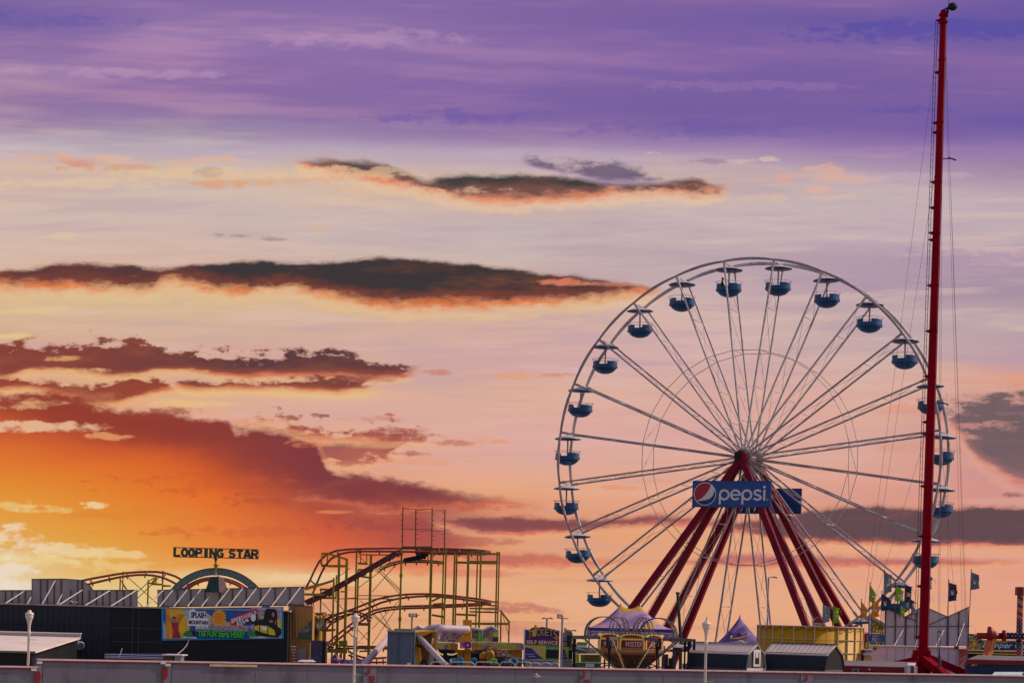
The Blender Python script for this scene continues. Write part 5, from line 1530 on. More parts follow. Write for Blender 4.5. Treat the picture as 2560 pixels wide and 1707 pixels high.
for zz, x0, x1, where in RAILS:
    zf_ = z4 if zz == 4 else z5
    yt_ = 826 if zz == 4 else 796
    a, c = W(zf_, x0, yt_, 89.6), W(zf_, x1, yt_, 89.6); c.z = a.z
    mb = MB(); rr = .14
    mb.tube([Vector((a.x, a.y, 0)), Vector((a.x, a.y, a.z - rr)), Vector((a.x + rr * .3, a.y, a.z - rr * .3)), Vector((a.x + rr, a.y, a.z)), Vector((c.x - rr, a.y, a.z)), Vector((c.x - rr * .3, a.y, a.z - rr * .3)), Vector((c.x, a.y, a.z - rr)), Vector((c.x, a.y, 0))], .028, 6)
    mb.tube([Vector((a.x, a.y, a.z - .34)), Vector((c.x, a.y, a.z - .34))], .02, 6)
    tag(mb.build('pipe_barrier', m_strut, None, True), 'pale bent pipe barrier ' + where, 'barrier', 'pipe barriers behind the wall')

# ------------------------------------------------------------------ gabled fun house
fh = thing('fun_house', 'gaudy green and yellow fun house with two pale gables', 'fun house', P(1210, 1700, 108))
hp = Plane((0, 108 * DS, 0), 0)
mb = MB(); hp.ppoly(mb, [z4(*p) for p in [(1480, 900), (1480, 318), (1640, 340), (1640, 900)]], -3, 0); mb.build('side_front', m_gban, fh)
mb = MB(); hp.ppoly(mb, [z4(*p) for p in [(1660, 900), (1660, 338), (1783, 284), (1895, 345), (1895, 900)]], -3, .05); mb.build('gable_front', m_gban, fh)
mb = MB(); hp.ribbon(mb, [hp.px(*z4(*p)) for p in [(1470, 300), (1640, 330), (1660, 332), (1783, 278), (1900, 340)]], .1, -3.1, .12); mb.build('roof_edge', m_white, fh)
mb = MB(); hp.ppoly(mb, [z4(*p) for p in [(1640, 520), (1640, 330), (1660, 334), (1660, 520)]], -.02, .08); mb.build('pilaster', patches('dotted pilaster', [(220, 210, 220), (150, 100, 140), (220, 220, 220)], 5), fh)
mb = MB(); hp.ppoly(mb, [z4(*p) for p in [(1582, 330), (1632, 340), (1632, 520), (1582, 520)]], .01, .03); mb.build('green_door', m_lime, fh)
mb = MB(); hp.ppoly(mb, [z4(*p) for p in [(1490, 340), (1575, 345), (1575, 470), (1490, 460)]], .01, .03); mb.build('hand_panel', patches('hand panel', [(40, 90, 60), (170, 90, 130), (60, 110, 70)], 2), fh)
mb = MB(); hp.ppoly(mb, [z4(*p) for p in [(1735, 360), (1770, 325), (1805, 350), (1810, 480), (1775, 520), (1735, 480)]], .055, .08); mb.build('pink_figure_panel', patches('pink panel', [(190, 110, 120), (200, 150, 90), (160, 80, 120)], 3), fh)
mb = MB(); hp.ppoly(mb, [z4(*p) for p in [(1815, 372), (1892, 372), (1892, 440), (1815, 440)]], .055, .08); mb.build('yellow_panel', m_yink, fh)
mb = MB(); hp.ppoly(mb, [z4(*p) for p in [(1815, 442), (1892, 442), (1892, 525), (1815, 525)]], .055, .08); mb.build('violet_panel', m_purpA, fh)
mb = MB(); hp.ppoly(mb, [z4(*p) for p in [(1815, 370), (1892, 370), (1890, 346), (1815, 310)]], .055, .08); mb.build('sky_panel', paint('pale blue panel', (130, 170, 170), .5), fh)
mb = MB(); q = [W(z4, 590, 318, 108), W(z4, 655, 280, 108), W(z4, 715, 318, 108)]
hp.poly(mb, [hp.px(*z4(*p)) for p in [(590, 330), (655, 286), (715, 330)]], -2, 0); mb.build('far_gable', m_panel, fh)
mb = MB(); hp.ribbon(mb, [hp.px(*z4(*p)) for p in [(582, 322), (655, 278), (722, 318), (830, 296)]], .12, -2.1, .1); mb.build('far_roof', m_white, fh)
mb = MB(); hp.ppoly(mb, [z4(*p) for p in [(584, 900), (584, 330), (900, 330), (900, 900)]], -2.1, -1.9); mb.build('rear_wall', m_gban, fh)

# ------------------------------------------------------------------ ticket booths
m_tpurp = paint('booth purple', (62, 44, 130), .5, .12, 2)
m_tmaroon = paint('booth maroon', (120, 20, 60), .5, .12, 2)
m_tgold = paint('ornate gold lettering', (216, 170, 40), .4, .12, 3)
m_tinkd = paint('lettering shadow', (30, 20, 40), .6)
m_tyel = paint('booth yellow', (196, 186, 40), .5, .12, 2)
m_tgrn = paint('booth green', (60, 150, 50), .5, .12, 2)
m_tbody = paint('booth lilac body', (176, 160, 180), .5, .12, 1.5)


def booth(label, Y, x0, x1, ytop, ybot, big):
    pl = Plane((0, Y * DS, 0), 0); w = x1 - x0
    r = thing('ticket_booth', label, 'ticket booth', (pl.px((x0 + x1) / 2, ybot)[0], Y * DS, 0))
    X = lambda f: x0 + w * f
    mb = MB(); pl.rect(mb, x0 - 3, ytop + 8, x1, ybot + 3, -1.6, 0); mb.build('body', m_tbody, r)
    mb = MB(); q = pl.px(x0, ybot + 3); q2 = pl.px(x1, ybot + 3); pl.poly(mb, [(q[0], 0), (q2[0], 0), (q2[0], min(q[1], q2[1]) - .002), (q[0], min(q[1], q2[1]) - .002)], -1.5, -.1); mb.build('base', m_galv, r)
    H_ = ybot - ytop
    Yf = lambda f: ytop + H_ * f
    mb = MB(); pl.rect(mb, x0, Yf(.10), x1, Yf(.37), .002, .03); mb.build('purple_panel', m_tpurp if big else m_tbody, r)
    mb = MB(); pl.rect(mb, x0, Yf(.37), x1, Yf(.56), .002, .04); mb.build('maroon_band', m_tmaroon, r)
    mb = MB(); pl.rect(mb, x0, Yf(.56), X(.6), Yf(1), .002, .03); mb.build('yellow_panel', m_tyel, r)
    mb = MB(); pl.rect(mb, X(.6), Yf(.56), x1, Yf(1), .002, .03); mb.build('green_panel', m_tgrn, r)
    mb = MB(); pl.ppoly(mb, [(x0, Yf(.62)), (X(.2), Yf(.66)), (X(.35), Yf(.82)), (X(.55), Yf(.98)), (x0, Yf(.99))], .031, .036); mb.build('violet_swoosh', m_tpurp, r)
    mb = MB(); pl.rect(mb, X(.62), Yf(.70), X(.98), Yf(.95), .031, .06); mb.build('window', m_dark, r)
    mb = MB()
    for k in range(5):
        pl.rect(mb, X(.63 + .07 * k), Yf(.63), X(.67 + .07 * k), Yf(.68), .032, .04)
    pl.rect(mb, X(.24), Yf(.67), X(.52), Yf(.72), .037, .042); pl.rect(mb, X(.3), Yf(.78), X(.56), Yf(.8), .037, .042)
    pl.rect(mb, X(.04), Yf(.82), X(.26), Yf(.84), .037, .042); pl.rect(mb, X(.08), Yf(.89), X(.3), Yf(.91), .037, .042)
    mb.build('small_print_lines', m_tbody, r)
    # lettering: every word of the header with a dark backing plate and gold face
    mb = MB(); pl.ppoly(mb, [(X(.06), Yf(.16)), (X(.2), Yf(.02)), (X(.36), Yf(.03)), (X(.5), Yf(.0)), (X(.7), Yf(.04)), (X(.93), Yf(.10)), (X(.96), Yf(.3)), (X(.8), Yf(.33)), (X(.14), Yf(.34))], .031, .07); mb.build('crest', m_tpurp if big else m_tbody, r)
    word = 'TICKETS'; n = len(word)
    mb = MB(); mb2 = MB()
    for i, ch in enumerate(word):
        arch = -.07 * (1 - ((i - 3) / 3.0) ** 2)
        ext = .03 if i in (0, 6) else 0
        bx = (X(.08 + .125 * i), Yf(.12 + arch - ext * .4), X(.08 + .125 * i + .115), Yf(.33 + arch + ext))
        pl.text(mb, ch, (bx[0] - .5, bx[1] - .5, bx[2] + 1, bx[3] + 1), .071, .02, .05)
        pl.text(mb2, ch, bx, .092, .02, .0)
    mb.build('letter_shadow', m_tinkd if big else m_tmaroon, r); mb2.build('lettering', m_tgold if big else m_tbody, r)
    mb = MB(); q = pl.px(X(.31), Yf(-.01)); mb.ball(pl.w(q, .08), .09, .05, .09, 10, 8); pl.ribbon(mb, [q, (q[0] + .02, q[1] - .2)], .07, .07, .1)
    c = pl.px(X(.93), Yf(.36)); pts = [(c[0] + .1 * (1 - t / 14) * math.cos(t * .6), c[1] + .11 * (1 - t / 14) * math.sin(t * .6)) for t in range(12)]
    pl.ribbon(mb, pts, .035, .093, .115)
    mb.build('scroll', m_tgold, r)
    mb = MB(); pl.text(mb, 'SELF SERVICE', (X(.04), Yf(.42), X(.96), Yf(.53)), .041, .02, .015); mb.build('lettering', m_whitecap, r)
    mb = MB(); pl.rect(mb, x0 - 3.5, ytop + 4, x0 - .5, ybot, -1.62, .02); mb.build('corner_post', m_white, r)


booth('tall ornate ticket booth with gold tickets lettering and self service band', 90, 1313, 1398, 1566, 1648, True)
booth('narrow pale ticket board reading self service, just right of the floodlight pole', 95, 1406, 1431, 1573, 1648, False)

gb = thing('ticket_counter', 'low green ticket counter with red lettering under a dotted canopy', 'ticket booth', P(1470, 1660, 98))
gp = Plane((0, 98 * DS, 0), 0)
mb = MB(); gp.rect(mb, *z5(880, 690), *z5(1140, 785), -1.4, 0); mb.build('sign_face', paint('moss green face', (100, 130, 40), .5, .15, 2), gb)
mb = MB(); gp.rect(mb, *z5(806, 690), *z5(872, 780), -1.4, -.1); mb.build('side_face', m_tyel, gb)
mb = MB(); gp.text(mb, 'TICKETS', (*z5(912, 702), *z5(1108, 766)), .002, .02, .02); mb.build('lettering', paint('brick red lettering', (130, 50, 30), .5), gb)
mb = MB(); gp.rect(mb, *z5(808, 786), *z5(1140, 800), -1.4, .05); mb.build('sill', m_white, gb)
mb = MB()
for k in range(22):
    mb.ball(W(z5, 870 + k * 12.5, 686, 97.8), .03, seg=6, rings=4)
for k in range(7):
    mb.ball(W(z5, 866, 700 + k * 13, 97.8), .04, seg=6, rings=4)
mb.build('bulbs', m_lit, gb)
mb = MB(); gp.poly(mb, [(gp.px(*z5(808, 800))[0], 0), (gp.px(*z5(1140, 800))[0], 0), (gp.px(*z5(1140, 800))[0], gp.px(*z5(980, 800))[1] - .01), (gp.px(*z5(808, 800))[0], gp.px(*z5(980, 800))[1] - .01)], -1.3, -.1); mb.build('base', m_tgrn, gb)
mb = MB(); gp.rect(mb, *z5(940, 806), *z5(1050, 850), -.05, .05); mb.build('notice', m_white, gb)
mb = MB()
a = [W(z5, 640, 620, 99), W(z5, 760, 600, 99), W(z5, 940, 650, 99), W(z5, 960, 676, 99), W(z5, 640, 640, 99)]
hv = Vector((0, 2.5, .1)); n = len(a); mb.add(a + [p + hv for p in a], [[0, 1, 2, 3, 4], [9, 8, 7, 6, 5]] + [[i, (i + 1) % n, n + (i + 1) % n, n + i] for i in range(n)])
cv = thing('canopy', 'dark grey canopy sloping between the ticket booths and the twirling ride', 'canopy', P(1430, 1660, 99)); mb.build('sheet', m_frame, cv)
mb = MB()
for x in (655, 930):
    q = W(z5, x, 655, 99.6); mb.bar(q, Vector((q.x, q.y, 0)), .09)
mb.build('post', m_galv, cv)
mb = MB(); a = W(z5, 655, 640, 99.4); c = W(z5, 745, 640, 99.4); mb.box(a.x, c.x, a.y + .3, a.y + 2, 0, a.z - .3); mb.build('backing_box', paint('dim olive box', (110, 104, 60), .6, .3, 1.4), cv)
gl = thing('striped_stall', 'green topped stall with white striped awning behind the ticket boards', 'stall', P(1450, 1650, 110))
mb = MB(); boxpx(mb, z5(835, 0)[0], z5(960, 0)[0], z5(0, 535)[1], 110, 2, yb=z5(0, 572)[1]); mb.build('green_top', m_tgrn, gl)
mb = MB(); boxpx(mb, z5(820, 0)[0], z5(955, 0)[0], z5(0, 573)[1], 109.9, 2, yb=z5(0, 600)[1]); mb.build('white_band', m_white, gl)
mb = MB(); boxpx(mb, z5(825, 0)[0], z5(1120, 0)[0], z5(0, 602)[1], 110.2, 2); mb.build('prize_wall', patches('prize wall', [(150, 140, 140), (110, 100, 100), (190, 180, 180), (90, 80, 90)], 4), gl)

# ------------------------------------------------------------------ the twirling ride with red name boards
m_twy = paint('bulb board yellow', (236, 190, 24), .45, .12, 2.5)
m_two = paint('board orange', (206, 116, 24), .45, .14, 2)
m_twr = paint('board red', (150, 26, 26), .45, .14, 2)
m_cone = patches('painted lower panels', [(70, 60, 40), (120, 60, 30), (50, 60, 50), (150, 80, 30)], 1.0, stretch=(1, 1, 1.4))
m_arm = paint('grey brown arm steel', (100, 92, 86), .55, .24, 1.6)
m_hoop = paint('dull hoop steel', (96, 92, 86), .45, .2, 3)
TY = 92.0
tk = TY * DS / F
tc_ = P(1580, 1625, TY); TCX, TCY = tc_.x, TY * DS + 1.65
tr_ = thing('twirling_ride', 'bulb trimmed fairground ride with red lettered boards round an orange hub', 'fairground ride', (TCX, TCY, 0))
zb_, ztp = P(1580, 1625.5, TY).z, P(1580, 1595, TY).z
zlow = P(1580, 1672, TY).z
RD = 1.72
for k in range(8):
    an = R(-90 + 45 * k)
    d = Vector((math.cos(an), math.sin(an), 0))
    pl = Plane((TCX + d.x * RD * .92, TCY + d.y * RD * .92, 0), an + R(90))
    hw = RD * math.tan(R(22.5)) * .92
    mb = MB(); pl.poly(mb, [(-hw * .96, zb_), (hw * .96, zb_), (hw * .96, ztp), (-hw * .96, ztp)], -.12, 0); nb = mb.build('name_board', m_twy, tr_)
    mb = MB(); pl.poly(mb, [(-hw * .86, zb_ + .02), (hw * .86, zb_ + .02), (hw * .86, zb_ + .3), (-hw * .86, zb_ + .3)], .002, .015); mb.build('orange_strip', m_two, nb)
    mb = MB(); pl.poly(mb, [(-hw * .8, zb_ + .18), (-hw * .74, zb_ + .14), (hw * .74, zb_ + .14), (hw * .8, zb_ + .18), (hw * .8, ztp - .14), (hw * .74, ztp - .1), (-hw * .74, ztp - .1), (-hw * .8, ztp - .14)], .016, .03); mb.build('red_field', m_twr, nb)
    mb = MB(); pl.textm(mb, 'T', (-hw * .7, zb_ + .2, -hw * .56, ztp - .17), .031, .015, .02, .2); mb.build('initial', m_tinkd, nb)
    mb = MB(); pl.textm(mb, 'WISTER', (-hw * .5, zb_ + .19, hw * .76, ztp - .16), .031, .015, .01, .25); mb.build('lettering', m_whitecap, nb)
    mb = MB()
    for i in range(17):
        x = -hw * .9 + 1.8 * hw * i / 16
        for z_ in (ztp - .05,):
            mb.ball(pl.w((x, z_), .02), .022, seg=5, rings=4)
        if i < 10:
            for x_ in (-hw * .9, hw * .9):
                mb.ball(pl.w((x_, zb_ + .05 + (ztp - zb_ - .1) * i / 9), .02), .022, seg=5, rings=4)
    mb.build('bulbs', m_lit, nb)
    # crest above the board
    mb = MB(); pl.poly(mb, [(hw * .98 * math.cos(R(180 * i / 16)), ztp + .02 + .2 * math.sin(R(180 * i / 16))) for i in range(17)], -.1, -.005); cb_ = mb.build('crest', m_twy, tr_)
    mb = MB(); pl.poly(mb, [(hw * .74 * math.cos(R(180 * i / 16)), ztp + .04 + .12 * math.sin(R(180 * i / 16))) for i in range(17)], .0, .02); mb.build('red_crest', m_twr, cb_)
    mb = MB()
    for i in range(15):
        mb.ball(pl.w((hw * .88 * math.cos(R(180 * i / 14)), ztp + .03 + .165 * math.sin(R(180 * i / 14))), .01), .022, seg=5, rings=4)
    mb.build('bulbs', m_lit, cb_)
    # tapering lower panel
    r0, r1 = RD * .9, .46
    a0, a1 = an - R(22), an + R(22)
    v_ = lambda r, a, z_: Vector((TCX + r * math.cos(a), TCY + r * math.sin(a), z_))
    c8 = 1 / math.cos(R(22))
    q = [v_(r1 * c8, a0, zlow - .2), v_(r1 * c8, a1, zlow - .2), v_(r0 * c8, a1, zb_ - .1), v_(r0 * c8, a0, zb_ - .1)]
    inn = [Vector((TCX, TCY, p.z)) * .08 + p * .92 for p in q]
    mb = MB(); mb.hexa(q + inn); lp = mb.build('lower_panel', m_two, tr_)
    cq = sum(q, Vector()) / 4; out_ = d * .012 + Vector((0, 0, -.008))
    mb = MB(); qq = [cq + (p - cq) * Vector((.78, .78, .78)).x + out_ for p in q]; mb.hexa(qq + [p + out_ * 1.2 for p in qq]); mb.build('painted_field', m_cone, lp)
    mb = MB()
    for i in range(15):
        mb.ball(q[0].lerp(q[3], i / 14) + d * .04, .022, seg=5, rings=4)
    mb.build('bulbs', m_lit, lp)
    mb = MB(); mb.bar(q[2] + Vector((0, 0, .05)), q[3] + Vector((0, 0, .05)), .08); mb.build('belt', m_galv, lp)
    # arm, hanging strut and light hoop of each spoke
    an2 = an + R(22.5); d2 = Vector((math.cos(an2), math.sin(an2), 0)); c0 = Vector((TCX, TCY, 0))
    za = ztp + .0
    mb = MB(); mb.bar(c0 + d2 * 1.7 + Vector((0, 0, za)), c0 + d2 * 3.25 + Vector((0, 0, za - .03)), .16, .14, (0, 0, 1)); mb.build('arm', m_arm, tr_)
    mb = MB(); s0, s1 = c0 + d2 * .75 + Vector((0, 0, zlow)), c0 + d2 * 2.5 + Vector((0, 0, za - .1)); mb.bar(s0, s1, .07, .07); ay = mb.build('arm_stay', m_arm, tr_)
    mb = MB()
    for i in range(15):
        mb.ball(s0.lerp(s1, i / 14) + d2 * .05 - Vector((0, 0, .02)), .034, seg=6, rings=4)
    mb.build('bulbs', m_lit, ay)
    mb = MB(); e = c0 + d2 * 3.05
    sd = Vector((-d2.y, d2.x, 0))
    for s in (-.11, .11):
        mb.bar(e + sd * s + Vector((0, 0, za - .1)), e + sd * s * .3 + Vector((0, 0, za - .8)), .035)
    mb.bar(e + Vector((0, 0, za - .1)), e + Vector((0, 0, za - 1.9)), .085); mb.bar(e + Vector((0, 0, za - .35)), e + Vector((0, 0, za - .5)), .16)
    mb.tube([e + d2 * .3 + Vector((0, 0, za + .05)), e + d2 * .3 + Vector((0, 0, za - .5))], .07, 8)
    mb.build('hanging_strut', m_dark, tr_)
    pts = [c0 + d2 * (.5 + 1.95 * (1 - math.cos(R(180 * i / 20))) / 2) + Vector((0, 0, ztp + .06 + .98 * math.sin(R(180 * i / 20)) ** .8)) for i in range(21)]
    mb = MB()
    for s in (-.09, .09):
        mb.tube([p + sd * s for p in pts], .026, 6)
    hp2 = mb.build('light_hoop', m_hoop, tr_, True)
    mb = MB()
    for i in range(0, 21):
        mb.ball(pts[i] - Vector((0, 0, .02)), .02, seg=5, rings=4)
    mb.build('bulbs', m_whitecap, hp2)
    e2 = c0 + d2 * 3.05
    mb = MB(); ca = [e2 + sd * .55 * math.cos(R(180 * i / 10)) + Vector((0, 0, za - 1.75 + .42 * math.sin(R(180 * i / 10)))) for i in range(11)]
    mb.tube(ca, .03, 6); mb.build('seat_bar', m_frame, tr_, True)
mb = MB(); mb.lathe((TCX, TCY, 0), [(.5, 0), (.5, zlow), (RD * .8, zb_), (RD * .8, ztp + .05), (0.2, ztp + .25), (0, ztp + .25)], 24); mb.build('centre_hub', m_arm, tr_)

# ------------------------------------------------------------------ ferris wheel
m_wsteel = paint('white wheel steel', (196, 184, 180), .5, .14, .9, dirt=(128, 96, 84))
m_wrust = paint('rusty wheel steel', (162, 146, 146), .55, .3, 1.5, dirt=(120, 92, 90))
m_legred = paint('dark red leg paint', (126, 2, 30), .45, .16, .5, spec=.2)
m_wstrip = paint('pale cable duct', (206, 180, 178), .5, .1, 1)
m_gblue = paint('gondola blue', (0, 72, 120), .32, .16, 1.6)
m_gdark = paint('gondola underside blue', (4, 64, 104), .4, .14, 1.6)
m_gtop = paint('canopy white top', (206, 206, 208), .4, .1, 2)
m_signb = paint('sign blue', (6, 66, 140), .35, .1, .6)
m_signw = paint('sign white', (222, 212, 208), .4, .05, 1)
m_signr = paint('sign red', (178, 10, 38), .4, .06, 1)
m_signd = paint('sign deep blue', (4, 44, 104), .4, .06, 1)
HUB = P(1872, 1146, 150)
WAZ = R(22.2)
wa = Vector((math.sin(WAZ), math.cos(WAZ), 0)); wpd = Vector((math.cos(WAZ), -math.sin(WAZ), 0)); wz = Vector((0, 0, 1))
RW, TR = 15.9, 1.42      # rim radius, half the gap between the two rims


def wh(r, ang, t):
    """point on the wheel: radius, clockwise angle from the top, offset along the axle"""
    return HUB + wpd * (r * math.sin(ang)) + wz * (r * math.cos(ang)) + wa * t


fw = thing('ferris_wheel', 'white ferris wheel of twenty four spoke pairs on dark red legs', 'ferris wheel', (HUB.x, HUB.y, 0))
NS = 24
ANG = [R(7.5 + 15 * i) for i in range(NS)]
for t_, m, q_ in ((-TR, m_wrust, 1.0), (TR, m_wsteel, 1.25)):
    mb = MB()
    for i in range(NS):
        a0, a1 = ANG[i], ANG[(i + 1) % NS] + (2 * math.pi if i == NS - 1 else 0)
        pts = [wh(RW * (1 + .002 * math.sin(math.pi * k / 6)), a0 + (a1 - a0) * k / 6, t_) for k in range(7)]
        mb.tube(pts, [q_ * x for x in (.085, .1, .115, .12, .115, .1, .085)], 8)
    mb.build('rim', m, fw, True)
for i in range(NS):
    a = ANG[i]
    mb = MB()
    h0 = .62
    mb.bar(wh(h0, a, -TR - .2), wh(RW, a, -TR), .16, .12, wa)
    mb.bar(wh(h0, a, TR + .2), wh(RW, a, TR), .16, .12, wa)
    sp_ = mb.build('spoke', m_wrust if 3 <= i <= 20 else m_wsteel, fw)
    mb = MB(); rr_ = [.19, .36, .545, .76]
    for f in rr_:
        mb.tube([wh(RW * f, a, -TR - .03), wh(RW * f, a, TR + .03)], .032, 5)
    ch = [.06, .19, .36, .545, .76, .93]
    for f0, f1 in zip(ch, ch[1:]):
        mb.tube([wh(RW * f0, a, -TR), wh(RW * f1, a, TR)], .017, 4)
        mb.tube([wh(RW * f0, a, TR), wh(RW * f1, a, -TR)], .017, 4)
    # gusset and axle for the gondola
    mb.tube([wh(RW - .1, a, -TR), wh(RW - .1, a, TR)], .05, 6)
    for s in (-1, 1):
        mb.bar(wh(RW, a, s * TR), wh(RW - .6, a, s * TR), .2, .06, wpd)
        mb.bar(wh(RW - .05, a, s * TR), wh(RW - .16, a, s * (TR - .38)), .07)
    mb.build('lattice', m_wsteel, sp_)
for s in (-1, 1):
    mb = MB(); pts = [wh(RW * .545, a, s * TR) for a in ANG]
    mb.tube(pts, .03, 5, True)
    mb.build('inner_ring', m_wsteel, fw, True)
mb = MB()
for i in (5, 6, 17, 18):
    mb.tube([wh(RW * .545, ANG[i], -TR), wh(RW * .545, ANG[(i + 1) % NS], TR)], .025, 5)
mb.build('ring_brace', m_wsteel, fw)
# hub
mb = MB(); mb.tube([HUB - wa * 1.95, HUB + wa * 1.95], .3, 20)
for s in (-1, 1):
    mb.tube([HUB + wa * s * (TR + .02), HUB + wa * s * (TR + .34)], .66, 28)
mb.build('hub', m_wrust, fw, False)
mb = MB(); mb.tube([HUB - wa * 2.45, HUB - wa * 1.78], .5, 28); mb.tube([HUB + wa * 1.78, HUB + wa * 2.45], .5, 28); mb.build('axle_cap', m_legred, fw)
mb = MB(); mb.box(HUB.x - wa.x * 2.2 - .55, HUB.x - wa.x * 2.2 - .12, HUB.y - wa.y * 2.62, HUB.y - wa.y * 2.4, HUB.z - .28, HUB.z + .3); mb.build('drive_box', m_dark, fw)
# legs: (side, top axle offset, ground axle offset, spread)
for t0, t1, sp2_ in ((-2.05, -11.2, 10.6), (-1.95, -3.4, 10.3), (1.95, 2.6, 10.2), (2.05, 9.2, 9.9)):
    for s in (-1, 1):
        a = HUB + wa * t0 + wpd * (s * .16) - wz * .35
        b = HUB + wa * t1 + wpd * (s * sp2_); b.z = 0
        mb = MB(); mb.bar(a, b, .56, .5, wa); lg = mb.build('support_leg', m_legred, fw, bevel=.02)
        d = (b - a).normalized(); up_ = (wz - d * wz.dot(d)).normalized()
        mb = MB(); mb.bar(a + up_ * .27 + d * .6, b + up_ * .27, .07); mb.build('cable_duct', m_wstrip, lg)
        if s < 0 and (t1 in (-3.4, 2.6)):
            sd = wa * .16
            mb = MB(); mb.bar(a + up_ * .36 + sd + d, b + up_ * .36 + sd, .045); mb.bar(a + up_ * .36 - sd + d, b + up_ * .36 - sd, .045)
            L_ = (b - a).length
            for k in range(int(L_ / .42)):
                q = a + d * (1 + k * .42) + up_ * .36
                if 1 + k * .42 < L_:
                    mb.bar(q + sd, q - sd, .04)
            mb.build('ladder', m_wstrip, lg)
for s in (-1, 1):
    mb = MB(); c = HUB + wa * (s * 2.05) - wz * .35
    mb.hexa([c + wpd * x + wa * y + wz * z_ for z_ in (-.7, .1) for x, y in ((-.62, -.3), (.62, -.3), (.62, .3), (-.62, .3))]) if False else mb.hexa([c + wpd * x * (1.0 if z_ < 0 else .55) + wa * y + wz * z_ for z_ in (-.7, .12) for x, y in ((-.72, -.29), (.72, -.29), (.72, .29), (-.72, .29))])
    mb.build('head_plate', m_legred, fw)

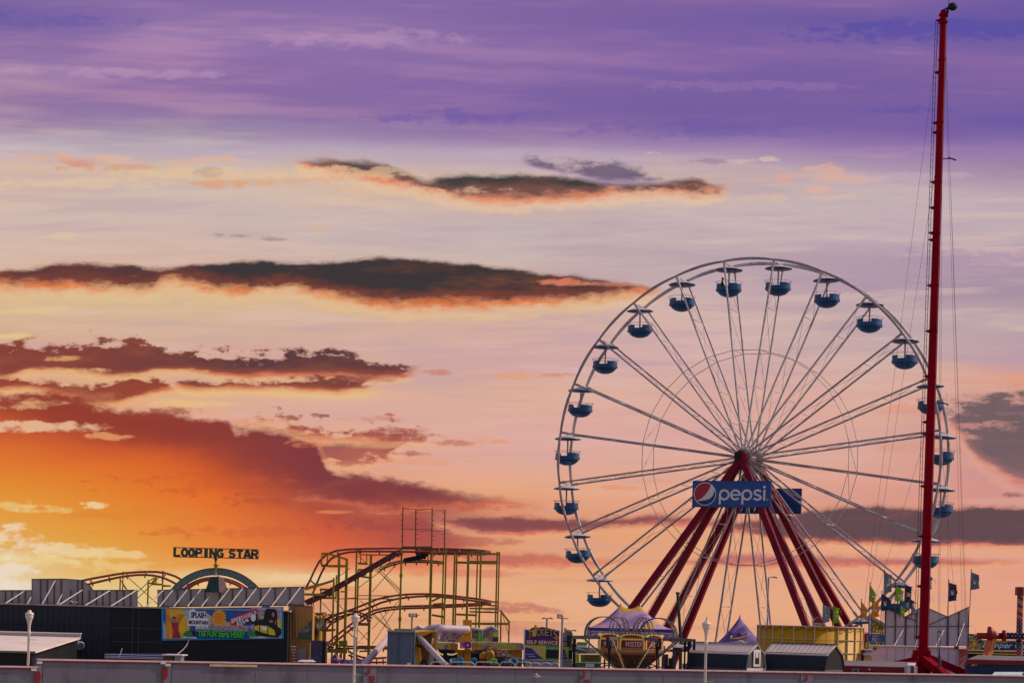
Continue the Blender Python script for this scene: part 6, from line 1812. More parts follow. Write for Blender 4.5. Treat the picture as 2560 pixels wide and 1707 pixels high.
# soft drink signs on both leg pairs
def sign_board(label, tt, front):
    cpx = P(1828, 1234.5, 150 - 3)
    cz = cpx.z
    O = HUB + wa * tt; O = Vector((O.x, O.y, 0))
    pl = Plane(O, -WAZ)
    if front:
        c = pl.px(1828.5, 1234.5); c = (c[0], c[1])
    else:
        c = (pl.px(1908, 1252)[0], pl.px(1908, 1252)[1])
    r = thing('billboard', label, 'sign', pl.w((c[0], c[1])), 'wheel signs')
    hw, hh = 3.22, 1.02
    mb = MB(); pl.poly(mb, [(c[0] - hw, c[1] - hh), (c[0] + hw, c[1] - hh), (c[0] + hw, c[1] + hh), (c[0] - hw, c[1] + hh)], -.16, 0); mb.build('board', m_signb, r, bevel=.015)
    mb = MB(); pl.ribbon(mb, [(c[0] - hw, c[1] - hh), (c[0] + hw, c[1] - hh), (c[0] + hw, c[1] + hh), (c[0] - hw, c[1] + hh)], .06, -.17, .02, True); mb.build('frame', m_signd, r)
    mb = MB()
    for x in (-1.6, 1.6):
        mb.bar(pl.w((c[0] + x, c[1] + .5), -.17), pl.w((c[0] + x, c[1] + .5), -.9), .1); mb.bar(pl.w((c[0] + x, c[1] - .5), -.17), pl.w((c[0] + x, c[1] - .5), -.9), .1)
    mb.build('mount', m_frame, r)
    if not front:
        return
    g = (c[0] - 2.18, c[1]); rr = .86
    mb = MB(); pl.disc(mb, g, rr + .06, rr + .06, .003, .03, 48); rd = mb.build('round_emblem', m_signw, r)
    arc = lambda a0, a1, n=24, q=rr: [(g[0] + q * math.cos(R(a0 + (a1 - a0) * k / n)), g[1] + q * math.sin(R(a0 + (a1 - a0) * k / n))) for k in range(n + 1)]
    # red upper lobe bounded by a sweeping curve, blue lower lobe
    curve = smooth_path([Vector((g[0] + x * rr, g[1] + z_ * rr, 0)) for x, z_ in [(-.78, -.62), (-.42, -.46), (-.08, -.2), (.22, .16), (.44, .52), (.53, .85)]], 5)
    mb = MB(); pl.poly(mb, [(p.x, p.y) for p in curve] + arc(58, 218), .031, .04); mb.build('red_lobe', m_signr, rd)
    curve2 = smooth_path([Vector((g[0] + x * rr, g[1] + z_ * rr, 0)) for x, z_ in [(.99, -.08), (.86, .1), (.74, -.16), (.5, -.4), (.14, -.54), (-.3, -.62), (-.74, -.68)]], 5)
    mb = MB(); pl.poly(mb, [(g[0] + x * rr, g[1] + z_ * rr) for x, z_ in [(.97, .18), (.9, .32), (.86, .06), (.74, -.2), (.5, -.42), (.14, -.55), (-.3, -.62), (-.74, -.68)]] + arc(223, 372), .031, .04); mb.build('blue_lobe', m_signd, rd)
    # lettering drawn as rounded strokes
    sw = .165; xh = .36
    X0 = c[0] - .78; Z0 = c[1] - .06
    mbl = MB(); layer = [.003]

    def ring(cx, cz_, r_, a0=0, a1=360, n=28):
        return [(cx + r_ * math.cos(R(a0 + (a1 - a0) * k / n)), cz_ + r_ * math.sin(R(a0 + (a1 - a0) * k / n))) for k in range(n + 1)]

    def letter(fn):
        mb = MB(); fn(mb); mb.build('letter', m_signw, r)

    def P_(x):
        def f(mb):
            pl.ribbon(mb, ring(x, Z0, xh, 0, 360)[:-1], sw, .003, .03, True)
            pl.poly(mb, [(x - xh - sw / 2, Z0 - 1.02 + .26), (x - xh + sw / 2, Z0 - .76), (x - xh + sw / 2, Z0 + .06), (x - xh - sw / 2, Z0 + .06)], .003, .031)
        return f

    def E_(x):
        def f(mb):
            pl.ribbon(mb, ring(x, Z0, xh, 0, 318), sw, .003, .03)
            pl.poly(mb, [(x - xh, Z0 - sw * .42), (x + xh + sw * .5, Z0 - sw * .42), (x + xh + sw * .5, Z0 + sw * .42), (x - xh, Z0 + sw * .42)], .003, .031)
        return f

    def S_(x):
        def f(mb):
            pts = [(x + .27, Z0 + .25), (x + .14, Z0 + .35), (x - .04, Z0 + .36), (x - .2, Z0 + .29), (x - .24, Z0 + .17), (x - .14, Z0 + .06), (x + .08, Z0 - .03), (x + .24, Z0 - .12), (x + .27, Z0 - .24), (x + .14, Z0 - .34), (x - .06, Z0 - .37), (x - .22, Z0 - .31), (x - .3, Z0 - .24)]
            sp_p = smooth_path([Vector((p[0], p[1], 0)) for p in pts], 3)
            pl.ribbon(mb, [(p.x, p.y) for p in sp_p], sw, .003, .03)
        return f

    def I_(x):
        def f(mb):
            pl.poly(mb, [(x - sw / 2, Z0 - xh - .08), (x + sw / 2, Z0 - xh - .08), (x + sw / 2, Z0 + xh + .06), (x - sw / 2, Z0 + xh + .06)], .003, .03)
            pl.disc(mb, (x, Z0 + xh + .27), .115, .115, .003, .03, 16)
        return f

    letter(P_(X0 + .2)); letter(E_(X0 + 1.12)); letter(P_(X0 + 2.06)); letter(S_(X0 + 2.92)); letter(I_(X0 + 3.48))
    mb = MB(); pl.ribbon(mb, ring(X0 + 3.74, Z0 - .36, .06, 0, 360, 12)[:-1], .025, .003, .02, True); pl.disc(mb, (X0 + 3.74, Z0 - .36), .022, .022, .003, .02, 8); mb.build('small_mark', m_signw, r)


sign_board('blue sign with white lettering and round red white blue emblem on the front legs', -4.3, True)
sign_board('plain blue sign board showing its back behind the wheel legs', 4.3, False)

# ------------------------------------------------------------------ gondolas
ORD = ['first', 'second', 'third', 'fourth', 'fifth', 'sixth', 'seventh', 'eighth', 'ninth', 'tenth', 'eleventh', 'twelfth']


def make_gondola(loc, label):
    """canopy, bowl, seat backs, rail and post hanging below a pivot at the origin"""
    r = thing('gondola', label, 'gondola', loc, 'gondolas of the ferris wheel')
    c = Vector(loc)
    mb = MB(); mb.lathe(c, [(1.06, -.44), (1.08, -.41), (.98, -.36), (.7, -.26), (.35, -.17), (.1, -.13), (0, -.13)], 36); mb.build('canopy', m_gtop, r, True)
    mb = MB(); mb.lathe(c, [(0, -.56), (.4, -.55), (.75, -.53), (.98, -.5), (1.08, -.47), (1.1, -.44), (1.085, -.415), (1.0, -.38)], 36); mb.build('canopy_underside', m_gdark, r, True)
    mb = MB(); mb.tube([c + Vector((0, 0, .0)), c + Vector((0, 0, -2.2))], .065, 10); mb.tube([c + wa * -.5 + Vector((0, 0, -.02)), c + wa * .5 + Vector((0, 0, -.02))], .05, 8); mb.build('post', m_wrust, r)
    mb = MB(); mb.lathe(c, [(.0, -2.62), (.3, -2.6), (.6, -2.5), (.82, -2.33), (.96, -2.14), (.99, -2.02), (.93, -2.02), (.86, -2.2), (.5, -2.4), (0, -2.42)], 36); mb.build('bowl', m_gblue, r, True)
    mb = MB(); mb.lathe(c, [(1.0, -2.14), (1.04, -2.14), (1.04, -2.0), (1.0, -2.0), (1.0, -2.14)], 36); mb.lathe(c, [(1.04, -2.02), (1.055, -2.0), (1.03, -1.985)], 36); mb.build('belt', m_gblue, r)
    # two seat backs with a gap for the door on the front left; angles measured from +x counter-clockwise
    for nm, a0, a1 in (('seat_back', -88, 74), ('seat_back', 128, 232)):
        mb = MB(); n = 20; vs, fs = [], []
        mb.lathe(c, [(1.0, -2.0), (1.0, -1.62), (.97, -1.6), (.92, -1.62), (.92, -2.0)], n, None, R(a0), R(a1))
        for a in (a0, a1):
            ca, sa = math.cos(R(a)), math.sin(R(a))
            mb.add([c + Vector((ca * q, sa * q, z_)) for q, z_ in ((1.0, -2.0), (1.0, -1.62), (.97, -1.6), (.92, -1.62), (.92, -2.0))], [[0, 1, 2, 3, 4]])
        mb.build(nm, m_gblue, r)
    for a0, a1 in ((60, 150), (-150, -60)):
        mb = MB(); mb.lathe(c, [(.985, -2.0), (.985, -1.86), (.94, -1.86), (.94, -2.0)], 12, None, R(a0 + 15), R(a1 - 20)); mb.build('low_side', m_gdark, r)
    mb = MB(); mb.lathe(c, [(.35, -2.25), (.35, -2.02), (.92, -2.02)], 24); mb.build('bench', m_gdark, r)
    mb = MB(); ring_ = [c + Vector((1.1 * math.cos(R(10 * k)), 1.1 * math.sin(R(10 * k)), -1.44)) for k in range(36)]
    mb.tube(ring_, .017, 5, True)
    for a in (-60, 0, 60, 150, 210):
        mb.tube([c + Vector((1.1 * math.cos(R(a)), 1.1 * math.sin(R(a)), -1.44)), c + Vector((.97 * math.cos(R(a)), .97 * math.sin(R(a)), -1.62))], .014, 5)
    mb.build('hand_rail', m_wrust, r, True)
    return r


PIV = [wh(RW - .1, a, 0) for a in ANG]


def gl_label(i):
    k = i + 1
    if i == 0:
        return 'blue gondola topmost on the ferris wheel, right of the very top'
    if i == NS - 1:
        return 'blue gondola topmost on the ferris wheel, left of the top, carrying a passenger'
    if i < 12:
        return '%s blue gondola counted clockwise down from the top of the wheel' % ORD[i]
    return '%s blue gondola counted anticlockwise down from the top of the wheel' % ORD[NS - 1 - i]


g0 = make_gondola(PIV[0], gl_label(0))
for i in range(1, NS):
    if 10 <= i <= 13:      # wholly hidden behind the stalls at the foot of the wheel
        continue
    gi = copy_thing(g0, PIV[i], gl_label(i))
    gi.rotation_euler = (R(random.uniform(-2.5, 2.5)), R(random.uniform(-3, 3)), R(random.uniform(-8, 8)))


# ------------------------------------------------------------------ people
def person(name_label, base, joints, edges, radii, mats, heads):
    pass


def skinned(name, verts, edges, radii, mat, parent):
    me = bpy.data.meshes.new(name)
    off = OFF[parent.name]
    me.from_pydata([Vector(v_) - off for v_ in verts], edges, [])
    o = bpy.data.objects.new(name, me); COL.objects.link(o)
    md = o.modifiers.new('skin', 'SKIN')
    for i, s in enumerate(me.skin_vertices[0].data):
        s.radius = (radii[i], radii[i]); s.use_root = (i == 0)
    o.modifiers.new('sub', 'SUBSURF').levels = 1
    o.modifiers['sub'].render_levels = 2
    me.materials.append(mat); o.parent = parent; OFF[o.name] = off
    return o


m_shirtk = paint('black shirt', (24, 24, 30), .8, .2, 6)
m_shirtn = paint('navy shirt', (22, 28, 60), .8, .2, 6)
m_jeans = paint('blue jeans', (50, 70, 96), .8, .2, 6)
m_face = paint('skin', (168, 112, 88), .55, .1, 8)
m_hair = paint('dark hair', (36, 28, 26), .7, .3, 10)


def make_person(label, base, seated, shirt, trousers, face):
    """face: direction (yaw) the person looks along"""
    f = Vector((math.cos(face), math.sin(face), 0)); s = Vector((-f.y, f.x, 0)); u_ = Vector((0, 0, 1))
    b = Vector(base)
    r = thing('person', label, 'person', b)
    at = lambda x, y, z_: b + s * x + f * y + u_ * z_
    hip = 0.5 if seated else .93
    sh = hip + .5
    V = [at(0, 0, hip), at(0, .01, hip + .2), at(0, 0, sh - .06), at(0, .0, sh + .05), at(0, .02, sh + .13)]
    E = [(0, 1), (1, 2), (2, 3), (3, 4)]; Rr = [.15, .135, .15, .06, .055]
    for q in (-1, 1):
        i = len(V)
        V += [at(q * .19, 0, sh - .04), at(q * .24, .06, sh - .3), at(q * .2, .28, sh - .36), at(q * .18, .36, sh - .35)]
        E += [(2, i), (i, i + 1), (i + 1, i + 2), (i + 2, i + 3)]; Rr += [.07, .055, .042, .04]
    up = skinned('body', V, E, Rr, shirt, r)
    V = [at(0, 0, hip)]; E = []; Rr = [.15]
    for q in (-1, 1):
        i = len(V)
        if seated:
            V += [at(q * .1, .05, hip - .02), at(q * .12, .44, hip + .0), at(q * .12, .47, hip - .4), at(q * .12, .6, hip - .44)]
        else:
            V += [at(q * .1, 0, hip - .05), at(q * .11, .03, hip - .45), at(q * .12, 0, .08), at(q * .12, .16, .04)]
        E += [(0, i), (i, i + 1), (i + 1, i + 2), (i + 2, i + 3)]; Rr += [.1, .075, .05, .045]
    skinned('trousers', V, E, Rr, trousers, r)
    hc = at(0, .03, sh + .24)
    mb = MB(); mb.ball(hc, .085, .095, .125, 14, 10)
    mb.ball(hc + f * .095 - u_ * .01, .018, .018, .028, 6, 5)
    for q in (-1, 1):
        mb.ball(hc + s * (q * .085), .018, .018, .03, 6, 5)
        mb.ball(at(q * .18, .40, sh - .35), .04, .04, .03, 8, 6)
        for j in range(4):
            mb.tube([at(q * (.155 + .018 * j), .42, sh - .35), at(q * (.155 + .018 * j), .47, sh - .37), at(q * (.155 + .018 * j), .48, sh - .4)], .008, 5)
        mb.tube([at(q * .14, .4, sh - .34), at(q * .12, .44, sh - .35)], .009, 5)
    mb.build('skin', m_face, r, True)
    mb = MB()
    mb.lathe(hc + Vector((0, 0, .02)) - f * .015, [(.092, -.03), (.102, .03), (.08, .09), (.04, .12), (0, .128)], 14); mb.build('hair', m_hair, r, True)
    mb = MB()
    for q in (-1, 1):
        mb.ball(hc + f * .086 + s * (q * .032) + u_ * .012, .012, seg=6, rings=4)
    mb.bar(hc + f * .088 - s * .025 - u_ * .06, hc + f * .088 + s * .025 - u_ * .06, .012); mb.build('eyes_and_mouth', m_hair, r)
    return r


gp_ = PIV[NS - 1]
make_person('passenger in a black shirt sitting in the gondola left of the wheel top', gp_ + Vector((-.55, -.2, -2.42)), True, m_shirtk, m_jeans, R(-20))
pf = P(1706, 1648, 96)
make_person('man in a navy shirt and blue jeans standing left of the gambrel sheds', (pf.x, pf.y, 0), False, m_shirtn, m_jeans, R(-150))

# ------------------------------------------------------------------ big two-peaked tent
m_tent = patches('painted tent cloth', [(136, 100, 154), (166, 126, 168), (180, 140, 172), (206, 156, 30), (176, 130, 166)], .5, .7)
m_tent2 = patches('violet tent cloth', [(96, 74, 140), (112, 88, 156), (88, 64, 130), (150, 110, 160)], .6, .7)
m_peak = paint('deep violet cloth', (56, 40, 110), .7, .15, 2)
m_val = paint('violet valance', (64, 50, 130), .6, .1, 1.5)
m_facia = patches('pink violet fascia', [(170, 120, 180), (150, 90, 160), (200, 170, 200), (180, 140, 190)], 2.0)


def tent(label, Y, x0, x1, ye, peaks, depth, tipmat, clothmat, pw=1.6):
    """stretched cloth roof: pixel eave span, list of (pixel x, pixel y) peaks"""
    pl = Plane((0, Y * DS, 0), 0)
    a, c = pl.px(x0, ye), pl.px(x1, ye); ze = (a[1] + c[1]) / 2
    r = thing('tent', label, 'tent', ((a[0] + c[0]) / 2, Y * DS + depth / 2, 0))
    n, m = 72, 36
    vs, fs = [], []
    pk = [(pl.px(px_, py_)[0], pl.px(px_, py_)[1] - ze) for px_, py_ in peaks]
    for j in range(m + 1):
        for i in range(n + 1):
            x = a[0] + (c[0] - a[0]) * i / n; y = depth * j / m
            h = 0
            for xk, hk in pk:
                dx = (x - xk) / ((c[0] - xk) if x > xk else (a[0] - xk)); dx = abs(dx)
                dy = abs(y - depth / 2) / (depth / 2)
                d = (dx ** 3 + dy ** 3) ** (1 / 3.0)
                h = max(h, hk * max(0, 1 - d) ** pw) if len(pk) == 1 else (h ** 5 + (hk * max(0, 1 - d) ** pw) ** 5) ** .2
            vs.append((x, Y * DS + y, ze + h))
    for j in range(m):
        for i in range(n):
            q = j * (n + 1) + i; fs.append([q, q + 1, q + n + 2, q + n + 1])
    mb = MB(); mb.add(vs, fs); mb.build('roof_cloth', clothmat, r, True)
    for xk, hk in pk:
        mb = MB(); mb.lathe((xk, Y * DS + depth / 2, ze), [(.16, hk * .72), (.09, hk * .84), (.05, hk * .96), (.03, hk * 1.02), (0, hk * 1.1)], 12); mb.build('peak', tipmat, r, True)
    return r, pl, a, c, ze


tn, pl, a, c, ze = tent('large lilac tent with two violet peaks and a pink fascia behind the twirling ride', 101, 1471, 1688, 1570, [(1556, 1511), (1604, 1511)], 4.2, m_peak, m_tent)
mb = MB(); mb.box(a[0], c[0], 101 * DS - .05, 101 * DS + 4.2, ze - .15, ze + .0); mb.build('valance', m_val, tn)
zf = pl.px(1580, 1598)[1]
mb = MB(); mb.box(a[0] + .05, c[0] - .05, 101 * DS, 101 * DS + 4.1, zf, ze - .152); mb.build('fascia', m_facia, tn)
mb = MB()
for k in range(52):
    x = a[0] + .08 + (c[0] - a[0] - .16) * k / 51; mb.ball((x, 101 * DS - .03, ze - .22), .035, seg=6, rings=4)
mb.build('bulbs', m_whitecap, tn)
mb = MB()
for f in (0.01, .82, .985):
    x = a[0] + (c[0] - a[0]) * f; mb.bar((x, 101 * DS - .02, ze - .16), (x, 101 * DS - .02, 0), .09)
mb.build('post', m_galv, tn)
pl2 = Plane((0, 101 * DS - .01, 0), 0)
mb = MB(); pl2.rect(mb, 1656, 1577, 1686, 1596, .0, .02); mb.build('side_picture', patches('violet side picture', [(84, 60, 150), (110, 70, 150), (200, 140, 170), (70, 50, 130)], 2.4), tn)
mb = MB(); q = pl2.px(1487, 1588)
pl2.ribbon(mb, [(q[0] + .17 * math.cos(t * .7), q[1] + .1 * math.sin(t * .7)) for t in range(8)], .04, .0, .02); pl2.ribbon(mb, [(q[0] - .25 + .05 * t, q[1] + .02 * (t % 2)) for t in range(5)], .03, .0, .02); mb.build('scroll', m_whitecap, tn)
mb = MB()
for x0, y0, x1, y1 in [(1508, 1541, 1546, 1553), (1556, 1534, 1580, 1552), (1584, 1540, 1604, 1552)]:
    pass
tn2, pl, a, c, ze = tent('violet single peaked tent with a yellow ring planet behind the left gambrel shed', 106, 1786, 1932, 1617, [(1857, 1541)], 3.6, m_peak, m_tent2, 1.35)
mb = MB(); mb.box(a[0], c[0], 106 * DS, 106 * DS + 3.6, ze - .3, ze); mb.build('valance', m_val, tn2)
mb = MB()
for x in (a[0] + .05, c[0] - .05):
    for y in (.05, 3.5):
        mb.bar((x, 106 * DS + y, 0), (x, 106 * DS + y, ze - .3), .09)
mb.build('post', m_galv, tn2)
m_cream = paint('cream cloud print', (230, 214, 180), .7, .08, 2)


def on_tent(px_, py_):
    """a point on the front slope of the violet tent seen at that pixel"""
    f = (py_ - 1541) / (1617 - 1541); f = min(max(f, 0.05), 1)
    d = 1 - (1 - f) ** (1 / 1.35)
    return P(px_, py_, (106 * DS + 1.8 * (1 - d)) / DS) + Vector((0, -.05, .0))


mb = MB(); mb.tube([on_tent(1849 + 23 * math.cos(R(k)), 1588 - 6.5 * math.sin(R(k)) - 4.5 * math.cos(R(k))) for k in range(150, 405, 15)], .04, 6); mb.build('planet_ring', m_tgold, tn2, True)
mb = MB()
for x, y, rx, rz in [(1851, 1606, .2, .16), (1839, 1609, .13, .1), (1862, 1608, .12, .1), (1816, 1610, .12, .09), (1883, 1611, .14, .09), (1874, 1612, .1, .07)]:
    q = on_tent(x, y); mb.ball(q, rx, .05, rz, 12, 8)
mb.build('cloud_print', m_cream, tn2, True)
mb = MB(); q = on_tent(1848, 1587); mb.ball(q + Vector((0, .02, 0)), .17, .05, .17, 14, 8); mb.build('planet_print', paint('magenta print', (120, 50, 110), .7), tn2, True)

# wrapped pole left of the last leg
mb = MB(); a = P(1694, 1484, 112); b = P(1702, 1600, 112)
mb.tube([Vector((b.x + .05, b.y, 0)), b, a], [.11, .1, .085], 8); mb.tube([a, a + Vector((0, 0, .12))], .12, 8)
tag(mb.build('banner_pole', paint('dark green wrapped pole', (46, 52, 44), .7, .25, 2)), 'dark green wrapped pole leaning beside the ferris wheel legs', 'pole')

# clutter right of the twirling ride
rc = thing('ride_canopy', 'grey white folded canopy right of the twirling ride', 'canopy', P(1700, 1660, 100))
mb = MB(); mb.add([W(z5, 2030, 575, 100), W(z5, 2090, 540, 100.6), W(z5, 2200, 575, 100.4), W(z5, 2240, 595, 100), W(z5, 2200, 610, 99.8), W(z5, 2110, 600, 99.6), W(z5, 2030, 600, 99.8), W(z5, 2040, 585, 101), W(z5, 2200, 590, 101)],
                  [[0, 1, 2, 3, 4, 5, 6], [0, 7, 8, 3, 2, 1], [6, 5, 4, 3, 8, 7, 0]]); mb.build('sheet', m_panel, rc)
mb = MB()
for x in (1935, 2080):
    q = W(z5, x, 640, 100.2); mb.bar((q.x, q.y, 0), (q.x, q.y, q.z + .25), .16)
mb.bar(W(z5, 1900, 640, 100.2), W(z5, 2250, 640, 100.2), .14); mb.build('frame', m_frame, rc)
mb = MB(); boxpx(mb, z5(1945, 0)[0], z5(1998, 0)[0], z5(0, 690)[1], 100.8, .8); tag(mb.build('maroon_cabinet', paint('maroon cabinet', (86, 50, 62), .6)), 'dull maroon cabinet under the grey ride canopy', 'cabinet')
mb = MB(); boxpx(mb, z5(2012, 0)[0], z5(2072, 0)[0], z5(0, 740)[1], 100.5, .8); tag(mb.build('slatted_box', ribbed('dark slatted board', (60, 56, 50), .7, .1, 0, .04)), 'dark slatted box right of the maroon cabinet', 'box')
wb = P(1724, 1664, 95); mb = MB(); mb.box(wb.x - .3, wb.x + .45, wb.y, wb.y + .8, 0, wb.z + .05); mb.box(wb.x - .34, wb.x + .5, wb.y - .04, wb.y + .84, wb.z + .05, wb.z + .12); tag(mb.build('lilac_bin', m_tbody), 'lilac lidded bin at the left end of the left gambrel shed', 'bin')

# ------------------------------------------------------------------ gambrel sheds
m_shroof = paint('pale standing seam roof', (226, 202, 190), .45, .1, .8)
m_shnavy = paint('navy ribbed siding', (18, 26, 40), .5, .2, .8)
m_gable = paint('taupe gable board', (92, 86, 84), .7, .12, .8, stretch=(1, 1, 6))
m_gabled = paint('dark gable', (12, 12, 13), .7, .2, 1)


def shed(label, Y, ex, ridge, knee, base, L_, yaw, gmat, hw, window):
    """gambrel shed; ex = pixel x of the visible gable centre"""
    pl = Plane((0, Y * DS, 0), 0)
    zr, zk = P(*ridge, Y).z, P(*knee, Y).z
    c = P(ex, ridge[1], Y); X = Vector((math.cos(yaw), math.sin(yaw), 0)); D = Vector((-math.sin(yaw), math.cos(yaw), 0))
    O = Vector((c.x, c.y + .6, 0))
    r = thing('gambrel_shed', label, 'shed', O - X * L_ / 2, 'gambrel sheds')
    hk, hb = hw * .74, hw
    zb = P(*base, Y).z - .02
    sec = [(-hb, zb), (-hk, zk), (0, zr), (hk, zk), (hb, zb)]
    pt = lambda x, d, z_: O + X * x + D * d + Vector((0, 0, z_))

    def slab(nm, mat, p0, p1, th, x0, x1):
        mb = MB(); (d0, z0), (d1, z1_) = p0, p1
        nrm = Vector((0, -(z1_ - z0), d1 - d0)); nrm.normalize()
        if nrm.z < 0 and abs(nrm.z) > .2:
            nrm = -nrm
        if abs(nrm.z) <= .2 and nrm.y * d0 < 0:
            nrm = -nrm
        off = D * nrm.y * th + Vector((0, 0, nrm.z * th))
        q = [pt(x0, d0, z0), pt(x1, d0, z0), pt(x1, d1, z1_), pt(x0, d1, z1_)]
        mb.hexa(q + [p + off for p in q])
        # bake into local axes so that the ribs follow the shed
        o = mb.build(nm, mat, r)
        return o
    mb = MB(); n = 5
    mb.add([pt(-L_, d, z_) for d, z_ in sec] + [pt(0, d, z_) for d, z_ in sec], [[0, 1, 2, 3, 4], [9, 8, 7, 6, 5]] + [[i, i + 1, n + i + 1, n + i] for i in range(4)] + [[4, 0, 5, 9]])
    mb.build('gable_end', gmat, r)
    slab('lower_slope', m_shnavy, sec[0], sec[1], .05, -L_ - .04, -.03)
    slab('lower_slope', m_shnavy, sec[4], sec[3], .05, -L_ - .04, -.03)
    slab('upper_slope', m_shroof, (-hk - .09, zk - .1), sec[2], .06, -L_ - .08, .06)
    slab('upper_slope', m_shroof, (hk + .09, zk - .1), sec[2], .06, -L_ - .08, .06)
    mb = MB(); mb.bar(pt(-L_ - .1, 0, zr + .07), pt(.08, 0, zr + .07), .12, .05)
    for p0, p1 in ((sec[1], sec[2]), (sec[3], sec[2]), (sec[0], sec[1]), (sec[4], sec[3])):
        mb.bar(pt(.03, *p0), pt(.03, *p1), .05, .09)
    for k in range(13):
        x = -L_ + L_ * k / 12.5
        mb.bar(pt(x, -hk - .1, zk - .055), pt(x, 0, zr + .065), .035)
    mb.build('trim', m_roofedge if window else m_frame, r)
    mb = MB()
    for k in range(16):
        x = -L_ + .05 + L_ * k / 15.8
        mb.bar(pt(x, -hb - .055, zb + .05), pt(x, -hk - .055, zk - .1), .03)
    mb.build('siding_rib', m_slate, r)
    mb = MB(); mb.add([pt(x, d, z_) for x in (-L_, 0) for d in (-hb + .06, hb - .06) for z_ in (0, zb - .003)], [[0, 1, 3, 2], [4, 6, 7, 5], [0, 4, 5, 1], [2, 3, 7, 6], [1, 5, 7, 3]]); mb.build('base_wall', m_gable, r)
    if window:
        zc = (zk + zb) / 2 + .12
        mb = MB()
        for d0, d1, z0, z1_ in ((-.32, -.2, -.42, .4), (.2, .32, -.42, .4), (-.2, .2, -.42, -.3), (-.2, .2, .28, .4)):
            mb.add([pt(x, d, zc + z_) for x in (.035, .07) for d in (d0, d1) for z_ in (z0, z1_)], [[0, 1, 3, 2], [4, 6, 7, 5], [0, 4, 5, 1], [2, 3, 7, 6], [1, 5, 7, 3], [0, 2, 6, 4]])
        wn = mb.build('window_frame', m_whitecap, r)
        mb = MB(); mb.add([pt(.03, .2 * math.cos(R(15 * k)), zc + .31 * math.sin(R(15 * k))) for k in range(24)] + [pt(.05, .19 * math.cos(R(15 * k)), zc + .3 * math.sin(R(15 * k))) for k in range(24)], [list(range(24)), list(range(24, 48))[::-1]] + [[k, (k + 1) % 24, 24 + (k + 1) % 24, 24 + k] for k in range(24)])
        mb.build('oval_pane', m_dark, wn)
        mb = MB(); mb.add([pt(x, d, zr - .42 + z_) for x in (.02, .06) for d in (-.13, .13) for z_ in (-.2, .2)], [[0, 1, 3, 2], [4, 6, 7, 5], [0, 4, 5, 1], [2, 3, 7, 6], [1, 5, 7, 3], [0, 2, 6, 4]]); mb.build('loft_vent', m_whitecap, r)
        mb = MB(); mb.add([pt(x, d, zb + z_) for x in (.02, .06) for d in (-hb, hb) for z_ in (-.3, .0)], [[0, 1, 3, 2], [4, 6, 7, 5], [0, 4, 5, 1], [2, 3, 7, 6], [1, 5, 7, 3], [0, 2, 6, 4]]); mb.build('gable_skirt', m_whitecap, r)
    return r


shed('navy gambrel shed with a windowed taupe gable, behind the right lamp post', 91, 1894, (1891, 1612), (1876, 1631), (1868, 1668), 3.45, R(-38), m_gable, .88, True)
shed('navy gambrel shed with a black gable, in front of the yellow drum', 91, 2091, (2090, 1614), (2073, 1634), (2068, 1672), 3.35, R(-34), m_gabled, 1.05, False)
vn = P(1906, 1668, 94); cartr = thing('white_cart', 'small white cart with dark windscreen between the gambrel sheds', 'cart', (vn.x, vn.y, 0))
mb = MB(); mb.box(vn.x - .3, vn.x + .3, vn.y - .1, vn.y + .5, .35, vn.z - .02); mb.build('body', m_white, cartr, bevel=.04)
mb = MB(); mb.box(vn.x - .16, vn.x + .16, vn.y - .12, vn.y - .101, vn.z - .14, vn.z - .05); mb.build('windscreen', m_dark, cartr)
mb = MB(); mb.bar((vn.x, vn.y, vn.z - .03), (vn.x, vn.y, vn.z + .12), .03); mb.build('mast', m_frame, cartr)
mb = MB()
for x in (-.24, .24):
    mb.tube([(vn.x + x - .05, vn.y + .1, .2), (vn.x + x + .05, vn.y + .1, .2)], .2, 12)
mb.build('wheel', m_dark, cartr)

# ------------------------------------------------------------------ yellow drum
m_drum = paint('weathered yellow drum', (200, 148, 0), .5, .2, .5, dirt=(138, 88, 16), stretch=(1, 1, .3))
m_rib = paint('pale drum rib', (214, 190, 170), .5, .1, 2)
DY = 104.0; dk = DY * DS / F
cq = P(2028, 1620, DY); rad = 132 * dk
DC = Vector((cq.x, DY * DS + rad * .2, 0)); zt = P(2028, 1566, DY).z
dr = thing('ride_drum', 'tall round yellow ride drum with pale ribs behind the gambrel sheds', 'ride drum', DC)
mb = MB(); mb.lathe(DC, [(rad, 0), (rad, zt), (rad - .1, zt), (rad - .1, 0)], 56); mb.build('drum_wall', m_drum, dr, True)
mb = MB()
for k in range(28):
    a = R(-90 + 13 * k - 2.5); d = Vector((math.cos(a), math.sin(a), 0))
    w = .05 if k % 2 == 0 else .028
    mb.bar(DC + d * (rad + .03) + Vector((0, 0, 0)), DC + d * (rad + .03) + Vector((0, 0, zt + .01)), w, .06, Vector((-d.y, d.x, 0)))
mb.build('rib', m_rib, dr)
mb = MB()
for y in (1597, 1629, 1658):
    zz = P(2028, y, DY).z; mb.lathe(DC, [(rad + .002, zz - .012), (rad + .045, zz - .012), (rad + .045, zz + .012), (rad + .002, zz + .012)], 56)
mb.lathe(DC, [(rad - .14, zt), (rad + .06, zt), (rad + .06, zt + .05), (rad - .14, zt + .05), (rad - .14, zt)], 56)
mb.build('hoop', m_rib, dr)
mb = MB()
for k in range(-6, 7):
    a0 = R(-90 + 13 * k - 2.5)
    pts = [DC + Vector((math.cos(a0 + R(13 * t / 6)), math.sin(a0 + R(13 * t / 6)), 0)) * (rad + .04) + Vector((0, 0, zt - .04 - .14 * math.sin(math.pi * t / 6))) for t in range(7)]
    mb.tube(pts, .014, 4)
mb.build('slack_cable', m_dark, dr)

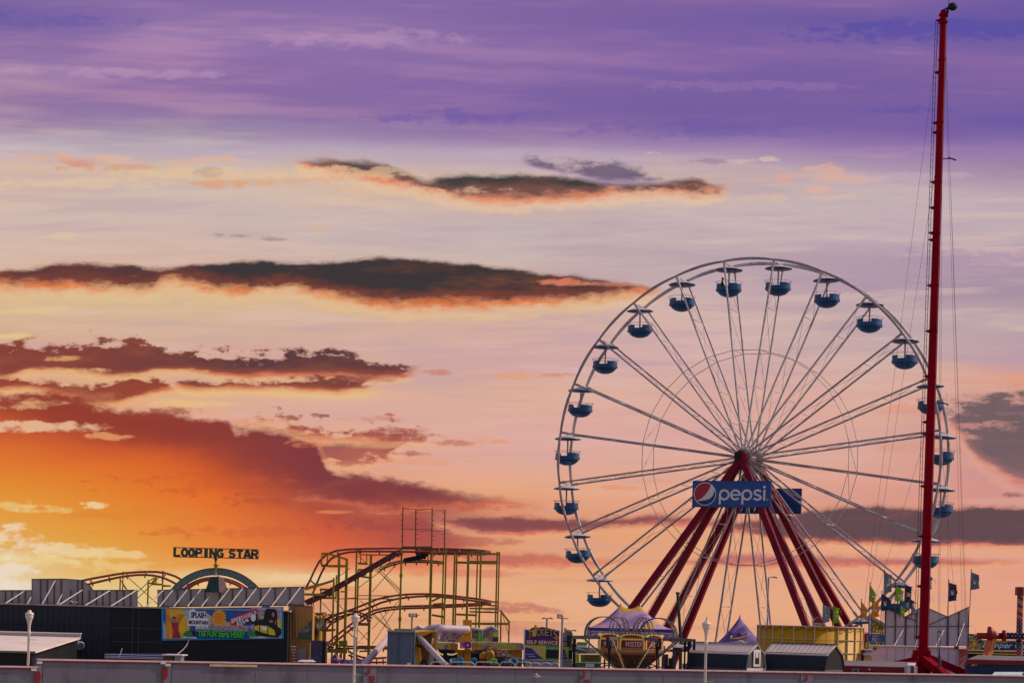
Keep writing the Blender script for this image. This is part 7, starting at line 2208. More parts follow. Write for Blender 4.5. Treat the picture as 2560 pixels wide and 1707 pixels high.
# stop board
sb_ = thing('stop_sign', 'white pointed board with a red octagon reading stop above the yellow drum', 'sign', P(2044, 1600, 112))
spn = Plane((0, 112 * DS, 0), 0)
mb = MB(); spn.ppoly(mb, [(2030, 1640), (2030, 1551), (2044, 1541), (2058, 1550), (2058, 1640)], -.08, 0); mb.build('board', m_whitecap, sb_)
q = spn.px(2045, 1556); mb = MB(); spn.poly(mb, [(q[0] + .27 * math.cos(R(22.5 + 45 * k)), q[1] + .34 * math.sin(R(22.5 + 45 * k))) for k in range(8)], .002, .03); mb.build('octagon', m_redletter, sb_)
mb = MB(); spn.text(mb, 'STOP', (2036, 1556, 2055, 1564.5), .031, .02, .03); mb.build('lettering', m_whitecap, sb_)
mb = MB(); q = spn.px(2044, 1640); mb.box(q[0] - .1, q[0] + .1, 112 * DS - .07, 112 * DS - .01, 0, q[1] - .002); mb.build('post', m_galv, sb_)

# ------------------------------------------------------------------ striped stall and lilac container with the zigzag screen
m_awn = ribbed('red yellow valance', (200, 60, 40), .6, .3, 0, .01)
st = thing('striped_game_stall', 'gaudy striped game stall with blue panels squeezed left of the zigzag screen', 'stall', P(2185, 1660, 111))
gs = Plane((0, 111 * DS, 0), 0)
mb = MB(); gs.ppoly(mb, [z7(285, 1165), z7(285, 970), z7(370, 970), z7(370, 760), z7(535, 870), z7(535, 1165)], -.9, 0); mb.build('front', m_twr, st)
mb = MB(); gs.ppoly(mb, [z7(352, 965), z7(352, 752), z7(374, 752), z7(374, 965)], .002, .1); mb.build('white_pillar', patches('dotted white pillar', [(200, 196, 200), (130, 110, 120), (214, 210, 214)], 6), st)
mb = MB(); gs.ribbon(mb, [gs.px(*z7(p[0], p[1])) for p in [(372, 775), (530, 868)]], .16, -3, .16); mb.build('roof_edge', m_panel, st)
mb = MB(); gs.ppoly(mb, [z7(380, 955), z7(380, 800), z7(530, 885), z7(530, 955)], .002, .05); mb.build('painted_scene', patches('animal scene', [(60, 60, 40), (120, 50, 40), (200, 190, 60), (50, 80, 40), (170, 150, 130)], 2.4), st)
mb = MB()
for k in range(3):
    x = 425 + 40 * k; gs.ppoly(mb, [z7(x, 958), z7(x + 14, 885 + 8 * k), z7(x + 30, 958)], .051, .07)
mb.build('yellow_flames', m_yink, st)
mb = MB(); gs.rect(mb, *z7(288, 960), *z7(535, 978), .002, .2); mb.build('scalloped_edge', m_whitecap, st)
mb = MB()
for x0, x1 in ((325, 470), (482, 535)):
    gs.rect(mb, *z7(x0, 990), *z7(x1, 1078), .002, .05)
mb.build('white_border', m_whitecap, st)
mb = MB()
for x0, x1 in ((331, 464), (488, 535)):
    gs.rect(mb, *z7(x0, 996), *z7(x1, 1072), .051, .07)
mb.build('blue_panel', m_sky, st)
mb = MB(); gs.rect(mb, *z7(388, 1004), *z7(440, 1012), .071, .09); gs.rect(mb, *z7(396, 1030), *z7(446, 1040), .071, .09); gs.rect(mb, *z7(388, 1056), *z7(438, 1064), .071, .09); gs.rect(mb, *z7(388, 1004), *z7(396, 1064), .071, .09); mb.build('panel_motif', m_whitecap, st)
cols_ = [m_twr, m_yink, m_tgrn]
for k in range(14):
    mb = MB(); gs.rect(mb, z7(288 + 17.6 * k, 0)[0], z7(0, 1080)[1], z7(288 + 17.6 * (k + 1), 0)[0], z7(0, 1150)[1], .004, .06); mb.build('valance_stripe', cols_[(k + (k // 3)) % 3], st)
wk = thing('white_hutch', 'small white topped hutch tucked left of the lilac container', 'hutch', P(2170, 1670, 103))
mb = MB(); boxpx(mb, z7(285, 0)[0], z7(395, 0)[0], z7(0, 1160)[1], 103.2, 1.4, yb=z7(0, 1170)[1]); boxpx(mb, z7(290, 0)[0], z7(392, 0)[0], z7(0, 1212)[1], 103, 1.6, yb=z7(0, 1232)[1]); mb.build('shelves', m_white, wk)
mb = MB(); boxpx(mb, z7(295, 0)[0], z7(388, 0)[0], z7(0, 1171)[1], 103.6, .8, yb=z7(0, 1211)[1]); mb.build('grey_panel', m_galv, wk)
mb = MB(); boxpx(mb, z7(288, 0)[0], z7(386, 0)[0], z7(0, 1233)[1], 103.4, 1.0); mb.build('timber_body', m_wood, wk)

m_lilac = paint('lilac white container', (206, 188, 212), .55, .08, .6, stretch=(1, 1, 3))
ct = thing('container', 'long lilac white container behind the red tower base', 'container', P(2290, 1660, 106))
mb = MB(); boxpx(mb, z7(395, 0)[0], z7(1420, 0)[0], z7(0, 1137)[1], 106, 1.6); mb.build('body', m_lilac, ct)
mb = MB(); boxpx(mb, z7(388, 0)[0], z7(1516, 0)[0], z7(0, 1124)[1], 105.9, 1.8, yb=z7(0, 1136)[1]); mb.build('roof_edge', m_whitecap, ct)
mb = MB()
for k in range(9):
    boxpx(mb, z7(560 + 105 * k, 0)[0], z7(564 + 105 * k, 0)[0], z7(0, 1142)[1], 105.98, .05)
mb.build('panel_seam', m_tbody, ct)
mb = MB(); boxpx(mb, z7(1396, 0)[0], z7(1418, 0)[0], z7(0, 1138)[1], 105.96, .2); mb.build('corner_post', m_panel, ct)
mb = MB(); q = W(z7, 416, 1152, 105.95); mb.box(q.x - .09, q.x + .09, q.y - .06, q.y + .1, q.z - .06, q.z + .06); q = W(z7, 1396, 1140, 105.95); mb.box(q.x - .12, q.x + .12, q.y - .1, q.y + .1, q.z - .08, q.z + .08); mb.build('vent', m_frame, ct)
rp = thing('menu_board', 'coral red board with faded pale script beside the lilac container', 'board', P(2408, 1660, 106.5))
rpl = Plane((0, 106.5 * DS, 0), 0)
mb = MB(); rpl.ppoly(mb, [z7(1424, 1450), z7(1424, 1160), z7(1530, 1160), z7(1530, 1450)], -.2, 0); mb.build('face', paint('coral board', (176, 76, 70), .6, .2, 1.4, dirt=(110, 56, 60)), rp)
mb = MB()
pts = smooth_path([Vector((*rpl.px(*z7(x, y)), 0)) for x, y in [(1450, 1290), (1490, 1240), (1500, 1280), (1462, 1330), (1508, 1310), (1512, 1360), (1470, 1380), (1450, 1350), (1480, 1340)]], 5)
rpl.ribbon(mb, [(p.x, p.y) for p in pts], .05, .002, .02)
for x in (1440, 1460, 1480, 1500):
    rpl.rect(mb, *z7(x, 1405), *z7(x + 10, 1430), .002, .02)
mb.build('faded_script', m_tbody, rp)
mb = MB(); rpl.rect(mb, *z7(1420, 1155), *z7(1534, 1163), -.2, .04); rpl.rect(mb, *z7(1424, 1380), *z7(1530, 1400), .001, .0015); mb.build('edging', m_panel, rp)

zs = thing('zigzag_screen', 'tall pale sheet screen with a zigzag top standing over the lilac container', 'screen wall', P(2316, 1610, 109))
zpl = Plane((0, 109 * DS, 0), 0)
m_zz = paint('lilac grey sheet', (190, 176, 184), .65, .1, .6)
mb = MB(); zpl.ppoly(mb, [z7(*p) for p in [(535, 1122), (535, 665), (780, 770), (995, 640), (1285, 770), (1535, 655), (1535, 1122)]], -.06, 0); mb.build('sheet', m_zz, zs)
mb = MB()
for x, yt_ in ((535, 665), (657, 718), (780, 770), (912, 690), (1285, 770), (1415, 710), (1533, 655)):
    a, b = zpl.px(*z7(x, yt_)), zpl.px(*z7(x, 1122)); w = .05 if x in (780, 1285) else .03
    zpl.poly(mb, [(b[0] - w, b[1]), (b[0] + w, b[1]), (b[0] + w, a[1]), (b[0] - w, a[1])], .002, .07)
for p0, p1 in (((535, 890), (1535, 884)), ((780, 772), (912, 825)), ((1285, 772), (1060, 870)), ((535, 668), (780, 772)), ((780, 772), (995, 642)), ((995, 642), (1285, 772)), ((1285, 772), (1535, 657))):
    zpl.ribbon(mb, [zpl.px(*z7(*p0)), zpl.px(*z7(*p1))], .05, .071, .1)
mb.build('frame', m_frame, zs)
for p0, p1 in (((770, 905), (650, 1118)), ((1260, 905), (1150, 1118)), ((1490, 850), (1395, 1118)), ((925, 1040), (905, 1118))):
    mb = MB(); mb.bar(W(z7, *p0, 108.9), W(z7, *p1, 107), .03); mb.build('brace', m_strut, zs)

# ------------------------------------------------------------------ pirate flags
CLOTH = {'orange': paint('orange flag cloth', (214, 134, 20), .75, .16, 2), 'green': paint('lime flag cloth', (124, 176, 10), .75, .16, 2),
         'teal': paint('teal flag cloth', (88, 116, 124), .75, .2, 2), 'navy': paint('navy flag cloth', (40, 44, 72), .75, .25, 2), 'grey': paint('grey flag cloth', (132, 150, 158), .75, .14, 2)}
m_fpole = paint('dark flag pole', (54, 50, 54), .5)
m_skull = paint('bone white print', (206, 196, 186), .7)
m_band = paint('red bandana print', (150, 50, 50), .7)


def flag(colour, x, y, w, h, drop, label, Y, seed, foot):
    rn = random.Random(seed); k = Y * DS / F
    t = P(x, y, Y); ww, hh = w * k, h * k
    r = thing('pirate_flag', label, 'flag', (t.x, t.y, t.z - hh * 2), 'pirate flags')
    mb = MB(); zb2 = P(x, foot, Y).z; mb.tube([Vector((t.x - .02, t.y, zb2)), Vector((t.x, t.y, t.z + .08))], .022, 6); mb.ball((t.x, t.y, t.z + .1), .04, seg=8, rings=6); mb.build('pole', m_fpole, r)
    n, m = 12, 16
    rag = [1 + rn.uniform(-.16, .06) for _ in range(m + 1)]
    ph = rn.uniform(0, 6)

    def pt(i, j):
        f, g = i / n, j / m
        sag = drop * hh * f
        xx = ww * f * (rag[j] if i > n * .6 else 1) * (1 - .25 * math.sin(math.pi * g) * 0)
        return Vector((t.x + .02 + xx, t.y + .22 * ww * math.sin(f * 4.2 + g * 2.2 + ph) * (.3 + f), t.z - .03 - g * hh * (1 - .12 * f) - sag * (1 - g * .75)))
    vs = [pt(i, j) for j in range(m + 1) for i in range(n + 1)]
    vs2 = [p + Vector((0, .006, 0)) for p in vs]
    o = (n + 1) * (m + 1)
    fs = []
    for j in range(m):
        for i in range(n):
            q = j * (n + 1) + i; fs.append([q, q + 1, q + n + 2, q + n + 1]); fs.append([o + q, o + q + n + 1, o + q + n + 2, o + q + 1])
    mb = MB(); mb.add(vs + vs2, fs)
    cl = mb.build('cloth', CLOTH[colour], r, True)
    c = pt(6, 8) + Vector((0, -.035, 0)); s = min(ww, hh * .6)
    mb = MB(); mb.ball(c + Vector((0, 0, .03 * s)), .27 * s, .02, .28 * s, 10, 8); mb.ball(c - Vector((0, 0, .26 * s)), .17 * s, .02, .11 * s, 8, 6)
    if colour in ('navy', 'teal'):
        mb.bar(c + Vector((-.44 * s, 0, .34 * s)), c + Vector((.44 * s, 0, -.42 * s)), .07 * s, .015); mb.bar(c + Vector((.44 * s, 0, .34 * s)), c + Vector((-.44 * s, 0, -.42 * s)), .07 * s, .015)
    mb.build('skull_print', m_skull, cl)
    mb = MB(); mb.ball(c + Vector((0, -.004, .17 * s)), .22 * s, .022, .1 * s, 10, 6); mb.build('bandana_print', m_band, cl)
    mb = MB()
    for q in (-1, 1):
        mb.ball(c + Vector((q * .08 * s, -.022, .03 * s)), .05 * s, .012, .055 * s, 6, 5)
    mb.build('eye_sockets', m_dark, cl)
    if rn.random() < .7:
        e = pt(n, 2); mb = MB(); mb.tube([e, e + Vector((.12, .02, -.03)), e + Vector((.2, 0, -.16)), e + Vector((.2, 0, -.3))], .01, 4); mb.build('loose_thread', CLOTH[colour], cl)


FLAGS = [('grey', 2058, 1511, 17, 45, .06, 'pale grey pirate flag right above the stop board', 111.5, 1, 1580), ('green', 2083, 1514, 15, 43, .1, 'lime pirate flag just right of the pale grey flag', 111.5, 2, 1585),
         ('orange', 2153.5, 1502, 13, 41, .35, 'narrow orange pirate flag left of the striped game stall', 108.5, 3, 1600), ('orange', 2181, 1499, 17, 44, .05, 'wide orange pirate flag over the striped game stall', 108.4, 4, 1600),
         ('green', 2175, 1460, 14, 43, .5, 'ragged lime pirate flag hanging above the wide orange flag', 108.6, 5, 1600), ('teal', 2211, 1430, 19, 52, .1, 'long teal pirate flag left of the low gondola', 108.5, 6, 1615),
         ('navy', 2204.5, 1482, 20, 43, .25, 'navy pirate flag at the left end of the zigzag screen', 108.4, 7, 1615), ('green', 2239, 1461, 20, 40, .35, 'lime pirate flag before the low gondola', 108.5, 8, 1545),
         ('navy', 2263, 1460, 16, 45, .15, 'navy pirate flag before the right side of the low gondola', 108.5, 9, 1545), ('navy', 2274, 1496, 12, 24, .2, 'small navy pirate flag tucked under another navy one', 108.7, 10, 1545),
         ('green', 2251, 1511, 11, 26, .3, 'tiny furled lime pirate flag at the first dip of the zigzag screen', 108.3, 11, 1545), ('teal', 2279, 1513, 16, 22, .55, 'small teal pirate flag just left of the red tower', 108.6, 12, 1545),
         ('teal', 2311, 1432, 20, 42, .2, 'teal pirate flag half hidden behind the red tower', 113, 13, 1545), ('green', 2313, 1484, 12, 21, .2, 'lime pirate flag almost hidden behind the red tower', 113, 14, 1545),
         ('navy', 2372, 1454, 20, 48, .12, 'navy pirate flag at the second dip of the zigzag screen', 108.5, 15, 1545), ('teal', 2428, 1428, 20, 45, .15, 'highest teal pirate flag at the right end of the zigzag screen', 108.5, 16, 1518)]
for f_ in FLAGS:
    flag(*f_)

# ------------------------------------------------------------------ the tall red tower
m_tower = paint('tower red', (142, 0, 26), .65, .2, .8, spec=.06, dirt=(98, 4, 20))
m_towerd = paint('tower side pink', (196, 120, 120), .5, .1, 1)
m_wire = paint('steel cable', (84, 74, 82), .5)
MY = 100.0; mk = MY * DS / F
tb = P(2305.5, 1660, MY); tt = P(2358, 27, MY)
tw = thing('swing_tower', 'very tall slender red steel tower with guy wires, taller than the wheel', 'tower', (tb.x, tb.y, 0))


def tax(py):
    """axis and width of the mast at a pixel height"""
    f = (1660 - py) / (1660 - 27.0)
    return tb.lerp(tt, f), (20.5 - 8 * f) * mk


rows = [1660, 1400, 1100, 800, 500, 250, 27]
mb = MB()
for a, b in zip(rows, rows[1:]):
    (p0, w0), (p1, w1) = tax(a), tax(b)
    if a == 1660:
        p0 = Vector((p0.x, p0.y, 0))
    q = [p + Vector((sx2 * w / 2, sy * w / 2, 0)) for p, w in ((p0, w0), (p1, w1)) for sx2, sy in ((-1, -1), (1, -1), (1, 1), (-1, 1))]
    mb.hexa(q)
mb.build('mast', m_tower, tw, bevel=.03)
mb = MB()
for a, b in zip(rows, rows[1:]):
    (p0, w0), (p1, w1) = tax(a), tax(b)
    mb.bar(p0 + Vector((w0 / 2 + .045, 0, 0)), p1 + Vector((w1 / 2 + .045, 0, 0)), .07, .08)
mb.build('guide_rail', m_towerd, tw)
mb = MB()
for py in [52, 182, 308, 332, 456, 520, 583, 600, 714, 828, 941, 1055, 1085, 1215, 1340, 1465, 1592]:
    p, w = tax(py)
    q = [p + Vector((-w / 2 + .02, -.1, -.1)), p + Vector((-w / 2 + .02, .1, -.1)), p + Vector((-w / 2 + .02, .1, .1)), p + Vector((-w / 2 + .02, -.1, .1))]
    t_ = p + Vector((-w / 2 - .24, 0, 0)); mb.add(q + [t_ + Vector((0, -.03, -.02)), t_ + Vector((0, .03, -.02)), t_ + Vector((0, .03, .02)), t_ + Vector((0, -.03, .02))], [[0, 1, 2, 3], [7, 6, 5, 4], [0, 4, 5, 1], [1, 5, 6, 2], [2, 6, 7, 3], [3, 7, 4, 0]])
mb.build('ladder_bracket', m_tower, tw)
for py in (150, 306, 455, 583, 714, 828, 941, 1085, 1215, 1340, 1465):
    p, w = tax(py); mb = MB(); mb.box(p.x - w / 2 - .03, p.x + w / 2 + .03, p.y - w / 2 - .03, p.y + w / 2 + .03, p.z - .035, p.z + .035); mb.build('plate_joint', m_tower, tw)
mb = MB(); pa, pb = [], []
for py in range(52, 1600, 8):
    p, w = tax(py); pa.append(p + Vector((-w / 2 - .26, 0, 0))); pb.append(p + Vector((-w / 2 - .14, 0, 0)))
mb.tube(pa, .016, 4); mb.tube(pb, .016, 4)
for a, b in list(zip(pa, pb))[::2]:
    mb.bar(a, b, .018)
mb.build('ladder', m_wire, tw)
mb = MB(); p, w = tax(27); mb.ball(p + Vector((.5, 0, .22)), .26, .24, .22, 12, 8); mb.bar(p + Vector((-.05, 0, 0)), p + Vector((.5, 0, .3)), .07); mb.bar(p + Vector((.3, 0, .2)), p + Vector((.28, 0, .62)), .025); mb.bar(p + Vector((.2, 0, -.35)), p + Vector((.24, 0, .1)), .12)
mb.build('pulley_head', m_dark, tw)
mb = MB(); p, w = tax(45); mb.box(p.x - w / 2 - .07, p.x + w / 2 + .1, p.y - w / 2 - .06, p.y + w / 2 + .06, p.z - .3, p.z - .2); mb.box(p.x - w / 2 - .07, p.x + w / 2 + .06, p.y - w / 2 - .06, p.y + w / 2 + .06, p.z + .1, p.z + .2); mb.build('collar', m_tower, tw)
for py in (397, 1008):
    p, w = tax(py); mb = MB(); mb.bar(p + Vector((w / 2, 0, 0)), p + Vector((w / 2 + .55, 0, .02)), .05); mb.bar(p + Vector((w / 2 + .35, 0, .08)), p + Vector((w / 2 + .8, 0, -.06)), .1, .06); mb.build('lamp_arm', m_frame, tw)
# base plates and splayed legs
mb = MB(); p0, w0 = tax(1640); mb.box(tb.x - .52, tb.x + .4, tb.y - .45, tb.y + .45, 0, P(2305, 1636, MY).z); mb.box(tb.x - .47, tb.x + .38, tb.y - .4, tb.y + .4, P(2305, 1636, MY).z, P(2305, 1624, MY).z); mb.build('base_block', m_tower, tw, bevel=.03)
mb = MB(); p, w = tax(1621); mb.box(p.x - w / 2 - .08, p.x + w / 2 + .1, p.y - .34, p.y + .34, p.z - .05, p.z + .04); mb.build('flange', m_tower, tw)
for a, b, w in [((2296, 1646), (2222, 1662), .3), ((2312, 1648), (2364, 1690), .42), ((2318, 1642), (2430, 1690), .36)]:
    q0 = P(*a, MY - .4); q1 = P(*b, MY - (2.0 if b[0] == 2364 else 0)); d = q1 - q0; q1 = q0 + d * (q0.z / (q0.z - q1.z)) if q1.z > 0 else q1
    mb = MB(); mb.bar(q0, q1, w, w, (0, 0, 1)); mb.build('splayed_leg', m_tower, tw)
mb = MB(); mb.box(tb.x + .12, tb.x + .34, tb.y - .47, tb.y - .452, .2, P(2305, 1655, MY).z); mb.build('hatch', m_dark, tw)
WIRES = [((2350, 60), (2141, 1664), 98), ((2347, 371), (2146, 1664), 100), ((2326, 1050), (2142, 1647), 97), ((2361, 40), (2420, 1650), 100), ((2362, 40), (2398, 1100), 101), ((2360, 60), (2409, 1640), 103),
         ((2351, 420), (2346, 1640), 99), ((2356, 300), (2349, 1640), 99.5), ((2345, 1000), (2385, 1480), 101), ((2367, 980), (2372, 1650), 100.5)]
mb = MB()
for (xa2, ya2), (xb2, yb2), Y2 in WIRES:
    a = P(xa2, ya2, MY); b = P(xb2, yb2, Y2)
    d = b - a; b = a + d * (a.z / (a.z - b.z))
    mb.tube([a, b], .008, 4)
mb.build('guy_wire', m_wire, tw)
hk = thing('hanging_tackle', 'dark hanging rope tackle beside the red tower', 'tackle', P(2347, 1670, 98.5))
mb = MB(); q = W(z7, 1190, 950, 98.5)
for s in (-.09, .09):
    mb.tube([q + Vector((s, 0, 0)), Vector((q.x + s * .6, q.y, P(2347, 1630, 98.5).z))], .018, 6)
mb.ball(q + Vector((0, 0, .02)), .08, .05, .06, 10, 6); mb.build('sling', m_wire, hk)
mb = MB(); a, b = W(z7, 1193, 1150, 98.5), W(z7, 1195, 1440, 98.5); mb.tube([a, a.lerp(b, .25), a.lerp(b, .3), b, Vector((b.x, b.y, 0))], [.03, .05, .085, .08, .08], 10); mb.build('post', m_frame, hk)
mb = MB(); mb.box(b.x - .22, b.x + .22, b.y - .2, b.y + .2, b.z - .1, b.z + .0); mb.build('foot', m_tower, hk)

# ------------------------------------------------------------------ kiosks behind the wall on the right
m_kroof = paint('grey felt roof', (120, 110, 108), .85, .14, 1.2)
m_kred = paint('kiosk red', (136, 10, 24), .45, .14, .8)
m_kblue = paint('kiosk blue', (16, 46, 78), .5, .2, .7)
rk = thing('red_kiosk', 'low red kiosk with grey felt roof just over the wall, left of the red tower', 'kiosk', P(2180, 1680, 94))
a, c = P(2072, 1666, 94), P(2264, 1668, 94)
d0, d1 = P(2104, 1654, 98.5), P(2288, 1655, 98.5)
ze_ = (a.z + c.z) / 2; zt2 = (d0.z + d1.z) / 2
mb = MB(); mb.hexa([(a.x, a.y, ze_), (c.x, a.y, ze_), (d1.x + .0, d0.y, zt2), (d0.x, d0.y, zt2), (a.x, a.y, ze_ + .06), (c.x, a.y, ze_ + .06), (d1.x, d0.y, zt2 + .06), (d0.x, d0.y, zt2 + .06)]); mb.build('roof', m_kroof, rk)
mb = MB(); mb.box(a.x + .03, c.x - .03, a.y + .06, d0.y, 0, ze_ - .2); mb.build('wall', m_kred, rk)
mb = MB(); mb.box(a.x, c.x, a.y - .03, a.y + .02, ze_ - .2, ze_ + .04); mb.bar((c.x + .03, a.y, ze_), (d1.x + .03, d0.y, zt2), .08, .2); mb.build('fascia', m_kred, rk)
kp = Plane((0, 94 * DS + .03, 0), 0)
mb = MB(); kp.rect(mb, 2129, 1670.5, 2147, 1684, .0, .12); ac = mb.build('air_unit', m_galv, rk)
mb = MB(); kp.rect(mb, 2132, 1672.5, 2143, 1684, .121, .13); mb.build('grille', m_frame, ac)
mb = MB(); q = kp.px(2173, 1672); kp.disc(mb, q, .05, .05, .03, .1, 12); mb.build('round_lamp', m_whitecap, rk)
cb2 = thing('striped_box', 'white topped box with red and white sides at the red tower foot', 'box', P(2280, 1675, 93.5))
q = P(2268, 1664, 93.2); mb = MB(); mb.hexa([(q.x, q.y, q.z), (q.x + .34, q.y, q.z), (q.x + .62, q.y + 1.1, q.z + .1), (q.x + .22, q.y + 1.1, q.z + .1), (q.x, q.y, q.z + .05), (q.x + .34, q.y, q.z + .05), (q.x + .62, q.y + 1.1, q.z + .15), (q.x + .22, q.y + 1.1, q.z + .15)]); mb.build('lid', m_white, cb2)
for i, m in enumerate([m_white, m_kred, m_white]):
    mb = MB(); mb.box(q.x + .01 + .17 * i, q.x + .01 + .17 * (i + 1), q.y + .03 + .002 * i, q.y + .9, 0, q.z - .003); mb.build('side_stripe', m, cb2)

bk_ = thing('blue_kiosk', 'dark blue kiosk with red fascia and grey roof at the right edge', 'kiosk', P(2500, 1680, 98))
a, c = P(2418, 1649, 98), P(2760, 1652, 98); d0 = P(2446, 1638.5, 101)
ze_ = a.z; zt2 = d0.z
mb = MB(); mb.hexa([(a.x, a.y, ze_), (c.x, a.y, ze_), (c.x, d0.y, zt2), (d0.x, d0.y, zt2), (a.x, a.y, ze_ + .05), (c.x, a.y, ze_ + .05), (c.x, d0.y, zt2 + .05), (d0.x, d0.y, zt2 + .05)]); mb.build('roof', m_kroof, bk_)
mb = MB(); mb.box(a.x - .02, c.x, a.y - .03, a.y + .03, ze_ - .2, ze_ - .003); mb.box(a.x - .03, c.x, a.y - .05, a.y - .031, ze_ - .03, ze_ + .03); mb.build('fascia', m_kred, bk_)
mb = MB(); mb.box(a.x + .06, c.x, a.y + .06, a.y + .9, 0, ze_ - .1); mb.build('wall', m_kblue, bk_)
kp2 = Plane((0, 98 * DS + .06, 0), 0)
mb = MB(); kp2.rect(mb, 2429, 1656, 2436, 1663.5, .0, .01); kp2.rect(mb, 2438.5, 1655.5, 2442.5, 1662, .0, .01); mb.build('notice', m_wood, bk_)
mb = MB(); kp2.ribbon(mb, [kp2.px(2455, 1655), kp2.px(2500, 1681)], .03, .0, .01); kp2.ribbon(mb, [kp2.px(2436, 1665), kp2.px(2450, 1690)], .02, .0, .01); mb.build('painted_line', m_slate, bk_)
sv = thing('slatted_cover', 'pale green slatted cover leaning on the wall before the blue kiosk', 'cover', P(2520, 1685, 95))
for k in range(9):
    x = 2488 + 8 * k; mb = MB(); q0, q1 = P(x - 5, 1688, 95), P(x + 3, 1679.5, 96); mb.bar(q0, q1, .16, .04); mb.build('slat', paint('mint white slat', (206, 220, 212), .5) if k == 0 else bpy.data.materials['mint white slat'], sv)
mb = MB(); q0, q1 = P(2480, 1688, 95.1), P(2556, 1690, 95.1); mb.bar(q0, q1, .08); mb.bar((q0.x + .2, q0.y, q0.z), (q0.x + .2, q0.y, 0), .06); mb.bar((q1.x - .2, q0.y, q1.z), (q1.x - .2, q0.y, 0), .06); mb.build('rail', m_galv, sv)

# ------------------------------------------------------------------ bumper car hall
m_bsign = paint('olive sign board', (150, 136, 80), .6, .25, 1.4)
bh = thing('bumper_car_hall', 'bumper car hall with pale script sign and striped eaves at right', 'hall', P(2500, 1660, 117))
bpl = Plane((0, 117 * DS, 0), 0)
mb = MB(); bpl.ppoly(mb, [z7(1530, 1180), z7(1530, 1020), z7(1640, 1025), z7(1720, 1050), z7(2700, 1060), z7(2700, 1180)], -.4, 0); mb.build('sign_board', m_bsign, bh)
mb = MB(); bpl.rect(mb, *z7(1530, 1178), *z7(2700, 1190), -.4, .1); mb.build('bulb_strip', m_cream, bh)
mb = MB(); bpl.rect(mb, *z7(1530, 1191), *z7(2700, 1216), -.4, .08); mb.build('red_eave', m_kred, bh)
mb = MB(); bpl.rect(mb, *z7(1530, 1217), *z7(2700, 1225), -.4, .09); mb.build('yellow_eave', m_yink, bh)
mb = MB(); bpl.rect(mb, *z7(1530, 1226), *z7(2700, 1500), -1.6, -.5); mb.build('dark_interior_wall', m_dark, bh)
mb = MB(); bpl.ppoly(mb, [z7(*p) for p in [(1535, 1010), (1535, 985), (1570, 976), (1630, 980), (1680, 996), (1712, 1020), (1712, 1050), (1535, 1050)]], -1.5, -.41); mb.build('arched_roof', m_frame, bh)
mb = MB(); bpl.ppoly(mb, [z7(*p) for p in [(1550, 1040), (1610, 1048), (1640, 1100), (1600, 1160), (1550, 1165)]], .003, .03); mb.build('red_yellow_motif', patches('red yellow motif', [(200, 180, 60), (190, 70, 60), (210, 190, 80), (200, 110, 90)], 1.6), bh)
mb = MB()
for i in range(5):
    for j in range(3):
        if (i + j) % 2 == 0:
            x, y = 1640 + 22 * i + 8 * j, 1030 + 18 * j + 9 * i
            bpl.ppoly(mb, [z7(x, y), z7(x + 20, y + 8), z7(x + 14, y + 26), z7(x - 6, y + 18)], .003, .03)
mb.build('chequers', m_ink, bh)
mb = MB(); bpl.ppoly(mb, [z7(*p) for p in [(1690, 1160), (1720, 1090), (1800, 1080), (2000, 1090), (2020, 1070), (2100, 1075), (2300, 1090), (2300, 1160), (2000, 1168), (1860, 1180)]], .003, .02); mb.build('script_backing', paint('deep blue backing', (24, 40, 70), .5), bh)
mb = MB(); bpl.text(mb, 'Bumper Cars', (*z7(1705, 1078), *z7(2300, 1168)), .021, .03, .015, .3); mb.build('lettering', paint('pale blue lettering', (190, 204, 220), .5), bh)
mb = MB(); q = W(z7, 1574, 945, 117.2); mb.tube([q + Vector((.3 * math.cos(R(18 * k)), 0, .36 * math.sin(R(18 * k)))) for k in range(20)], .018, 4, True); mb.build('wire_loop', m_strut, bh)

# ------------------------------------------------------------------ spotted swing ride at the right edge
m_spotn = paint('navy ride steel', (34, 32, 64), .4, .1, 1)
m_spoto = paint('orange ride steel', (206, 92, 14), .4, .14, 1)
m_spotr = paint('crimson ride steel', (140, 16, 44), .4, .12, 1)
SY = 106.0; sk = SY * DS / F
so = thing('spotted_swing_ride', 'navy orange and crimson ride frame with white spots at the right edge', 'fairground ride', P(2548, 1700, SY))


def striped(p0, p1, r, c1, c2, n, nm):
    """twisted two-colour post built as helical bands"""
    p0, p1 = Vector(p0), Vector(p1); d = p1 - p0
    for w, m in ((0, c1), (1, c2)):
        mb = MB(); seg, st2 = 16, n * 10
        vs, fs = [], []
        for i in range(st2 + 1):
            for k in range(seg + 1):
                a = 2 * math.pi * k / seg
                vs.append(p0 + d * (i / st2) + Vector((math.cos(a) * r, math.sin(a) * r, 0)))
        for i in range(st2):
            for k in range(seg):
                if ((i / 10.0 + k / seg) % 1.0 < .5) == (w == 0):
                    q = i * (seg + 1) + k; fs.append([q, q + 1, q + seg + 2, q + seg + 1])
        mb.add(vs, fs); mb.build(nm, m, so, True)


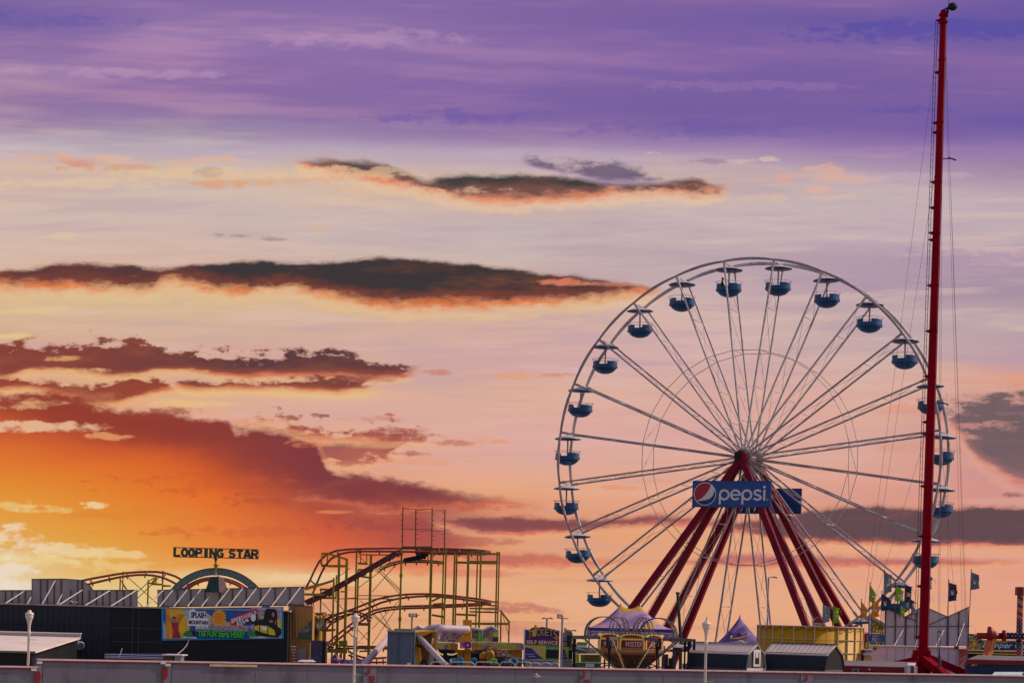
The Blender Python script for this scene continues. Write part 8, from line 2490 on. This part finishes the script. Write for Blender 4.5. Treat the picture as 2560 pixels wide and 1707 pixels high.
px0 = P(2548, 1600, SY)
zt3, zm, zb3 = P(2548, 1487, SY).z, P(2548, 1545, SY).z, P(2548, 1590, SY).z
striped((px0.x, px0.y, zm), (px0.x, px0.y, zt3), 8 * sk, m_spotn, m_spoto, 3, 'twisted_post')
striped((px0.x, px0.y, 0), (px0.x, px0.y, zm), 8 * sk, m_spotn, m_spotr, 6, 'twisted_post')
zc = P(2548, 1477, SY).z; hh = 10.5 * sk
for i, m in enumerate((m_kred, m_roofedge)):
    mb = MB(); mb.box(px0.x - 11 * sk + 15 * sk * i, px0.x - 11 * sk + 15 * sk * (i + 1), px0.y - .3, px0.y + .3, zc - hh, zc + hh); mb.build('head_box', m, so)
za_ = P(2535, 1589, SY - .6).z; xl = P(2507, 1589, SY - .6).x
mb = MB(); mb.tube([(xl, px0.y - .7, za_), (xl + 9, px0.y - .7, za_)], 8.6 * sk, 20); mb.build('cross_arm', m_spotn, so, True)
xk = P(2490, 1588, SY).x
mb = MB(); mb.tube([(P(2478, 0, SY).x, px0.y - .7, za_ - .05), (xl, px0.y - .7, za_ - .02)], 8 * sk, 16); mb.tube([(P(2500, 1588, SY).x, px0.y - .7, za_), (P(2508, 1588, SY).x, px0.y - .7, za_)], 14 * sk, 18)
c = P(2470, 1583, SY); mb.tube([(c.x - .12, px0.y - .7, c.z), (c.x + .02, px0.y - .7, c.z), (c.x + .2, px0.y - .7, c.z), (c.x + .3, px0.y - .7, c.z)], [.42, .4, .22, .16], 18); mb.build('end_joint', m_kred, so, True)
striped_leg0, striped_leg1 = P(2482, 1594, SY - .5), P(2462, 1660, SY - 1.2)
d = striped_leg1 - striped_leg0; e = striped_leg0 + d * (striped_leg0.z / (striped_leg0.z - striped_leg1.z))
for s, m in ((-.16, m_spoto), (.1, m_two)):
    mb = MB(); mb.bar(striped_leg0 + Vector((s, 0, 0)), e + Vector((s, 0, 0)), .26, .24); mb.build('slanting_leg', m, so)
mb = MB()
for k in range(40):
    for j in range(3):
        x = xl + .15 + k * .22 + (j % 2) * .11; a = R(-60 + 50 * j - 90 + 10)
        mb.ball((x, px0.y - .7 + math.cos(R(180 + 0)) * 8.8 * sk * math.cos(R(-50 + 50 * j)), za_ + 8.8 * sk * math.sin(R(-50 + 50 * j))), .028, seg=6, rings=4)
for k in range(60):
    z_ = zt3 - .1 - k * .11
    if z_ > .2 and abs(z_ - za_) > .3:
        for j in range(3):
            a = R(-150 + 60 * j + (30 if k % 2 else 0)); mb.ball((px0.x + 8.2 * sk * math.cos(a), px0.y + 8.2 * sk * math.sin(a), z_), .026, seg=6, rings=4)
for k in range(24):
    q = striped_leg0.lerp(e, k / 24); mb.ball(q + Vector((-.16 + .08 * (-1) ** k, -.14, 0)), .024, seg=6, rings=4)
sd_ = mb.build('white_spots', m_whitecap, so)

# ------------------------------------------------------------------ gulls
m_gull = paint('gull white', (214, 204, 194), .7, .08, 6)
m_gullg = paint('gull grey wing', (150, 142, 138), .7, .1, 6)
m_beak = paint('gull beak', (190, 130, 40), .5)


def gull(label, pos, flying, k=1.0):
    c = Vector(pos); r = thing('gull', label, 'gull', c, 'gulls')
    # body with head and tail as one surface, heading to the left
    prof = [(-.21, .012, .02), (-.19, .04, .03), (-.15, .05, .02), (-.11, .045, 0), (-.05, .07, -.015), (.04, .075, -.015), (.12, .05, 0), (.18, .03, .008), (.26, .018, .012)]
    mb = MB(); seg = 10; vs, fs = [], []
    for x, rr, dz in prof:
        for j in range(seg):
            a = 2 * math.pi * j / seg; vs.append(c + k * Vector((x, rr * math.cos(a) * (2.0 if x > .2 else 1), rr * math.sin(a) * (.4 if x > .2 else 1) + dz + (.045 if not flying and x < -.1 else 0))))
    for i in range(len(prof) - 1):
        for j in range(seg):
            fs.append([i * seg + j, i * seg + (j + 1) % seg, (i + 1) * seg + (j + 1) % seg, (i + 1) * seg + j])
    fs += [list(range(seg))[::-1], [(len(prof) - 1) * seg + j for j in range(seg)]]
    mb.add(vs, fs); mb.build('body', m_gull, r, True)
    mb = MB(); z0 = .045 if not flying else 0
    mb.bar(c + k * Vector((-.2, 0, .02 + z0)), c + k * Vector((-.27, 0, .008 + z0)), .018 * k); mb.build('beak', m_beak, r)
    if flying:
        for s, pts in ((-1, [(0, 0), (.03, .2), (.1, .38), (.3, .62)]), (1, [(0, 0), (-.02, .2), (-.08, .36), (-.28, .6)])):
            mb = MB(); vs = []
            for i, (dx, sp3_) in enumerate(pts):
                ch = .14 * (1 - i / 4.2)
                z_ = .05 + (.12, .15, .13, .06)[i] - .05
                if s < 0:      # near wing sweeps down to the right
                    vs += [c + k * Vector((dx - ch / 2 + .06 * i, -sp3_ * .7, z_ - .05 * i)), c + k * Vector((dx + ch / 2 + .06 * i, -sp3_ * .7, z_ - .05 * i - .01))]
                else:          # far wing sweeps up to the left
                    vs += [c + k * Vector((dx - ch / 2 - .02 * i, sp3_ * .7, z_ + .02 * i)), c + k * Vector((dx + ch / 2 - .02 * i, sp3_ * .7, z_ + .02 * i - .01))]
            top_ = [p + Vector((0, 0, .014 * k)) for p in vs]; n = len(vs)
            fs = []
            for i in range(3):
                a = 2 * i; fs += [[a, a + 1, a + 3, a + 2], [n + a, n + a + 2, n + a + 3, n + a + 1], [a, a + 2, n + a + 2, n + a], [a + 1, n + a + 1, n + a + 3, a + 3]]
            mb.add(vs + top_, fs + [[n - 2, n - 1, 2 * n - 1, 2 * n - 2]]); mb.build('wing', m_gullg if s < 0 else m_gull, r)
    else:
        for s in (-1, 1):
            mb = MB(); mb.ball(c + k * Vector((.06, .055 * s, .0)), .15 * k, .025 * k, .05 * k, 10, 6); mb.build('wing', m_gullg, r, True)
            mb = MB(); mb.bar(c + k * Vector((0, .03 * s, -.06)), c + k * Vector((0, .03 * s, -.15)), .012 * k); mb.build('leg', m_beak, r)


gull('grey winged gull gliding in front of the long grey wall', P(1342, 1690, 72), True, .62)
rz = fp.px(186, 1516)[1]
q = P(184, 1512, 100.3); gull('white gull resting on the edge of the black roof', (q.x, q.y, bz + .03 + .13), False, .9)
